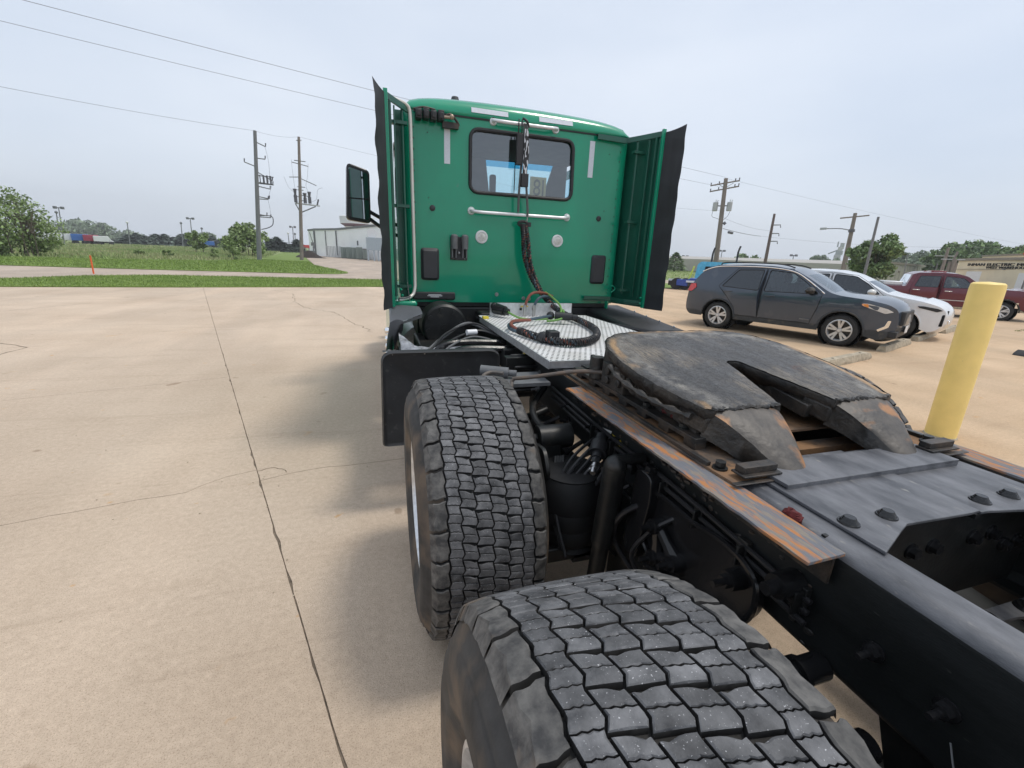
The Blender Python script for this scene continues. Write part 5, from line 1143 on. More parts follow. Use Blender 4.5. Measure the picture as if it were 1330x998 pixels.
P_(mb, 'fairing_bracket', 'green_dark', smooth=0)
mb = MB(); 
for x, y, z in ((1.205, 3.86, 1.30), (1.205, 3.86, 1.245), (-1.16, 3.93, 1.34), (-1.15, 3.93, 1.29)): mb.ball((x, y, z), .012, 8)
mb.box(.965, .975, 4.1, 4.15, 1.16, 1.24); P_(mb, 'fairing_screws', 'green')
mb = MB(); mb.tube(smooth_path([(.98, 4.13, 1.36), (1.0, 4.10, 1.40), (1.04, 4.1, 1.37), (1.0, 4.1, 1.33)], 4), .006, 6); P_(mb, 'loose_wire', 'green')
# pale grab pipe at the left corner
mb = MB(); mb.tube(smooth_path([(-1.200, 3.99, 2.815), (-1.14, 4.02, 2.812), (-1.065, 4.08, 2.805), (-1.035, 4.10, 2.76), (-1.030, 4.10, 2.60)], 6) + [(-1.028, 4.10, 2.0), (-1.026, 4.10, 1.5)] + smooth_path([(-1.026, 4.10, 1.36), (-1.045, 4.08, 1.29), (-1.10, 4.03, 1.255), (-1.18, 3.98, 1.245)], 6), .0145, 12); P_(mb, 'corner_grab_pipe', mat('pale_pipe', (.66, .64, .59), .35, metal=.2, var=.06))
mb = MB(); mb.tube(smooth_path([(-1.03, 4.1, 1.31), (-1.06, 4.06, 1.275), (-1.12, 4.0, 1.262), (-1.18, 3.97, 1.26)], 5), .008, 8); mb.tube(smooth_path([(-1.10, 4.0, 1.40), (-1.09, 4.0, 1.30), (-1.08, 3.98, 1.18)], 5), .004, 6); P_(mb, 'small_pipe', 'gplastic')

# ---------------- mirror
mb = MB(); hd = fillet([(-.145, -.30), (.125, -.33), (.135, .24), (-.105, .30)], .05, 5)
mb.extr(hd, 'Y', 0, .14); o = P_(mb, 'mirror_housing', 'black_gloss', bevel=.012); o.location = (-1.515, 5.60, 2.285); o.rotation_euler = (0, 0, .12)
def scl(k, dz=0, kz=None): return [(x * k, z * (kz or k) + dz) for x, z in hd]
mb = MB(); g = [(x, z) for x, z in scl(.86)]; mb.add([(x, -.004, z) for x, z in g if z > -.10] if False else [(x, -.004, z) for x, z in fillet([(-.115, -.05), (.112, -.055), (.115, .205), (-.092, .255)], .03, 4)], [tuple(range(24 - 4))]) if False else None
ga = fillet([(-.118, -.060), (.110, -.060), (.113, .205), (-.090, .255)], .03, 4); gb = fillet([(-.125, -.265), (.104, -.290), (.110, -.075), (-.118, -.075)], .03, 4)
for g in (ga, gb):
    mb = MB(); mb.add([(x, -.004, z) for x, z in g], [tuple(range(len(g)))]); oo = mb.build('mirror_glass', 'mirrorglass', o, smooth=0)
mb = MB(); mb.tube(smooth_path([(-1.42, 5.66, 2.10), (-1.30, 5.7, 2.04), (-1.15, 5.75, 1.98), (-1.06, 5.8, 1.96)], 5), .022, 8); mb.tube(smooth_path([(-1.42, 5.66, 2.02), (-1.30, 5.7, 1.94), (-1.15, 5.75, 1.86), (-1.06, 5.8, 1.84)], 5), .022, 8); P_(mb, 'mirror_arm', 'black_gloss')

# ---------------- hood and front end (hidden from behind, seen from the side)
mb = MB()
st = [(6.5, 1.05, .70, 1.90), (7.2, 1.02, .66, 1.84), (8.0, .90, .62, 1.70), (8.6, .72, .60, 1.45), (8.75, .55, .60, 1.2)]
for (y, wx, z0_, z1_) in st:
    for (fx_, fz) in ((-1, 0), (-1, .55), (-.93, .85), (-.7, 1), (0, 1.03), (.7, 1), (.93, .85), (1, .55), (1, 0)): mb.v.append((fx_ * wx, y, z0_ + (z1_ - z0_) * fz))
for j in range(4):
    for i in range(8): mb.f.append((j * 9 + i, j * 9 + i + 1, (j + 1) * 9 + i + 1, (j + 1) * 9 + i)); mb.m.append(0)
mb.f.append(tuple(range(36, 45))); mb.m.append(0); P_(mb, 'hood', 'green', smooth=50)
mb = MB(); mb.box(-1.1, 1.1, 8.6, 8.9, .45, .75); P_(mb, 'front_bumper', 'chrome', bevel=.06)
for sx in (-1, 1):
    mb = MB(); mb.lathe([(0, .30), (.02, .50), (.10, .535), (.24, .535), (.30, .50), (.32, .30), (.20, .28), (.18, .05), (.12, .001)], (sx * 1.17 if sx < 0 else .85, 7.6, .535), 'X', 40); P_(mb, 'steer_wheel', 'rubber')
    mb = MB(); pf_ = [(7.6 + .66 * math.cos(a), .535 + .64 * math.sin(a)) for a in np.linspace(-.1, math.pi + .1, 16)]; pf2_ = [(7.6 + .60 * math.cos(a), .535 + .58 * math.sin(a)) for a in np.linspace(math.pi + .1, -.1, 16)]
    mb.extr(pf_ + pf2_, 'X', sx * .80, sx * 1.20); P_(mb, 'front_fender', 'green', smooth=40)
    mb = MB(); mb.cyl((sx * .86, 4.7, .62), (sx * .86, 6.1, .62), .30, n=32); P_(mb, 'fuel_tank', 'alu')
# ---------------- lower left: quarter fender flap, grey wheel-arch panels, tubes
mb = MB(); fp = fillet([(-1.372, .47), (-.64, .47), (-.615, 1.085), (-1.357, 1.085)], [.03, .06, .08, .07], 6)
mb.extr(fp, 'Y', 2.60, 2.606); P_(mb, 'mud_flap', 'plastic')
mb = MB(); fr_ = [p for p in fp if p[1] > .9 or p[0] < -1.3]; n = len(fp); 
ins = [(-.994 + (x + .994) * .93, .777 + (z - .777) * .93) for x, z in fp]
mb.v = [(x, 2.600, z) for x, z in fp] + [(x, 2.578, z) for x, z in [(-.994 + (x + .994) * .975, .777 + (z - .777) * .975) for x, z in fp]] + [(x, 2.590, z) for x, z in ins]
for k in (0, 1):
    for i in range(n): mb.f.append((k * n + i, k * n + (i + 1) % n, (k + 1) * n + (i + 1) % n, (k + 1) * n + i)); mb.m.append(0)
mb.f.append(tuple(range(2 * n, 3 * n))); mb.m.append(0)
mb.grid(lambda u, v: (-1.345 + .72 * u, 2.600 + .10 * v, 1.083 - .012 * v * v), 6, 3); P_(mb, 'flap_frame', 'plastic', smooth=50)
for x, c_ in ((-1.29, 'steel'), (-1.10, 'steel'), (-.92, 'black'), (-.70, 'black')):
    mb = MB(); mb.ball((x, 2.59, 1.072), .008, 8); P_(mb, 'rivet', c_)
# green skirt with grey rubber lip
mb = MB(); mb.add([(-1.265, 3.0, .45), (-1.265, 6.2, .45), (-1.255, 6.2, 1.22), (-1.25, 3.85, 1.215), (-1.262, 3.45, 1.06), (-1.265, 3.0, .95)], [(0, 1, 2, 3, 4, 5)]); P_(mb, 'chassis_skirt', 'green')
mb = MB(); mb.add([(-1.268, 2.62, .50), (-1.268, 3.0, .50), (-1.268, 3.0, 1.0), (-1.268, 2.62, 1.03)], [(0, 1, 2, 3)]); P_(mb, 'skirt_extension', 'chrome' if False else 'gplastic')
M['greyshield'] = mat('grey_moulded_shield', (.115, .122, .135), .5, var=.12, scale=6)
def scaled(p, Y): return (-1.355 + (p[0] + 1.355) * Y / 3.6, Y, 1.661 + (p[1] - 1.661) * Y / 3.6)
def band(A, B, name, m, rows=4, sag=0):
    """ruled panel between two rails given at reference depth, each with its own depth"""
    mb = MB(); nn = len(A)
    def f(u, v):
        k = min(int(u * (nn - 1)), nn - 2); q = u * (nn - 1) - k
        a = Vector(A[k]).lerp(Vector(A[k + 1]), q); b = Vector(B[k]).lerp(Vector(B[k + 1]), q); p = a.lerp(b, v); p.z += sag * math.sin(math.pi * v); return p
    mb.grid(f, (nn - 1) * 3, rows); P_(mb, name, m, smooth=50)
band([scaled(p, 3.95) for p in ((-1.275, 1.235), (-1.18, 1.245), (-1.05, 1.235))], [scaled(p, 3.55) for p in ((-1.275, 1.09), (-1.17, 1.115), (-1.01, 1.172))], 'arch_shield', 'greyshield', 4, .02)
band([scaled(p, 3.5) for p in ((-1.01, 1.168), (-1.165, 1.112), (-1.172, 1.04), (-1.21, .97), (-1.26, .86))], [scaled(p, 3.42) for p in ((-1.02, 1.140), (-1.19, 1.085), (-1.20, 1.03), (-1.235, .97), (-1.275, .86))], 'arch_rim', 'dplastic', 2)
band([scaled(p, 3.50) for p in ((-1.165, 1.112), (-1.172, 1.04), (-1.21, .97), (-1.26, .86))], [scaled(p, 3.30) for p in ((-1.275, 1.10), (-1.285, 1.04), (-1.30, .97), (-1.315, .86))], 'arch_lip', 'greyshield', 4, .02)
mb = MB(); mb.box(-1.262, -1.02, 3.97, 4.15, 1.18, 1.235); P_(mb, 'skirt_top', 'green', bevel=.02)
for k, (y, z) in enumerate(((3.50, 1.055), (3.50, .99), (3.50, .93), (3.50, .875))):
    mb = MB(); mb.lathe([(0, .027), (-.014, .027), (-.03, .020), (-.038, .001)], (-1.285, y, z), 'X', 18); P_(mb, 'chrome_marker', 'chrome')
mb = MB(); mb.lathe([(0, .02), (0, .19), (-.02, .20), (-.30, .20), (-.32, .18), (-.32, .01)][::-1], (-.80, 4.10, 1.03), 'Y', 40)
for i in range(8): a = i * math.pi / 4 + .2; mb.cyl((-.80 + .15 * math.cos(a), 3.785, 1.03 + .15 * math.sin(a)), (-.80 + .15 * math.cos(a), 3.76, 1.03 + .15 * math.sin(a)), .022, n=12)
mb.cyl((-.80, 3.785, 1.03), (-.80, 3.77, 1.03), .03, n=14)
P_(mb, 'air_tank', 'black')
mb = MB(); mb.box(-1.20, -.45, 2.90, 4.15, .52, .80); mb.box(-1.05, -.45, 3.3, 4.15, .80, .92); mb.box(-1.0, 1.0, 4.22, 4.9, .85, 1.16); mb.box(-.43, .43, 4.0, 4.3, 1.0, 1.13); P_(mb, 'battery_box', 'black', bevel=.02)
mb = MB(); rr = random.Random(8)
mb.grid(lambda u, v: (-1.22 + .46 * u, 2.78 + .62 * v, .92 + .07 * math.sin(u * 5 + v * 3) + .03 * math.sin(v * 17 + u * 9) + .10 * v * (1 - u)), 18, 18); P_(mb, 'crumpled_wrap', 'plasticwrap', smooth=25)
for k, (pts, r, mm) in enumerate((([(-.46, 3.02, 1.035), (-.75, 3.02, 1.045), (-.92, 3.0, 1.03), (-1.0, 2.98, .95), (-1.02, 2.95, .85)], .026, 'black_gloss'), ([(-.46, 2.80, 1.03), (-.72, 2.80, 1.045), (-.86, 2.80, 1.03), (-.94, 2.82, .96)], .026, 'black_gloss'),
       ([(-.50, 3.35, 1.06), (-.65, 3.5, 1.11), (-.85, 3.3, 1.06), (-1.05, 3.0, .98), (-1.12, 2.9, .9)], .012, 'gplastic'), ([(-.48, 3.28, 1.06), (-.62, 3.42, 1.12), (-.85, 3.26, 1.08), (-1.0, 3.0, 1.02), (-1.1, 2.85, .95)], .009, 'hoseblk'),
       ([(-.45, 3.2, 1.05), (-.6, 3.3, 1.08), (-.8, 3.15, 1.06), (-.95, 2.95, 1.02)], .010, 'hoseblk'), ([(-.52, 3.15, 1.03), (-.7, 3.1, 1.07), (-.9, 2.9, 1.04), (-.98, 2.75, .99)], .008, 'gplastic'))):
    mb = MB(); mb.tube(smooth_path(pts, 7), r, 10); P_(mb, 'coolant_tube' if r > .02 else 'cable', mm)
mb = MB(); mb.cyl((-.84, 2.78, 1.0), (-.70, 2.80, .995), .035, n=16); mb.ball((-.70, 2.80, .995), .035, 12); mb.cyl((-.98, 2.80, .97), (-.92, 2.85, 1.0), .03, n=10); P_(mb, 'valve_body', 'gplastic')
mb = MB(); mb.cyl((-.72, 3.2, 1.085), (-.64, 3.22, 1.085), .022, n=12); P_(mb, 'white_connector', 'white')
mb = MB(); mb.box(-.62, -.44, 2.45, 2.52, .80, 1.06); mb.box(-.56, -.44, 2.72, 2.78, .80, 1.05)
for k in range(5): mb.cyl((-.44, 2.40 + .1 * (k % 3), .86 + .05 * k), (-.58, 2.40 + .1 * (k % 3), .86 + .05 * k), .011, n=8)
P_(mb, 'frame_bracket', 'black', bevel=.003)
# right side tank fairing beyond the deck
mb = MB(); mb.extr([(2.9, .55), (2.9, .98), (3.05, 1.07), (4.4, 1.17), (4.4, .55)], 'X', .80, 1.28); P_(mb, 'right_battery_cover', 'plastic', bevel=.03)
mb = MB()
for k in range(5): mb.ball((1.20, 3.05 + .22 * k, 1.085 + .017 * k), .010, 8)
P_(mb, 'cover_rivets', 'steel')
mb = MB(); mb.tube(smooth_path([(.56, 3.3, 1.12), (.8, 2.95, 1.10), (1.0, 2.85, 1.05), (1.2, 2.9, 1.0)], 6), .02, 8); P_(mb, 'cable', 'hoseblk')
mb = MB(); mb.extr(fillet([(.62, .47), (1.37, .47), (1.357, 1.085), (.62, 1.085)], .06, 5), 'Y', 2.60, 2.61); P_(mb, 'mud_flap', 'plastic')
# ================================================================ parked vehicles
def paint(name, col, metal=.35, rough=.28):
    m = mat(name, col, rough, metal=metal, var=.03, coat=.8, scale=3, spots=(tuple(min(1, c * .75 + .05) for c in col), 3, .62, .25)); return m
M['tread_car'] = mat('car_tyre', (.022, .022, .022), .75, var=.2)
M['alloy'] = mat('alloy_wheel', (.62, .62, .62), .3, metal=.6, var=.05)
M['lampred'] = mat('red_tail_lamp', (.55, .02, .02), .15, coat=.8)
M['lampclear'] = mat('headlamp_glass', (.62, .64, .66), .1, metal=.3, coat=.8)
M['amber'] = mat('amber_lamp', (.75, .25, .03), .2, coat=.8)
M['clad'] = mat('black_cladding', (.02, .021, .023), .6, spots=((.10, .085, .065), 7, .55, .2))
M['carglass'] = glass('car_window', (.42, .50, .50), .06)
M['privacy'] = glass('privacy_window', (.035, .038, .042), .05)
M['seatdark'] = mat('car_seat_cloth', (.04, .04, .045), .9)
M['dirt'] = mat('dark_wheel_well', (.01, .01, .01), .9)
def car(name, label, cat, group, org, rz, sp, z=0, scale=1):
    t = thing(name, label, cat, (org[0], org[1], z), rz, group); t.scale = scale if isinstance(scale, tuple) else (scale,) * 3
    Lg, W, belt, rf = sp['L'], sp['W'], sp['belt'], sp['roof']
    def hw(x, zz):
        k = 1.0; q = max(0, (x - (Lg - sp['nr'])) / sp['nr']); k *= 1 - sp.get('nk', .42) * q ** 2.6
        q = max(0, (sp['tr_'] - x) / sp['tr_']); k *= 1 - sp.get('tk', .16) * q ** 2.4
        if zz > belt: k *= 1 - sp['tumble'] * (zz - belt) / (rf - belt)
        else: k *= 1 - .05 * ((belt - .25 - zz) / .6) ** 2 + .012 * math.exp(-((zz - belt + .12) / .07) ** 2)
        return W * k
    prof = fillet(sp['profile'], sp.get('fil', .08), 4)
    # wheel arches cut into the outline bottom
    def arch(xc, r): return [(xc + r * math.cos(a), sp['rw'] + r * math.sin(a)) for a in np.linspace(math.pi + .35, -.35, 18)]
    bz = sp['sill']; bot = []
    bot += [(sp['profile_front'][0], sp['profile_front'][1])]
    xf, xr = sp['wf'], sp['wr']; ra = sp['ra']
    def arch_pts(xc): 
        pts = []; 
        for a in np.linspace(0, math.pi, 20):
            zz = sp['rw'] + ra * math.sin(a); pts.append((xc + ra * math.cos(a), max(zz, bz)))
        return [(xc + ra, bz)] + pts + [(xc - ra, bz)]
    bottom = arch_pts(xf) + arch_pts(xr)
    outline = prof + bottom       # profile runs rear-bottom -> over the top -> front-bottom ; bottom runs front -> rear
    # dedupe
    ol = [outline[0]]
    for p in outline[1:]:
        if math.hypot(p[0] - ol[-1][0], p[1] - ol[-1][1]) > .004: ol.append(p)
    outline = resample(ol, .12)
    holes = [fillet(w_, .04, 3) for w_ in sp['windows']]
    doors = sp['doors']
    pv, pf = cdt([outline], .13, holes=holes, extra=[d for d in doors])
    for sy in (-1, 1):
        groups = {-1: []}
        for f in pf:
            cx = sum(pv[i][0] for i in f) / len(f); cz = sum(pv[i][1] for i in f) / len(f); g = -1
            for k, d in enumerate(doors):
                if in_poly(cx, cz, d): g = k; break
            groups.setdefault(g, []).append(f)
        for g, fs in groups.items():
            off = .0
            mb = MB(); mb.add([(x, sy * (hw(x, zz) + off), zz) for x, zz in pv], fs)
            bm = bmesh.new(); 
            mi = [1 if (sum(pv[i][1] for i in f) / len(f) < sp['cladz'] or any(math.hypot(sum(pv[i][0] for i in f) / len(f) - xc, sum(pv[i][1] for i in f) / len(f) - sp['rw']) < ra + sp.get('cl', .07) for xc in (xf, xr)) ) else 0 for f in fs]
            mb.m = mi
            me_o = mb.build('door' if g >= 0 else 'body_side', [sp['paint'], sp.get('clad', 'clad')], t, smooth=40); bm.free()
            bmm = bmesh.new(); bmm.from_mesh(me_o.data); bmesh.ops.delete(bmm, geom=[v for v in bmm.verts if not v.link_faces], context='VERTS'); bmm.to_mesh(me_o.data); bmm.free()
        for k, d in enumerate(doors):   # shut lines
            mb = MB(); P = [(x, sy * (hw(x, zz) + .0005), zz) for x, zz in resample(d, .08)]; mb.tube(P + [P[0]], .0055, 5); mb.build('shut_line', 'dirt', t, smooth=0)
        for k, w_ in enumerate(holes):
            mb = MB(); mb.add([(x, sy * (hw(x, zz) - .006), zz) for x, zz in w_], [tuple(range(len(w_)))]); mb.build('side_window', sp['glass'][k], t, smooth=0)
        for k, w_ in enumerate(holes):
            mb = MB(); P = [(x, sy * (hw(x, zz) - .001), zz) for x, zz in w_]; mb.tube(P + [P[0]], .009, 5); mb.build('window_seal', 'dirt', t, smooth=0)
        if sp.get('trim'):
            mb = MB(); mb.tube([(x, sy * (hw(x, zz) + .004), zz) for x, zz in smooth_path([(a, b, 0) for a, b in sp['trim']], 6) and [(p[0], p[1]) for p in smooth_path([(a, b, 0) for a, b in sp['trim']], 6)]], .013, 6); mb.build('window_trim', 'chrome', t)
        for (hx, hz) in sp['handles']:
            mb = MB(); mb.box(hx - .11, hx + .11, *sorted((sy * (hw(hx, hz) + .006), sy * (hw(hx, hz) + .034))), hz - .016, hz + .016); mb.build('door_handle', sp.get('hm', sp['paint']), t, bevel=.01)
        mx_, mz_ = sp['mirror']; y0 = hw(mx_, mz_)
        mb = MB(); mb.ball((mx_, sy * (y0 + .13), mz_ + .03), .12, 12, 0, (.85, 1.1, .68)); mb.box(mx_ - .04, mx_ + .06, *sorted((sy * (y0 - .02), sy * (y0 + .08))), mz_ - .05, mz_ - .01); mb.build('wing_mirror', sp.get('mm', 'clad'), t)
        if sp.get('rack'):
            mb = MB(); zr = rf + .035; mb.tube(smooth_path([(.75, sy * W * .68, rf - .02), (.95, sy * W * .68, zr), (2.1, sy * W * .67, zr + .01), (2.5, sy * W * .66, rf - .03)], 6), .016, 6); mb.build('roof_rail', 'clad', t)
        # lamps
        for xc in (xf, xr):
            mb = MB(); mb.tube([(xc + (ra + .012) * math.cos(a), sy * (hw(xc + (ra + .012) * math.cos(a), sp['rw'] + ra * math.sin(a)) + .004), sp['rw'] + (ra + .012) * math.sin(a)) for a in np.linspace(.0, math.pi, 20)], .022, 6); mb.build('arch_lip', sp.get('clad', 'clad'), t)
        for nm, poly, mm_ in sp['lamps']:
            pl = fillet(poly, .015, 3); mb = MB(); mb.prism(pl, lambda a, b: (a, sy * (hw(a, b) + .022), b), lambda a, b: (a, sy * (hw(a, b) - .03), b)); mb.build(nm, mm_, t)
    # skin across the top, nose and tail
    edge_ = resample([p for p in prof], .10, closed=False); K = 10
    ws = sp['screens']
    rows = []
    for i, (x, zz) in enumerate(edge_):
        a = edge_[max(i - 1, 0)]; b = edge_[min(i + 1, len(edge_) - 1)]; nx, nz2 = -(b[1] - a[1]), (b[0] - a[0]); l = math.hypot(nx, nz2) + 1e-9; nx, nz2 = nx / l, nz2 / l
        w_ = hw(x, zz); bul = sp.get('crown', .05) if zz > .5 else .02
        if x > Lg - .5 or x < .3: bul = .10 if x > Lg - .5 else .05
        rows.append([(x + nx * bul * (1 - (2 * k / K - 1) ** 2), w_ * (2 * k / K - 1), zz + nz2 * bul * (1 - (2 * k / K - 1) ** 2)) for k in range(K + 1)])
    body = MB(); scr = {}
    for i in range(len(rows) - 1):
        xm = (edge_[i][0] + edge_[i + 1][0]) / 2; zm = (edge_[i][1] + edge_[i + 1][1]) / 2; which = None
        for nm, x0, x1, z0, z1 in ws:
            if x0 <= xm <= x1 and z0 <= zm <= z1: which = nm
        for k in range(K):
            q = [rows[i][k], rows[i][k + 1], rows[i + 1][k + 1], rows[i + 1][k]]
            if which and 0 < k < K - 1: scr.setdefault(which, MB()).add(q, [(0, 1, 2, 3)])
            else: body.add(q, [(0, 1, 2, 3)], 1 if zm < sp['cladz'] + .08 else 0)
    def weld(o):
        bmm = bmesh.new(); bmm.from_mesh(o.data); bmesh.ops.remove_doubles(bmm, verts=bmm.verts, dist=.0008); bmesh.ops.recalc_face_normals(bmm, faces=bmm.faces); bmm.to_mesh(o.data); bmm.free()
        o.data.polygons.foreach_set('use_smooth', [True] * len(o.data.polygons)); o.data.set_sharp_from_angle(angle=R_(45))
    weld(body.build('body_shell', [sp['paint'], sp.get('clad', 'clad')], t))
    for nm, q in scr.items(): weld(q.build(nm, 'carglass' if nm == 'windscreen' else 'privacy', t))
    # floor, seats, dash
    mb = MB(); mb.box(.25, Lg - .3, -W * .80, W * .80, bz + .02, bz + .12); mb.build('underbody', 'dirt', t)
    if 'bed' not in sp:
        for sx in sp['seats']:
            for sy in (-1, 1): mb = MB(); mb.box(sx - .05, sx + .10, sy * .42 - .24, sy * .42 + .24, .55, belt + .22); mb.box(sx - .03, sx + .06, sy * .42 - .12, sy * .42 + .12, belt + .24, belt + .40); mb.build('seat', 'seatdark', t, bevel=.03)
    mb = MB(); mb.box(sp['dash'] - .2, sp['dash'] + .35, -W * .85, W * .85, belt - .35, belt - .04); mb.build('dashboard', 'seatdark', t)
    # wheels
    whl = None
    for xc in (xr, xf):
        for sy in (-1, 1):
            mb = MB(); mb.lathe([(0, ra * .98), (-.28, ra * .98), (-.281, .01)], (xc, 0, sp['rw']), 'Y', 24)
            o_ = [(v[0], (v[1] + W * .93) * -sy * -1, v[2]) for v in mb.v]; mb.v = [(v[0], sy * (W * .93 + v[1]), v[2]) for v in mb.v]; mb.build('wheel_well', 'dirt', t)
            w_ = bpy.data.objects.new('wheel', None); COL.objects.link(w_); w_.parent = t; w_.location = (xc, sy * (W - .13), sp['rw']); w_.rotation_euler = (0, 0, 0 if sy < 0 else math.pi)
            if whl is None:
                r = sp['rw']; rr_ = r * .66
                mb = MB(); mb.lathe([(-.07, rr_), (-.105, rr_ + .02), (-.112, (r + rr_) / 2), (-.10, r - .03), (-.07, r - .004), (0, r), (.07, r - .004), (.10, r - .03), (.10, rr_)], (0, 0, 0), 'Y', 36); a_ = mb.build('tyre', 'tread_car', w_)
                mb = MB(); mb.lathe([(-.095, rr_ + .012), (-.100, rr_ - .006), (-.08, rr_ - .02), (-.02, rr_ - .03), (.05, rr_ - .03)], (0, 0, 0), 'Y', 36)
                ns = 5
                for k in range(ns):
                    for dq in ((-.13, .13) if sp.get('dbl', 1) else (0,)):
                        a0 = 2 * math.pi * k / ns + .3; c0 = Vector((math.cos(a0 + dq * .9) * .05, -.085, math.sin(a0 + dq * .9) * .05)); c1 = Vector((math.cos(a0 + dq * 1.5) * (rr_ - .01), -.092, math.sin(a0 + dq * 1.5) * (rr_ - .01)))
                        d = (c1 - c0).normalized(); n_ = Vector((-d.z, 0, d.x)) * .019; n2 = n_ * 1.3; vs = []
                        for p_, nn_ in ((c0, n_), (c1, n2)):
                            for q in (-1, 1): vs += [p_ + nn_ * q, p_ + nn_ * q + Vector((0, .035, 0))]
                        mb.add(vs, [(0, 2, 6, 4), (0, 4, 5, 1), (2, 3, 7, 6), (1, 5, 7, 3)])
                mb.lathe([(-.095, .001), (-.095, .035), (-.08, .05), (-.05, .06)], (0, 0, 0), 'Y', 20); b_ = mb.build('rim', 'alloy', w_, smooth=40)
                mb = MB(); mb.lathe([(-.02, .02), (-.02, rr_ - .03)], (0, 0, 0), 'Y', 24); c_ = mb.build('brake_disc', 'rustdark', w_)
                whl = (a_, b_, c_)
            else:
                for q in whl: d_ = q.copy(); COL.objects.link(d_); d_.parent = w_
    return t, hw
M['suvclad'] = mat('dark_lower_cladding', (.03, .036, .042), .5, spots=((.10, .09, .075), 7, .55, .2))
suv = dict(L=4.63, W=.92, belt=1.06, roof=1.68, nr=.80, nk=.34, tr_=.55, tumble=.20, sill=.30, rw=.352, ra=.42, wf=3.70, wr=.975, cladz=.44, fil=.10,
    profile=[(.16, .30), (.02, .42), (.0, .62), (.05, .95), (.14, 1.12), (.30, 1.36), (.52, 1.585), (.80, 1.645), (1.5, 1.68), (2.1, 1.67), (2.55, 1.605), (2.85, 1.46), (3.38, 1.145), (3.60, 1.10), (4.05, 1.065), (4.42, .99), (4.58, .885), (4.63, .62), (4.60, .38), (4.42, .24)],
    profile_front=(4.42, .24), windows=[[(2.02, 1.07), (3.16, 1.10), (2.86, 1.34), (2.55, 1.53), (2.04, 1.57)], [(.98, 1.115), (1.88, 1.075), (1.90, 1.57), (1.30, 1.545)]],
    doors=[[(1.97, .42), (3.10, .42), (3.20, .80), (3.24, 1.09), (2.86, 1.39), (2.56, 1.57), (1.98, 1.61)], [(1.42, .42), (1.95, .42), (1.955, 1.61), (1.28, 1.585), (.90, 1.12), (1.16, .86), (1.36, .62)]],
    clad='suvclad', cl=.0, glass=['carglass', 'privacy'], handles=[(2.18, .975), (1.16, 1.005)], mirror=(3.02, 1.14), rack=True, paint=paint('grey_car_paint', (.046, .062, .088), .25), trim=[(.36, 1.46), (.75, 1.60), (1.5, 1.635), (2.1, 1.625), (2.55, 1.56), (2.86, 1.405), (3.28, 1.12)], mm='clad',
    lamps=[('tail_lamp', [(.02, .93), (.16, .92), (.30, 1.04), (.26, 1.14), (.10, 1.12)], 'lampred'), ('headlamp', [(4.02, .93), (4.40, .80), (4.52, .84), (4.42, .90), (4.10, .985), (4.0, .98)], 'lampclear'), ('indicator', [(4.00, .94), (4.12, .90), (4.10, .975), (3.99, .975)], 'amber'), ('fog_lamp_trim', [(4.36, .42), (4.50, .52), (4.52, .66), (4.47, .66), (4.44, .54), (4.33, .46)], 'chrome')],
    screens=[('windscreen', 2.80, 3.42, 1.13, 1.50), ('tailgate_window', .10, .50, 1.14, 1.55)], seats=(1.5, 2.35), dash=3.2)
FH = Vector((.40614, -.91381)); FL = Vector((.91381, .40614)); L0 = Vector((7.738, 10.682)); RZ = math.atan2(FH.y, FH.x)
t, hw = car('parked_suv', 'dark grey SUV with silver window trim parked nearest behind the fifth wheel', 'car', 'cars nosed up to the wheel stops', L0, RZ, suv)
mb = MB(); mb.tube([(4.56 + .03 * math.cos(a), -.40 - .26 * math.cos(a) * .6 + 0, .70 + .17 * math.sin(a)) for a in np.linspace(0, 2 * math.pi, 22)], .022, 6); mb.build('grille_surround', 'chrome', t)
mb = MB(); mb.box(4.52, 4.70, -.55, .55, .56, .86); mb.build('grille', 'clad', t, bevel=.03)
mb = MB(); mb.box(4.66, 4.72, -.30, -.02, .42, .55); mb.box(4.5, 4.66, -.7, .7, .30, .44); mb.build('bumper_plate', 'alloy' if False else 'clad', t, bevel=.02)
mb = MB(); mb.box(4.722, 4.728, -.32, .0, .40, .55); mb.build('number_plate', 'white', t)
mb = MB(); mb.box(2.9, 3.1, -.935, -.93, .50, .53); mb.build('door_badge', 'gplastic', t)
M['white_seg'] = paint('white_car_paint', (.70, .71, .72), 0, .25)
suv2 = dict(suv); suv2.update(L=4.55, paint='white_seg', trim=None, mm=paint('white_mirror', (.66, .66, .62), 0), rack=False, roof=1.66, cladz=.30, cl=.03, clad='white_seg', nk=.34, nr=.8,
    profile=[(.16, .30), (.02, .45), (.0, .70), (.08, 1.02), (.26, 1.26), (.50, 1.56), (.85, 1.63), (1.5, 1.66), (2.1, 1.645), (2.45, 1.57), (2.80, 1.40), (3.30, 1.13), (3.60, 1.07), (4.05, 1.00), (4.38, .90), (4.52, .78), (4.55, .58), (4.50, .36), (4.35, .24)], glass=['privacy', 'privacy'], mirror=(3.0, 1.12),
    lamps=[('tail_lamp', [(.04, .93), (.16, .92), (.40, 1.0), (.26, 1.04)], 'lampred'), ('headlamp', [(4.02, .84), (4.36, .76), (4.46, .80), (4.36, .845), (4.10, .885), (3.98, .88)], 'clad')], seats=(1.5, 2.3))
L1 = L0 + FL * 3.0 + FH * .70
t, hw = car('parked_crossover', 'white crossover with a crumpled front corner, parked beyond the dark grey SUV', 'car', 'cars nosed up to the wheel stops', L1, RZ, suv2, 0, .97)
mb = MB(); mb.grid(lambda u, v: (4.24 + .22 * u + .02 * math.sin(9 * v), -.78 + .20 * u ** 2 * 1.4, .42 + .34 * v + .015 * math.sin(u * 11 + v * 7)), 8, 8); mb.build('crumpled_bumper_skin', suv2['paint'], t, smooth=20)
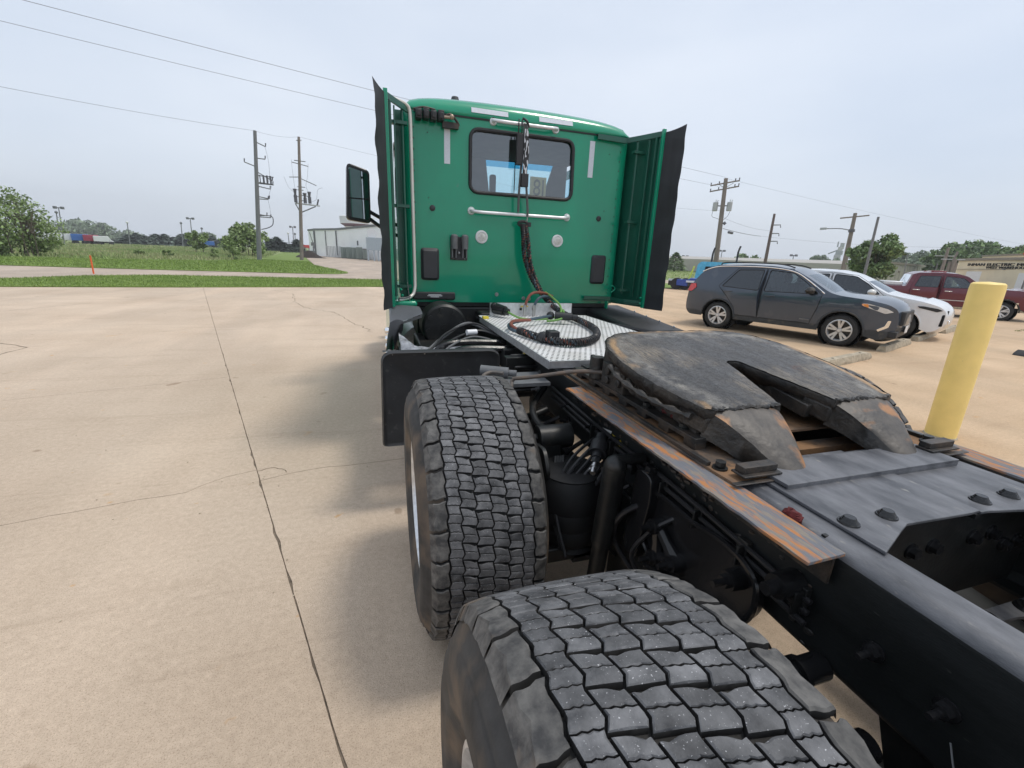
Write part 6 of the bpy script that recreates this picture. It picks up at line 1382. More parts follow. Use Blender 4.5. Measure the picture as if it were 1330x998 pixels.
mb = MB(); mb.box(4.44, 4.56, -.55, .55, .50, .80); mb.box(4.38, 4.52, -.68, -.50, .40, .70); mb.build('exposed_front_cavity', 'dirt', t, bevel=.02)
mb = MB(); mb.box(4.52, 4.62, -.46, -.36, .36, .56); mb.box(4.50, 4.58, -.50, .5, .44, .48); mb.build('broken_trim', 'chrome', t, bevel=.01)
sed = dict(suv2); sed.update(roof=1.46, L=4.75, paint=paint('silver_blue_paint', (.30, .37, .43), .5), glass=['privacy', 'privacy'], belt=.98, W=.90, cladz=.28,
    profile=[(.12, .30), (.0, .50), (.02, .80), (.12, 1.0), (.85, 1.06), (1.30, 1.30), (1.7, 1.43), (2.2, 1.46), (2.6, 1.40), (3.30, 1.05), (3.6, .98), (4.3, .86), (4.62, .72), (4.75, .52), (4.70, .34), (4.5, .22)],
    windows=[[(2.15, 1.0), (3.10, 1.02), (2.60, 1.33), (2.2, 1.38)], [(1.30, 1.03), (2.05, 1.0), (2.08, 1.38), (1.72, 1.35)]], doors=[[(2.1, .40), (3.15, .40), (3.2, 1.02), (2.6, 1.37), (2.12, 1.41)], [(1.45, .40), (2.07, .40), (2.09, 1.41), (1.65, 1.38), (1.2, 1.02)]],
    handles=[(2.3, .92), (1.45, .93)], mirror=(3.0, 1.04), screens=[('windscreen', 2.66, 3.26, 1.06, 1.40), ('rear_screen', .95, 1.6, 1.08, 1.40)], wf=3.75, wr=1.0, lamps=[('headlamp', [(4.30, .72), (4.62, .62), (4.68, .68), (4.4, .80)], 'lampclear'), ('tail_lamp', [(.03, .85), (.2, .84), (.3, .96), (.06, .96)], 'lampred')])
t, hw = car('parked_sedan', 'silver-blue sedan mostly hidden behind the white crossover', 'car', 'cars nosed up to the wheel stops', L0 + FL * 5.9 + FH * .45, RZ, sed, 0, .92)
# maroon pickup
pk = dict(L=5.85, W=1.0, belt=1.22, roof=1.90, nr=.55, nk=.22, tr_=.1, tk=.03, tumble=.11, sill=.48, rw=.40, ra=.50, wf=4.85, wr=1.20, cladz=.50, cl=.03, fil=.025,
    profile=[(.12, .55), (.0, .62), (.0, 1.20), (.05, 1.26), (1.98, 1.26), (2.04, 1.30), (2.16, 1.80), (2.35, 1.88), (3.0, 1.91), (3.45, 1.88), (3.75, 1.78), (4.22, 1.38), (4.5, 1.33), (5.4, 1.28), (5.72, 1.20), (5.85, 1.0), (5.88, .62), (5.84, .48)],
    profile_front=(5.84, .48), windows=[[(3.12, 1.27), (4.05, 1.30), (3.66, 1.70), (3.14, 1.76)], [(2.28, 1.27), (2.98, 1.27), (3.0, 1.76), (2.40, 1.74)]],
    doors=[[(3.06, .52), (4.15, .52), (4.18, 1.30), (3.70, 1.75), (3.07, 1.82)], [(2.20, .52), (3.03, .52), (3.045, 1.82), (2.30, 1.80), (2.18, 1.25)]],
    glass=['carglass', 'privacy'], handles=[(3.30, 1.13), (2.36, 1.13)], hm='chrome', mirror=(4.02, 1.32), mm='chrome', paint=paint('maroon_truck_paint', (.115, .012, .026), .35, .3), trim=None,
    lamps=[('headlamp', [(5.45, .98), (5.80, .98), (5.80, 1.17), (5.45, 1.19)], 'lampclear'), ('indicator', [(5.34, .98), (5.45, .98), (5.45, 1.19), (5.36, 1.19)], 'amber'), ('front_bumper_corner', [(5.2, .58), (5.84, .56), (5.84, .82), (5.2, .80)], 'chrome')],
    screens=[('windscreen', 3.74, 4.28, 1.36, 1.80), ('rear_screen', 2.05, 2.2, 1.34, 1.78)], seats=(2.6, 3.3), dash=4.1)
F2 = Vector((.663, -.749)).normalized(); R2 = Vector((F2.y, -F2.x)); wc = Vector((21.55, 10.45)); sc_ = .90
org = wc - (F2 * 4.85 * 1.04 + R2 * .9 * sc_)
t, hw = car('pickup_truck', 'maroon crew cab pickup truck parked side on beyond the yellow bollard', 'pickup', None, org, math.atan2(F2.y, F2.x), pk, -.03, (1.04, sc_, sc_))
mb = MB(); mb.box(2.2, 4.2, -1.012, -1.002, .735, .765); mb.build('side_moulding', 'alloy', t, bevel=.003)
mb = MB(); mb.box(1.35, 1.95, -.75, .75, 1.28, 1.44); mb.build('tool_box', 'alu', t, bevel=.02)
mb = MB(); mb.box(2.75, 3.2, -.45, .35, 1.92, 1.99); mb.box(2.55, 2.65, -.3, .3, 1.90, 1.96); mb.build('roof_light_bar', sp_ := paint('red_roof_box', (.25, .02, .03), 0), t, bevel=.02)
mb = MB(); mb.box(5.86, 6.08, -.92, .92, .52, .80); mb.build('front_bumper', 'clad', t, bevel=.05)
mb = MB(); mb.box(5.87, 5.97, -.5, .5, .86, 1.18); mb.tube([(5.98, -.4, .8), (6.02, -.4, 1.25), (6.02, .4, 1.25), (5.98, .4, .8)], .025, 8); mb.build('grille_guard', 'clad', t)

# ---------------- bollard and wheel stops
t = thing('bollard', 'tall yellow round bollard standing on the lot right of the fifth wheel', 'bollard', (4.33, 2.70, 0))
BZ = height(1285, 367, math.hypot(4.33 + 1.355, 2.70)) 
lx, ly = sight(1285, 367, math.hypot(5.685, 2.70))[:2]
mb = MB(); rb = .128; top = [(0, rb), (.02, rb), (BZ - .06, rb), (BZ - .018, rb - .004), (BZ - .004, rb - .02), (BZ, rb - .05), (BZ + .006, .001)]
mb.lathe(top, (0, 0, 0), 'Z', 48)
for i, p in enumerate(mb.v): mb.v[i] = (p[0] - .085 * 0 + (lx - 4.33) * p[2] / BZ, p[1] + (ly - 2.70) * p[2] / BZ, p[2])
mb.build('sleeve', 'yellow', t, smooth=40)
mb = MB(); mb.lathe([(-.012, rb + .010), (.0, rb + .012), (.008, rb + .003), (.010, rb - .01)], (0, 0, .004), 'Z', 40); mb.build('footing', 'concrete_curb', t)
def wheel_stop(a, b, label):
    a = Vector((*a, 0)); b = Vector((*b, 0)); L_ = (b - a).length; t = thing('wheel_stop', label, 'wheel stop', (a + b) / 2, math.atan2((b - a).y, (b - a).x), 'concrete wheel stops before the parked cars')
    mb = MB(); h = .13; rnd = random.Random(int(a.x * 97)); nx = 14
    sec = [(-.10, 0), (-.10, .05), (-.065, h), (.065, h), (.10, .05), (.10, 0)]
    for i in range(nx + 1):
        x = -L_ / 2 + L_ * i / nx; k = 1 if 0 < i < nx else .82
        for (y, z) in sec: mb.v.append((x + rnd.uniform(-.008, .008), y * k + rnd.uniform(-.006, .006), max(0, z * k + rnd.uniform(-.006, .006) * (z > 0))))
    for i in range(nx):
        for j in range(5): mb.f.append((i * 6 + j, i * 6 + j + 1, i * 6 + 6 + j + 1, i * 6 + 6 + j)); mb.m.append(0)
    mb.f += [tuple(range(6)), tuple(range(nx * 6, nx * 6 + 6))]; mb.m += [0, 0]
    mb.build('block', 'concrete_curb', t, smooth=30)
    for x in (-.3 * L_, .3 * L_): mb = MB(); mb.cyl((x, 0, h - .02), (x, 0, h + .006), .02, n=10); mb.build('anchor_pin', 'rustdark', t)
Wd = FL
wheel_stop((6.0, 5.36), (7.85, 5.86), 'concrete wheel stop nearest the fifth wheel, half hidden behind its plate')
wheel_stop((8.92, 6.30), (10.85, 6.98), 'concrete wheel stop in front of the dark grey SUV')
wheel_stop((11.50, 7.22), (13.5, 7.95), 'concrete wheel stop in front of the white crossover')
wheel_stop((14.2, 8.12), (16.1, 8.78), 'farthest wheel stop, beside the yellow bollard')
t = thing('rubber_wheel_chock', 'small dark block lying on the lot at the right edge of the photo', 'chock', (12.15, 5.5, 0))
mb = MB(); mb.extr([(-.18, 0), (.20, 0), (.10, .09), (-.02, .12), (-.14, .05)], 'Y', -.12, .12); mb.build('block', 'clad', t, bevel=.015)
# weeds in the far joint
pp = np.array([[18 + .55 * i + random.uniform(-.1, .1), 8.2 + .1 * i + random.uniform(-.05, .05), 0] for i in range(14) for _ in range(14)])
tufts('joint_weeds', pp, .07, .012, 'tallblade', 'dry weeds growing in the joint beyond the yellow bollard', 9)

# ================================================================ poles and wires
def pole_pts(bx, by, tx, ty, D):
    b = sight(bx, by, D); tp = sight(tx, ty, D); k = (0 - b[2]) / (tp[2] - b[2]); b0 = b + (tp - b) * k; return Vector(b0), Vector(tp)
def lr_dir(px):
    """horizontal direction square to the sight line"""
    r = MC.T @ np.array([px - 665., 0, F_PX]); v = Vector((r[1], -r[0], 0)); return v.normalized()
def pole(name, label, b, tp, r0, r1, m='wood', cat='utility pole'):
    t = thing(name, label, cat, b); mb = MB(); d = tp - b; mb.tube([d * -.01, d * .25, d * .5, d * .75, d], r0, 10, rf=lambda q: r0 + (r1 - r0) * q); mb.build('pole', m, t); return t, d
# left steel pole with fittings on its right side
b, tp = pole_pts(337, 338, 331, 170, 60.4); t, d = pole('utility_pole', 'grey utility pole with stacked side brackets, left one of the pair by the lawn', b, tp, .26, .17, 'polesteel'); e = lr_dir(334); U = Vector((0, 0, 1))
Hh = d.length
def onp(f): return d * f
for f, ln, up_ in ((.92, .95, -.35), (.80, .9, .0), (.735, -1.1, .35), (.70, 1.5, -.8), (.62, 1.6, -.1), (.59, 1.3, -.2), (.51, 1.2, -.15), (.49, 1.1, .05), (.37, .9, -.1), (.35, 1.3, .0)):
    mb = MB(); p = onp(f); mb.tube([p, p + e * ln * .5 + U * up_ * .5, p + e * ln + U * up_], .055, 6); mb.build('side_bracket', 'polesteel', t)
    q = p + e * ln + U * up_; mb = MB(); mb.tube([q, q + e * .05 + U * .35], .07, 8, rf=lambda s: .05 + .03 * abs(math.sin(s * 9))); mb.build('insulator', 'insul', t)
mb = MB()
for k in range(4): p = onp(.645) + e * (.35 + .35 * k); mb.tube([p + U * .45, p - U * .45], .10 if k else .05, 8)
mb.tube([onp(.67), onp(.67) + e * 1.7], .05, 6); mb.tube([onp(.61), onp(.61) + e * 1.7], .05, 6); mb.build('switch_gear', 'insul', t)
mb = MB(); mb.tube(smooth_path([onp(.36) + e * .2, onp(.36) + e * 1.4, onp(.30) + e * 1.5, onp(.27) + e * 1.1, onp(.25) + e * .3], 5), .05, 6); mb.tube(smooth_path([onp(.90) + e * .9, onp(.80) + e * 1.2, onp(.70) + e * 1.3, onp(.63) + e * 1.2], 5), .014, 5); mb.tube(smooth_path([onp(.60) + e * 1.5, onp(.5) + e * 1.1, onp(.42) + e * 1.25, onp(.36) + e * 1.3], 5), .014, 5); mb.build('jumper_cable', 'insul', t)
PL1 = tp
# right wooden pole with the platform
b, tp = pole_pts(392, 338, 388, 178, 66); t, d = pole('utility_pole', 'wooden utility pole carrying a platform with three regulators by the lawn', b, tp, .24, .15, 'wood'); e = lr_dir(390)
p = onp(.475); mb = MB(); mb.tube([p - e * .55, p + e * 2.3 - U * .1], .09, 8); mb.build('platform', 'transf', t)
mb = MB(); mb.tube([onp(.40), p + e * 1.8 - U * .2], .07, 6); mb.tube([onp(.40), p - e * .6], .07, 6); mb.build('platform_brace', 'polesteel', t)
for k, (x, h_) in enumerate(((-.5, 1.5), (.6, 1.1), (1.15, 1.3))):
    q = p + e * x + U * .1; mb = MB(); mb.cyl(q, q + U * h_ * .6, .20, .20, 12); mb.cyl(q + U * h_ * .6, q + U * h_, .12, .20, 10); mb.cyl(q + U * h_, q + U * (h_ + .12), .26, .22, 12); mb.build('regulator', 'insul', t)
mb = MB(); q = p + e * 2.0; mb.tube([q, q + e * .2 + U * .7], .1, 8); mb.build('surge_arrester', 'insul', t)
for f, x0, x1, dz in ((.97, -.3, .3, .1), (.80, -.9, 1.0, .3), (.815, -.6, .7, .0), (.68, -1.2, .2, .15), (.68, 0, 1.9, -.7), (.61, -.3, .6, 0), (.585, -.3, .4, 0), (.53, -.8, -.1, 0), (.545, 0, 1.1, -.1), (.50, .0, .6, 0)):
    mb = MB(); mb.tube([onp(f) + e * x0 + U * (0 if x0 < 0 else 0), onp(f) + e * x1 + U * (-abs(dz) if x1 > .9 else dz)], .05, 6); mb.build('crossarm', 'polesteel', t)
for pts in ([(.82, -.9), (.72, -.8), (.60, -.6), (.56, -.5)], [(.80, 1.0), (.70, .9), (.62, .7), (.56, 1.1)], [(.68, -1.8), (.60, -1.3), (.56, -.6)], [(.62, 2.7), (.60, 2.1), (.52, 1.9), (.50, 1.3)]):
    mb = MB(); mb.tube(smooth_path([onp(f) + e * x for f, x in pts], 5), .014, 5); mb.build('jumper_cable', 'insul', t)
PL2 = tp
# right hand poles
b, tp = pole_pts(930, 338, 943, 232, 55); t, d = pole('utility_pole', 'leaning wooden pole with two crossarms and two transformer cans above the dark grey SUV', b, tp, .30, .20, 'wood'); e = lr_dir(936); PR1 = tp
for f, tilt in ((.955, .20), (.90, .22)):
    mb = MB(); a = onp(f) - e * 1.45 - U * tilt; c = onp(f) + e * 1.35 + U * tilt * 1.1; mb.tube([a, c], .07, 6); mb.build('crossarm', 'wood', t)
    for q in (.02, .3, .85, .98): pq = a.lerp(c, q); mb = MB(); mb.tube([pq, pq + U * .28], .06, 8, rf=lambda s: .04 + .035 * abs(math.sin(s * 7))); mb.build('insulator', 'insul', t)
mb = MB(); mb.tube([onp(.955) - e * .8, onp(.91)], .025, 5); mb.tube([onp(.955) + e * .8, onp(.91)], .025, 5); mb.build('arm_brace', 'polesteel', t)
for x in (-.75, .65):
    q = onp(.69) + e * x; mb = MB(); mb.lathe([(0, .01), (0, .24), (.03, .27), (.85, .27), (.90, .22), (.92, .01)], q, 'Z', 18); mb.tube([q + U * .9, q + U * 1.15], .04, 6); mb.tube([q + U * .9 + e * .14, q + U * 1.1 + e * .2], .04, 6); mb.build('transformer', 'transf', t)
mb = MB(); mb.tube([onp(.74) - e * .6, onp(.74) + e * .6], .06, 6); mb.tube(smooth_path([onp(.70) - e * .9, onp(.64) - e * .95, onp(.62) - e * .5, onp(.60)], 5), .02, 5); mb.tube(smooth_path([onp(.69) + e * .8, onp(.64) + e * .6, onp(.60) + e * .2], 5), .02, 5); mb.cyl(onp(.58) + e * .3, onp(.56) + e * .5, .15, n=8); mb.build('pole_hardware', 'insul', t)
b, tp = pole_pts(993, 345, 1006, 278, 75); t, d = pole('utility_pole', 'thin brown pole with three hooked arms right of the transformer pole', b, tp, .26, .16, mat('creosoted_wood', (.15, .11, .10), .9)); e = lr_dir(1000); PR2 = tp
for f in (.83, .70, .58):
    mb = MB(); mb.tube([onp(f), onp(f) + e * 1.0 + U * .02, onp(f) + e * 1.08 - U * .35], .07, 6); mb.build('hooked_arm', 'polesteel', t)
b, tp = pole_pts(1094, 356, 1111, 277, 62); t, d = pole('utility_pole', 'wooden pole with one crossarm and a street light arm left of the round maple', b, tp, .28, .17, 'wood'); e = lr_dir(1103); PR3 = tp
mb = MB(); mb.tube([onp(.95) - e * 1.25 - U * .12, onp(.95) + e * 1.25 + U * .12], .07, 6); mb.build('crossarm', 'wood', t)
mb = MB(); mb.tube(smooth_path([onp(.76), onp(.79) - e * 1.0, onp(.79) - e * 2.4], 5), .05, 6); mb.build('lamp_arm', 'polesteel', t)
mb = MB(); mb.box(*[v for k in range(3) for v in sorted(((onp(.79) - e * 2.3)[k] - .12, (onp(.79) - e * 2.9)[k] + .12))]); mb.build('lamp_head', 'transf', t)
mb = MB(); mb.cyl(onp(.74), onp(.78), .30, n=10); mb.build('pole_bracket', 'insul', t)
b, tp = pole_pts(1120, 368, 1141, 282, 40); pole('leaning_light_pole', 'slim dark pole leaning right in front of the round maple', b, tp, .10, .075, 'polesteel', 'pole')
for (bx, by, tx, ty, D, rr_, lab) in ((1223, 352, 1232, 322, 90, .22, 'pale wooden post left of the small cross-armed post'), (1231, 354, 1244, 327, 80, .14, 'small cross-armed post before the tan electric warehouse'), (1229, 357, 1234, 340, 60, .16, 'short left post of the trio behind the pickup roof'), (1235, 357, 1240, 337, 60, .22, 'thick middle post of the trio behind the pickup roof'), (1238, 357, 1242.5, 342, 60, .13, 'short dark right post of the trio behind the pickup roof')):
    b, tp = pole_pts(bx, by, tx, ty, D); t, d = pole('wooden_post', lab, b, tp, rr_, rr_ * .8, 'wood', 'post')
    if 'cross' in lab: e = lr_dir(bx); mb = MB(); mb.tube([d * .78 - e * 1.2, d * .78 + e * 1.0], .05, 5); mb.build('crossarm', 'transf', t)
# parking-lot lights
for i, (bx, by, tx, ty, D, lab, hd) in enumerate(((83, 312, 76, 270, 120, 'leaning twin-head light pole above the white trailer', 2), (78, 312, 73, 276, 150, 'fainter light pole just left of the leaning twin-head pole', 1), (168, 310, 165, 289, 190, 'light pole with a bright head left of the spruce row', 1), (237, 312, 235, 290, 200, 'thin light pole left of the small thin tree', 1), (250, 312, 247, 284, 170, 'twin-head light pole right of the small thin tree', 2), (263, 311, 262, 297, 200, 'short light pole behind the spruce row', 1),
        (376, 320, 374, 303, 190, 'short white light pole left of the platform pole', 1), (382, 322, 380, 295, 170, 'twin-head light pole between the two utility poles', 2), (384, 322, 383, 304, 200, 'small light pole beside the twin-head pole near the canopy', 1), (411, 330, 402, 302, 102, 'thin pole at the left corner of the white factory', 0),
        (888, 352, 890, 333, 130, 'small T-shaped light pole beside the pine', 2), (961, 350, 964, 333, 150, 'thin light pole left of the small round tree', 0), (934, 350, 938, 326, 110, 'T-shaped light pole right of the big transformer pole base', 2), (1027, 350, 1031, 332, 110, 'T-shaped light pole behind the grey SUV roof', 2), (1174, 358, 1179, 331, 85, 'thin light pole before the grey warehouse', 0), (1214, 356, 1218, 342, 85, 'short thin pole at the right of the grey warehouse wall', 0))):
    b, tp = pole_pts(bx, by, tx, ty, D); r_ = .0009 * D; t, d = pole('light_pole', lab, b, tp, r_, r_ * .7, 'polesteel', 'light pole'); e = lr_dir(bx)
    if hd == 2: mb = MB(); mb.tube([d - e * .004 * D, d + e * .004 * D], r_ * .8, 5); mb.box(*[v for k in range(3) for v in sorted(((d - e * .004 * D)[k] - .0018 * D, (d - e * .004 * D)[k] + .0018 * D))]); mb.box(*[v for k in range(3) for v in sorted(((d + e * .004 * D)[k] - .0018 * D, (d + e * .004 * D)[k] + .0018 * D))]); mb.build('lamp_head', 'polesteel', t)
    elif hd == 1: mb = MB(); mb.ball(d, .0022 * D, 8); mb.build('lamp_head', 'white' if 'bright' in lab or 'white' in lab else 'polesteel', t)
# wires
def wire(label, a, b, sag, r=.02):
    a = Vector(a); b = Vector(b); mid = a; t = None
    pts = [a.lerp(b, k / 24) - Vector((0, 0, sag * 4 * (k / 24) * (1 - k / 24))) for k in range(25)]
    mb = MB(); mb.tube([p - a for p in pts], r * .6, 5); o = mb.build('power_line', 'wire', None, smooth=60, loc=a); tag(o, label, 'power line', 'overhead power lines')
wire('upper overhead wire running from the top left corner to behind the left fairing', sight(-420, -118, 36), PR1 + Vector((0, 0, .1)), 0.2, .020)
wire('second overhead wire, just below the upper one at the top left', sight(-420, -76, 36), PR1 - Vector((0, 0, .9)), 0.3, .017)
wire('lowest left wire, passing the tops of the two utility poles', sight(-330, 45, 48), PL1, .3, .022)
wire('short span of wire between the tops of the two left utility poles', PL1, PL2, .25, .018)
wire('wire running right from the platform pole towards the mirror', PL2, sight(800, 268, 90), .4, .02)
wire('faint wire from the transformer pole towards the right', PR1, sight(1500, 345, 160), .8, .014)
wire('wire between the transformer pole and the thin brown pole', sight(940, 283, 55), sight(1003, 300, 75), .3, .02)
wire('dark cable with a splice case between the transformer pole and the brown pole', sight(939, 297, 55), sight(988, 307, 70), .1, .05)
wire('lower wire crossing right past the street light pole', sight(988, 307, 70), sight(1400, 318, 90), .8, .016)
wire('faint wire left of the transformer pole, passing behind the fairing', sight(820, 262, 60), sight(938, 274, 55), .2, .012)
t = thing('splice_case', 'small black splice case hanging on the cable right of the transformer pole', 'splice case', tuple(sight(949, 302, 56))); mb = MB(); mb.tube([(-.3, 0, 0), (.3, .05, -.06)], .14, 8); mb.build('case', 'insul', t)
t = thing('marker_post', 'thin orange marker stake leaning left at the edge of the grass verge', 'marker post', tuple(pole_pts(122, 357, 117, 332, 29.8)[0]))
b, tp = pole_pts(122, 357, 117, 332, 29.8); mb = MB(); mb.tube([Vector((0, 0, 0)), (tp - b)], .035, 8); M['orange'] = mat('orange_marker', (.80, .13, .03), .6); mb.build('stake', 'orange', t)

# ================================================================ buildings
M['whitewall'] = mat('white_ribbed_cladding', (.93, .93, .92), .6, var=.04, scale=.4); M['tanwall'] = mat('tan_block_wall', (.72, .63, .46), .85, var=.06, scale=.6)
M['greywall'] = mat('grey_metal_cladding', (.40, .375, .335), .6, var=.05, scale=.3); M['roofdark'] = mat('dark_roof_edge', (.24, .21, .17), .7); M['tanlight'] = mat('pale_tan_cladding', (.72, .66, .53), .7, var=.05, scale=.5)
M['doorwhite'] = mat('white_roller_door', (.70, .71, .72), .5, var=.04); M['greytank'] = mat('grey_green_cabinet', (.21, .25, .23), .6, var=.1); M['bluegrey'] = mat('blue_grey_unit', (.36, .42, .46), .5, var=.06)
def wall_building(name, label, pts, depth, m, roofm='roofdark', eave=.35, ribs=0):
    """pts: (px, top_py, D) along the visible front; extruded away from the viewpoint"""
    t = thing(name, label, 'building', spot(sum(p[0] for p in pts) / len(pts), sum(p[2] for p in pts) / len(pts))); o = Vector(t.location)
    F = [(Vector(spot(px, D, 0)) - o, height(px, ty, D)) for px, ty, D in pts]
    a = F[0][0]; b = F[-1][0]; n = Vector(((b - a).y * -1, (b - a).x, 0)).normalized(); 
    if (o + n).length < o.length: n = -n
    mb = MB()
    for (p, h), (q, g) in zip(F[:-1], F[1:]):
        mb.add([p, q, q + U * g, p + U * h], [(0, 1, 2, 3)]); mb.add([p + U * h, q + U * g, q + U * g + n * depth, p + U * h + n * depth], [(0, 1, 2, 3)]); mb.add([p + n * depth, q + n * depth, q + n * depth + U * g, p + n * depth + U * h], [(0, 1, 2, 3)])
    for (p, h) in (F[0], F[-1]): mb.add([p, p + U * h, p + U * h + n * depth, p + n * depth], [(0, 1, 2, 3)])
    mb.build('walls', m, t, smooth=0)
    mb = MB()
    for (p, h), (q, g) in zip(F[:-1], F[1:]):
        d = (q - p).normalized(); v = [p - n * .15 + U * (h - eave), q - n * .15 + U * (g - eave), q - n * .15 + U * (g + .05), p - n * .15 + U * (h + .05)]; mb.add(v + [x + n * .4 for x in v], [(0, 1, 2, 3), (4, 7, 6, 5), (3, 2, 6, 7), (0, 4, 5, 1)])
    mb.build('roof_edge', roofm, t, smooth=0)
    if ribs:
        mb = MB(); tot = (b - a).length; k = int(tot / ribs)
        for i in range(k + 1):
            f = i / k; 
            for (p, h), (q, g) in zip(F[:-1], F[1:]):
                s0 = (p - a).length / tot; s1 = (q - a).length / tot
                if s0 <= f <= s1: u = (f - s0) / (s1 - s0); c = p.lerp(q, u); hh_ = h + (g - h) * u; d = (q - p).normalized(); mb.add([c - d * .06 - n * .001, c - n * .09, c + d * .06 - n * .001, c - d * .06 + U * (hh_ - .4) - n * .001, c - n * .09 + U * (hh_ - .4), c + d * .06 + U * (hh_ - .4) - n * .001], [(0, 1, 4, 3), (1, 2, 5, 4)])
        mb.build('cladding_ribs', m, t, smooth=0)
    return t, F, n
def patch(t, F, n, px0, px1, y0, y1, D0, D1, name, m, off=.12):
    o = Vector(t.location); a = Vector(spot(px0, D0)) - o - n * off; b = Vector(spot(px1, D1)) - o - n * off; z0a, z1a = height(px0, y1, D0), height(px0, y0, D0); z0b, z1b = height(px1, y1, D1), height(px1, y0, D1)
    mb = MB(); v = [a + U * z0a, b + U * z0b, b + U * z1b, a + U * z1a]; mb.add(v + [x + n * off * .8 for x in v], [(0, 1, 2, 3), (4, 7, 6, 5), (3, 2, 6, 7), (0, 4, 5, 1), (0, 3, 7, 4), (1, 5, 6, 2)]); return mb.build(name, m, t, smooth=0)
# white factory on the left
t, F, n = wall_building('white_factory', 'long white clad factory building across the driveway beside the cab mirror', [(402, 298.5, 108), (410, 297.5, 104), (440, 297, 94), (495, 291.5, 80), (560, 284, 68)], 30, 'whitewall', 'polesteel', .3)
for px, D in ((425.5, 99), (439, 94.5), (410.5, 103.8)): patch(t, F, n, px, px + .8, 300, 332, D, D, 'downpipe', 'polesteel', .35)
patch(t, F, n, 402.3, 409.8, 326, 330, 107.9, 104.1, 'plinth', 'polesteel', .2)
patch(t, F, n, 466, 469, 313, 319, 87, 87, 'wall_vent', 'polesteel', .3)
o_ = Vector(spot(484, 74)); 
t = thing('air_handling_unit', 'blue-grey ventilation unit on legs with a round duct at the white factory wall', 'ventilation unit', o_); e = lr_dir(484)
hz_ = lambda px, y: height(px, y, 74)
bw = 14 / 575 * 74; rotm = Matrix.Rotation(math.atan2(e.y, e.x), 3, 'Z')
def obox(mb, x0, x1, y0, y1, z0, z1): 
    vs = [rotm @ Vector((x, y, z)) for z in (z0, z1) for y in (y0, y1) for x in (x0, x1)]; mb.add(vs, [(0, 2, 3, 1), (4, 5, 7, 6), (0, 1, 5, 4), (2, 6, 7, 3), (0, 4, 6, 2), (1, 3, 7, 5)])
mb = MB(); obox(mb, -bw / 2, bw / 2 + 1.5, -1, 1, hz_(484, 325.5), hz_(484, 309)); mb.build('cabinet', 'bluegrey', t, smooth=0)
for x in (-.4, .1, .45): mb = MB(); obox(mb, bw * x - .1, bw * x + .12, -.9, -.7, 0, hz_(484, 325.5)); mb.build('leg', 'bluegrey', t)
mb = MB(); c0 = rotm @ Vector((.0, -.6, hz_(484, 304))); mb.cyl(c0, c0 + rotm @ Vector((0, 2, 0)), .75, n=20); mb.build('duct', 'doorwhite', t)
for i, (px0, px1, D, y) in enumerate(((443, 449, 92, 321), (450, 456, 90, 321), (457, 462, 88, 321.5), (463, 470, 86, 321), (471, 476, 84, 323))):
    t = thing('service_cabinet', ['leftmost grey-green cabinet along the factory wall', 'second grey-green cabinet from the left along the factory wall', 'narrow middle cabinet along the factory wall', 'wide grey-green cabinet right of the narrow one', 'darkest small cabinet next to the ventilation unit'][i], 'cabinet', spot((px0 + px1) / 2, D - 3)); e = lr_dir(px0); rotm = Matrix.Rotation(math.atan2(e.y, e.x), 3, 'Z'); w_ = (px1 - px0) / 575 * D * .5
    mb = MB(); obox(mb, -w_, w_, -.7, .7, 0, height(px0, y, D - 3)); mb.build('cabinet', 'greytank' if i < 4 else 'polesteel', t, bevel=.05)
    mb = MB(); obox(mb, -w_ * .9, -w_ * .05, -.74, -.7, .2, height(px0, y, D - 3) - .2); obox(mb, w_ * .05, w_ * .9, -.74, -.7, .2, height(px0, y, D - 3) - .2); mb.build('door', 'greytank', t)
t = thing('slatted_enclosure', 'light slatted enclosure screen at the factory wall left of the cabinets', 'enclosure', spot(434, 93)); e = lr_dir(434); rotm = Matrix.Rotation(math.atan2(e.y, e.x), 3, 'Z')
for k in range(12): mb = MB(); obox(mb, -1.5 + .26 * k, -1.5 + .26 * k + .16, 0, .06, 0, height(434, 320, 93)); mb.build('slat', 'transf', t)
t = thing('storage_dome', 'white domed tank with a maroon band rising behind the white factory roof', 'tank', spot(466, 150)); rdm = 15 / 570 * 150
hb, ht = height(462, 296, 150), height(462, 281, 150)
mb = MB(); mb.lathe([(0, rdm * .8), (hb, rdm * .8), (hb + .2, rdm)], (0, 0, 0), 'Z', 28); mb.build('base', 'doorwhite', t)
mb = MB(); mb.lathe([(hb + .2, rdm * .9), (hb + 1.0, rdm * 1.25)], (0, 0, 0), 'Z', 32); mb.build('band', mat('maroon_band', (.17, .10, .13), .6), t)
mb = MB(); mb.lathe([(hb + 1.0, rdm * 1.25), (ht - .3, rdm * 1.3), (ht, rdm * 1.1), (ht + .4, .01)], (0, 0, 0), 'Z', 32); mb.build('dome', 'doorwhite', t)
t = thing('mulch_mound', 'low dark mound of mulch on the driveway left of the white factory', 'mound', spot(406, 84)); mb = MB(); e = lr_dir(406)
mb.grid(lambda u, v: (e.x * (u - .5) * 5.4 + (v - .5) * e.y * 5, e.y * (u - .5) * 5.4 - (v - .5) * e.x * 5, max(-.05, 1.25 * math.exp(-((u - .38) / .28) ** 2) * math.sin(math.pi * v) ** .8 + random.uniform(-.06, .06) - .1)), 18, 12); mb.build('mulch', 'mulch', t, smooth=60)
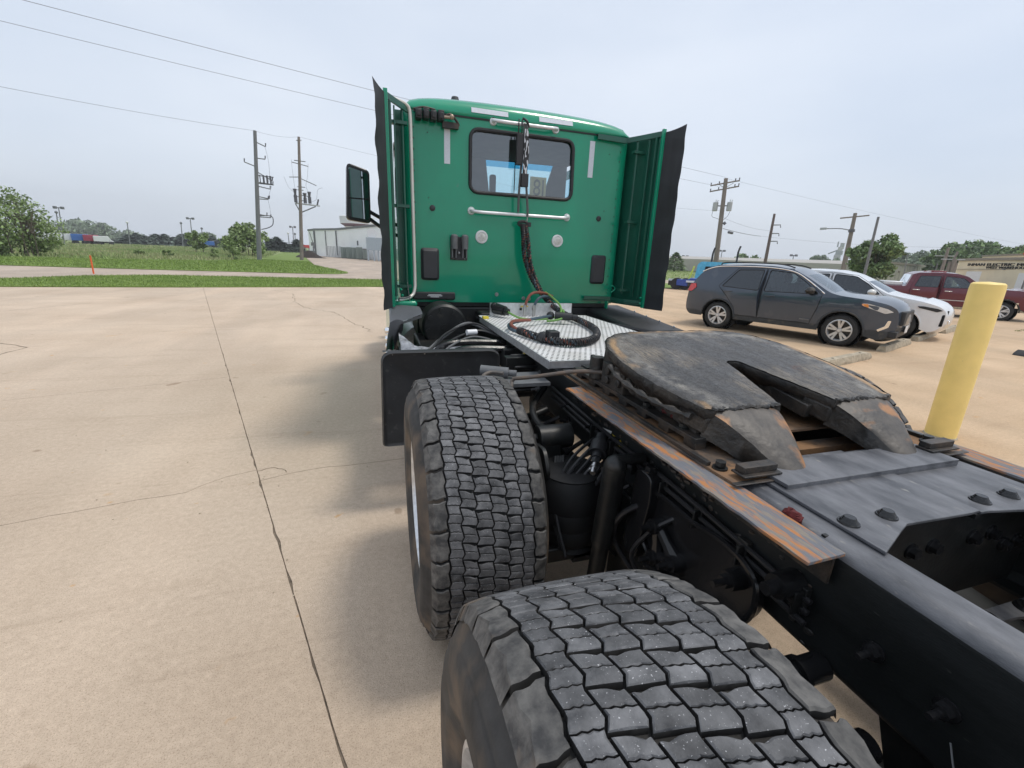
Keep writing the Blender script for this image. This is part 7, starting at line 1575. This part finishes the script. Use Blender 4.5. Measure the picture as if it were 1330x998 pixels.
t = thing('sign_post', 'small dark sign on a post beside the mulch mound', 'sign', spot(407, 90)); mb = MB(); mb.cyl((0, 0, 0), (0, 0, height(407, 320, 90)), .12, n=8); mb.build('post', 'polesteel', t); e = lr_dir(407); rotm = Matrix.Rotation(math.atan2(e.y, e.x), 3, 'Z'); mb = MB(); obox(mb, -.35, .35, -.1, .1, height(407, 319.5, 90), height(407, 315, 90)); mb.build('board', 'polesteel', t)
t = thing('fuel_canopy', 'distant white canopy with a red end behind the row of trees', 'canopy', spot(378, 165)); e = lr_dir(378); rotm = Matrix.Rotation(math.atan2(e.y, e.x), 3, 'Z'); k_ = 165 / 570
mb = MB(); obox(mb, -24 * k_, -5 * k_, 0, 5, height(378, 319, 165), height(378, 315.5, 165)); mb.build('canopy_roof', 'doorwhite', t, smooth=0)
mb = MB(); obox(mb, -5 * k_, 26 * k_, 0, 5, height(378, 321.5, 165), height(378, 317.5, 165)); mb.build('canopy_end', mat('red_fascia', (.55, .06, .05), .5), t, smooth=0)
for x in (-12, -2, 8, 20): mb = MB(); obox(mb, x * k_ - .5, x * k_ + .5, 1, 2, 0, height(378, 319, 165)); mb.build('column', 'doorwhite', t)
# far trucks beyond the field
def far_truck(name, label, px0, px1, py, D, m, cabm=None, cat='truck'):
    c = (px0 + px1) / 2; t = thing(name, label, cat, spot(c, D)); e = lr_dir(c); global rotm; rotm = Matrix.Rotation(math.atan2(e.y, e.x), 3, 'Z'); w_ = (px1 - px0) / 2 / 590 * D; h = height(c, py, D)
    mb = MB(); obox(mb, -w_, w_ * (.55 if cabm else 1), -1.2, 1.2, .9, h); mb.build('trailer_body' if not cabm else 'sleeper', m, t, bevel=.1)
    if cabm: mb = MB(); P = [(w_ * .55, .9), (w_, .9), (w_, h * .5), (w_ * .8, h * .58), (w_ * .55, h * .95)]; mb.prism(P, lambda a, b: rotm @ Vector((a, -1.1, b)), lambda a, b: rotm @ Vector((a, 1.1, b))); mb.build('hood', cabm, t, bevel=.08)
    for x in ((-.8, -.6, .75) if cabm else (-.85, -.75, .8)):
        mb = MB(); a = rotm @ Vector((x * w_, -1.25, .5)); mb.cyl(a, a + rotm @ Vector((0, 2.5, 0)), .5, n=14); mb.build('wheel', 'tread_car', t)
    return t
M['farblue'] = mat('blue_truck_paint', (.03, .13, .42), .4); M['farred'] = mat('dark_red_truck_paint', (.32, .03, .06), .4)
far_truck('box_trailer', 'long white box trailer far across the field at the left', 70, 100, 303.5, 170, 'doorwhite', cat='trailer')
far_truck('highway_truck', 'blue truck parked right of the white box trailer', 99.5, 115, 304.5, 168, 'farblue', 'transf')
far_truck('highway_truck', 'dark red truck between the blue and the white trucks', 114, 128, 305.5, 166, 'farred', 'farred')
far_truck('highway_truck', 'white truck at the right end of the far row', 127, 141, 307, 164, 'doorwhite', 'doorwhite')
far_truck('shipping_container', 'small blue container box seen between the far spruces', 265.5, 276, 313.5, 190, 'farblue', cat='container')
t = thing('water_tower', 'pale faraway water tower just right of the widest hazy crown', 'water tower', spot(133.5, 700)); hh_ = height(133.5, 291, 700); mb = MB(); mb.lathe([(0, 3), (hh_ * .6, 2.5), (hh_ * .72, 4.5), (hh_ * .86, 4.6), (hh_, .5)], (0, 0, 0), 'Z', 20); mb.build('tank', 'doorwhite', t)
# buildings on the right
t, F, n = wall_building('pale_warehouse', 'low pale warehouse behind the pine at the left of the light blue truck', [(850, 340.5, 118), (864, 341, 118), (868, 338.8, 118), (875, 341.3, 118), (912, 343, 112), (960, 345, 106)], 25, 'tanlight', 'doorwhite', .5, ribs=3)
for px, nm in ((866, 'door'), (884, 'door')): patch(t, F, n, px, px + 4, 346, 352.5, 117, 117, nm, 'greywall')
t, F, n = wall_building('long_tan_factory', 'long low tan factory with a raised roof section behind the parked SUV', [(985, 347.5, 150), (1030, 347, 145), (1031, 341.5, 145), (1055, 340.8, 140), (1110, 344, 132), (1135, 346, 130)], 30, 'tanlight', 'doorwhite', .4)
for k in range(4): patch(t, F, n, 1036 + 20 * k, 1052 + 20 * k, 347.6 + .7 * k, 348.5 + .7 * k, 143 - 3 * k, 141 - 3 * k, 'roof_step', 'roofdark')
t, F, n = wall_building('grey_warehouse', 'wide grey metal warehouse receding behind the silver sedan and the pickup', [(1108, 343.5, 92), (1130, 341.2, 96), (1156, 340.6, 104), (1190, 344, 122), (1231, 349.3, 175)], 40, 'greywall', 'roofdark', .3, ribs=2.4)
for px, D in ((1165, 109), (1188, 121)): patch(t, F, n, px, px + 1.6, 352, 354.5, D, D, 'wall_vent', 'roofdark', .3)
t, F, n = wall_building('electric_motor_warehouse', 'tan block warehouse with black wall lettering behind the yellow bollard', [(1240, 336.6, 84), (1262, 335.8, 80), (1345, 334.5, 68)], 22, 'tanwall', 'roofdark', .25)
patch(t, F, n, 1256, 1279.5, 352.8, 372, 80.8, 77.4, 'roller_door', 'doorwhite'); patch(t, F, n, 1324, 1345, 355, 376, 70.7, 68, 'roller_door', 'doorwhite'); patch(t, F, n, 1240.5, 1330, 349.6, 350.2, 83.7, 70, 'block_course', 'roofdark', .06)
patch(t, F, n, 1304, 1306.5, 349.2, 350.8, 73.8, 73.4, 'wall_lamp', 'polesteel', .35)
# lettering follows the wall plane
o = Vector(t.location); a = Vector(spot(1276, 77.9)); b = Vector(spot(1334, 69.6)); dx = (b - a).normalized(); X_ = dx; Y_ = U; Z_ = X_.cross(Y_)
def letter(body, px, py, D, size, xs=1.0):
    p = Vector(spot(px, D)); p.z = height(px, py, D); pn = p - n * .25 - o
    mtx = Matrix(((X_.x, Y_.x, Z_.x, pn.x), (X_.y, Y_.y, Z_.y, pn.y), (X_.z, Y_.z, Z_.z, pn.z), (0, 0, 0, 1))); text_mesh('wall_lettering', body, size, mtx, 'dirt', t, .03, xs)
M['letterblk'] = mat('black_letter', (.03, .025, .02), .7)
letter('INMAN ELECTRIC MOTORS', 1301, 345.7, 74.1, .44, 3.0); letter('WEST WAREHOUSE', 1307, 349.4, 73.3, .36, 2.7)
t2, F, n = wall_building('rear_parapet_building', 'higher tan roof section rising behind the lettered warehouse', [(1268, 332, 105), (1300, 330.5, 100), (1345, 329, 96)], 15, 'tanwall', 'roofdark', .2)
t = thing('grain_tower', 'faraway stepped concrete grain tower above the tan factory roof', 'tower', spot(1084, 260)); e = lr_dir(1084); rotm = Matrix.Rotation(math.atan2(e.y, e.x), 3, 'Z'); M['hazyconc'] = mat('hazy_concrete', (.55, .54, .52), .8)
for k, (x0, x1, y0, y1) in enumerate(((-3.2, 2.4, 343, 331), (-2.4, 3.6, 331, 326), (-1.2, 2.6, 326, 321), (.0, 3.4, 321, 316))):
    mb = MB(); s_ = 260 / 585; obox(mb, x0 * s_, x1 * s_, -2, 2, height(1084, y0, 260) if k else 0, height(1084, y1, 260)); mb.build('tower_stage', 'hazyconc' if k % 2 == 0 else 'transf', t)
mb = MB(); mb.tube([rotm @ Vector((-1, 0, height(1084, 321, 260))), rotm @ Vector((-1, 0, height(1084, 314, 260)))], .3, 6); mb.tube([rotm @ Vector((-4, 0, height(1084, 330, 260))), rotm @ Vector((1.5, 0, height(1084, 322, 260)))], .3, 6); mb.build('conveyor', 'transf', t)
t = thing('stop_sign', 'red sign edge showing at the right border of the photo', 'sign', spot(1333, 30)); mb = MB(); zc = height(1333, 329, 30); mb.cyl((0, 0, 0), (0, 0, zc), .04, n=8); mb.build('post', 'polesteel', t); e = lr_dir(1333); mb = MB(); f_ = Vector((e.y, -e.x, 0)); c0 = Vector((0, 0, zc)); mb.cyl(c0 - f_ * .03, c0 - f_ * .04 , .34, n=8); mb.build('board', mat('sign_red', (.6, .05, .02), .5), t)

# ---------------- light blue sleeper truck and blue wrecker deck
tb = thing('sleeper_truck', 'light blue sleeper cab truck with two exhaust stacks behind the grey SUV', 'truck', spot(945, 33)); D = 33; o = Vector(tb.location); e = lr_dir(945); rotm = Matrix.Rotation(math.atan2(e.y, e.x), 3, 'Z'); k_ = 1 / 590 * D
M['skyblue'] = mat('light_blue_truck_paint', (.10, .46, .72), .35, coat=.5)
zt = height(945, 341.2, D)
mb = MB(); P = fillet([(-33 * k_, .62), (2.2, .62), (2.2, zt - .02), (-28 * k_, zt), (-31.5 * k_, zt - .2)], .12, 4); mb.prism(P, lambda a, b: rotm @ Vector((a, -.9, b)), lambda a, b: rotm @ Vector((a, 1.1, b))); mb.build('sleeper', 'skyblue', tb, smooth=40)
mb = MB(); P = [(2.2, .6), (4.2, .6), (4.2, 1.15), (3.2, 1.25), (2.7, 1.7), (2.2, zt)]; mb.prism(P, lambda a, b: rotm @ Vector((a, -.8, b)), lambda a, b: rotm @ Vector((a, 1.0, b))); mb.build('hood', 'skyblue', tb, bevel=.05)
mb = MB(); x0 = -23 * k_; P = fillet([(x0, height(925, 353, D)), (x0 + 9 * k_, height(925, 353, D)), (x0 + 9 * k_, height(925, 346.5, D)), (x0 + .5 * k_, height(925, 346.5, D))], .06, 4); mb.prism(P, lambda a, b: rotm @ Vector((a, -.94, b)), lambda a, b: rotm @ Vector((a, -.85, b))); mb.build('window', 'dirt', tb)
for x, ty in ((-18, 322), (9, 320)):
    mb = MB(); a = rotm @ Vector((x * k_, 0, zt - .2)); tp_ = height(945 + x, ty, D); mb.tube([a, Vector((a.x, a.y, tp_ - .4)), Vector((a.x + .06, a.y, tp_ - .15)), Vector((a.x + .12, a.y, tp_))], .06, 8); mb.build('exhaust_stack', 'clad', tb)
for x in (-1.2, -.3, 3.4): mb = MB(); a = rotm @ Vector((x, -1.0, .42)); mb.cyl(a, a + rotm @ Vector((0, 2, 0)), .42, n=18); mb.build('wheel', 'tread_car', tb)
t = thing('tow_truck_body', 'dark blue wrecker deck with white markings parked left of the light blue cab', 'tow truck', spot(893, 30.5)); o = Vector(t.location); e = lr_dir(893); rotm = Matrix.Rotation(math.atan2(e.y, e.x), 3, 'Z'); k_ = 30.5 / 590
M['deepblue'] = mat('dark_blue_paint', (.015, .06, .32), .35, coat=.5)
hz_ = lambda y: height(893, y, 30.5)
mb = MB(); P = [(-9 * k_, hz_(371)), (8 * k_, hz_(372)), (14 * k_, hz_(366)), (16 * k_, hz_(361)), (7 * k_, hz_(361)), (3 * k_, hz_(363)), (-9 * k_, hz_(363))]; mb.prism(P, lambda a, b: rotm @ Vector((a, -.6, b)), lambda a, b: rotm @ Vector((a, .8, b))); mb.build('deck', 'deepblue', t, bevel=.03)
mb = MB(); obox(mb, -19 * k_, -9 * k_, -.3, .5, hz_(371.5), hz_(365.5)); obox(mb, 4 * k_, 12 * k_, -.65, -.55, hz_(372), hz_(366.5)); mb.build('mud_guard', 'clad', t, bevel=.02)
mb = MB(); obox(mb, -19 * k_, -9.5 * k_, -.34, -.3, hz_(365.4), hz_(363)); obox(mb, 2 * k_, 12 * k_, -.72, -.66, hz_(366.4), hz_(364)); mb.build('reflective_board', 'tape', t)
for x in (-9, 1): mb = MB(); a = rotm @ Vector((x * k_, -.5, .36)); mb.cyl(a, a + rotm @ Vector((0, 1.2, 0)), .36, n=18); mb.build('wheel', 'tread_car', t)
t = thing('boom_pole', 'thin yellow-green boom pole rising from the blue wrecker deck', 'pole', spot(898, 30.2)); mb = MB(); b0 = Vector(sight(895, 362, 30.2)); b1 = Vector(sight(902, 346, 30.2)); L_ = Vector(t.location); mb.tube([b0 - L_ - (b1 - b0) * .2, b1 - L_], .05, 6); mb.build('boom', mat('yellow_green_paint', (.55, .68, .10), .5), t)
# curb edge beyond the pickup
t = thing('parking_curb', 'low pale concrete curb strip running behind the white crossover', 'curb', (24, 15.5, 0)); mb = MB(); mb.box(-7, 12, -.15, .15, 0, .12, rot=Matrix.Rotation(-.62, 3, 'Z'), piv=(0, 0, 0)); mb.build('strip', 'concrete_curb', t, bevel=.02)
# thin summer haze over the whole place
mb = MB(); mb.box(-560, 560, -40, 820, -1.2, 62)
hz = bpy.data.materials.new('thin_haze'); hz.use_nodes = True; t = hz.node_tree; t.nodes.clear()
o_ = t.nodes.new('ShaderNodeOutputMaterial'); pv_ = t.nodes.new('ShaderNodeVolumePrincipled'); pv_.inputs['Density'].default_value = .0006; pv_.inputs['Color'].default_value = (.97, .98, 1, 1); pv_.inputs['Anisotropy'].default_value = .2
t.links.new(pv_.outputs[0], o_.inputs['Volume'])
ho = mb.build('haze', hz, None, smooth=0); ho['kind'] = 'stuff'; ho['label'] = 'thin pale summer haze over the lot and the field'; ho['category'] = 'haze'
bpy.context.view_layer.update()
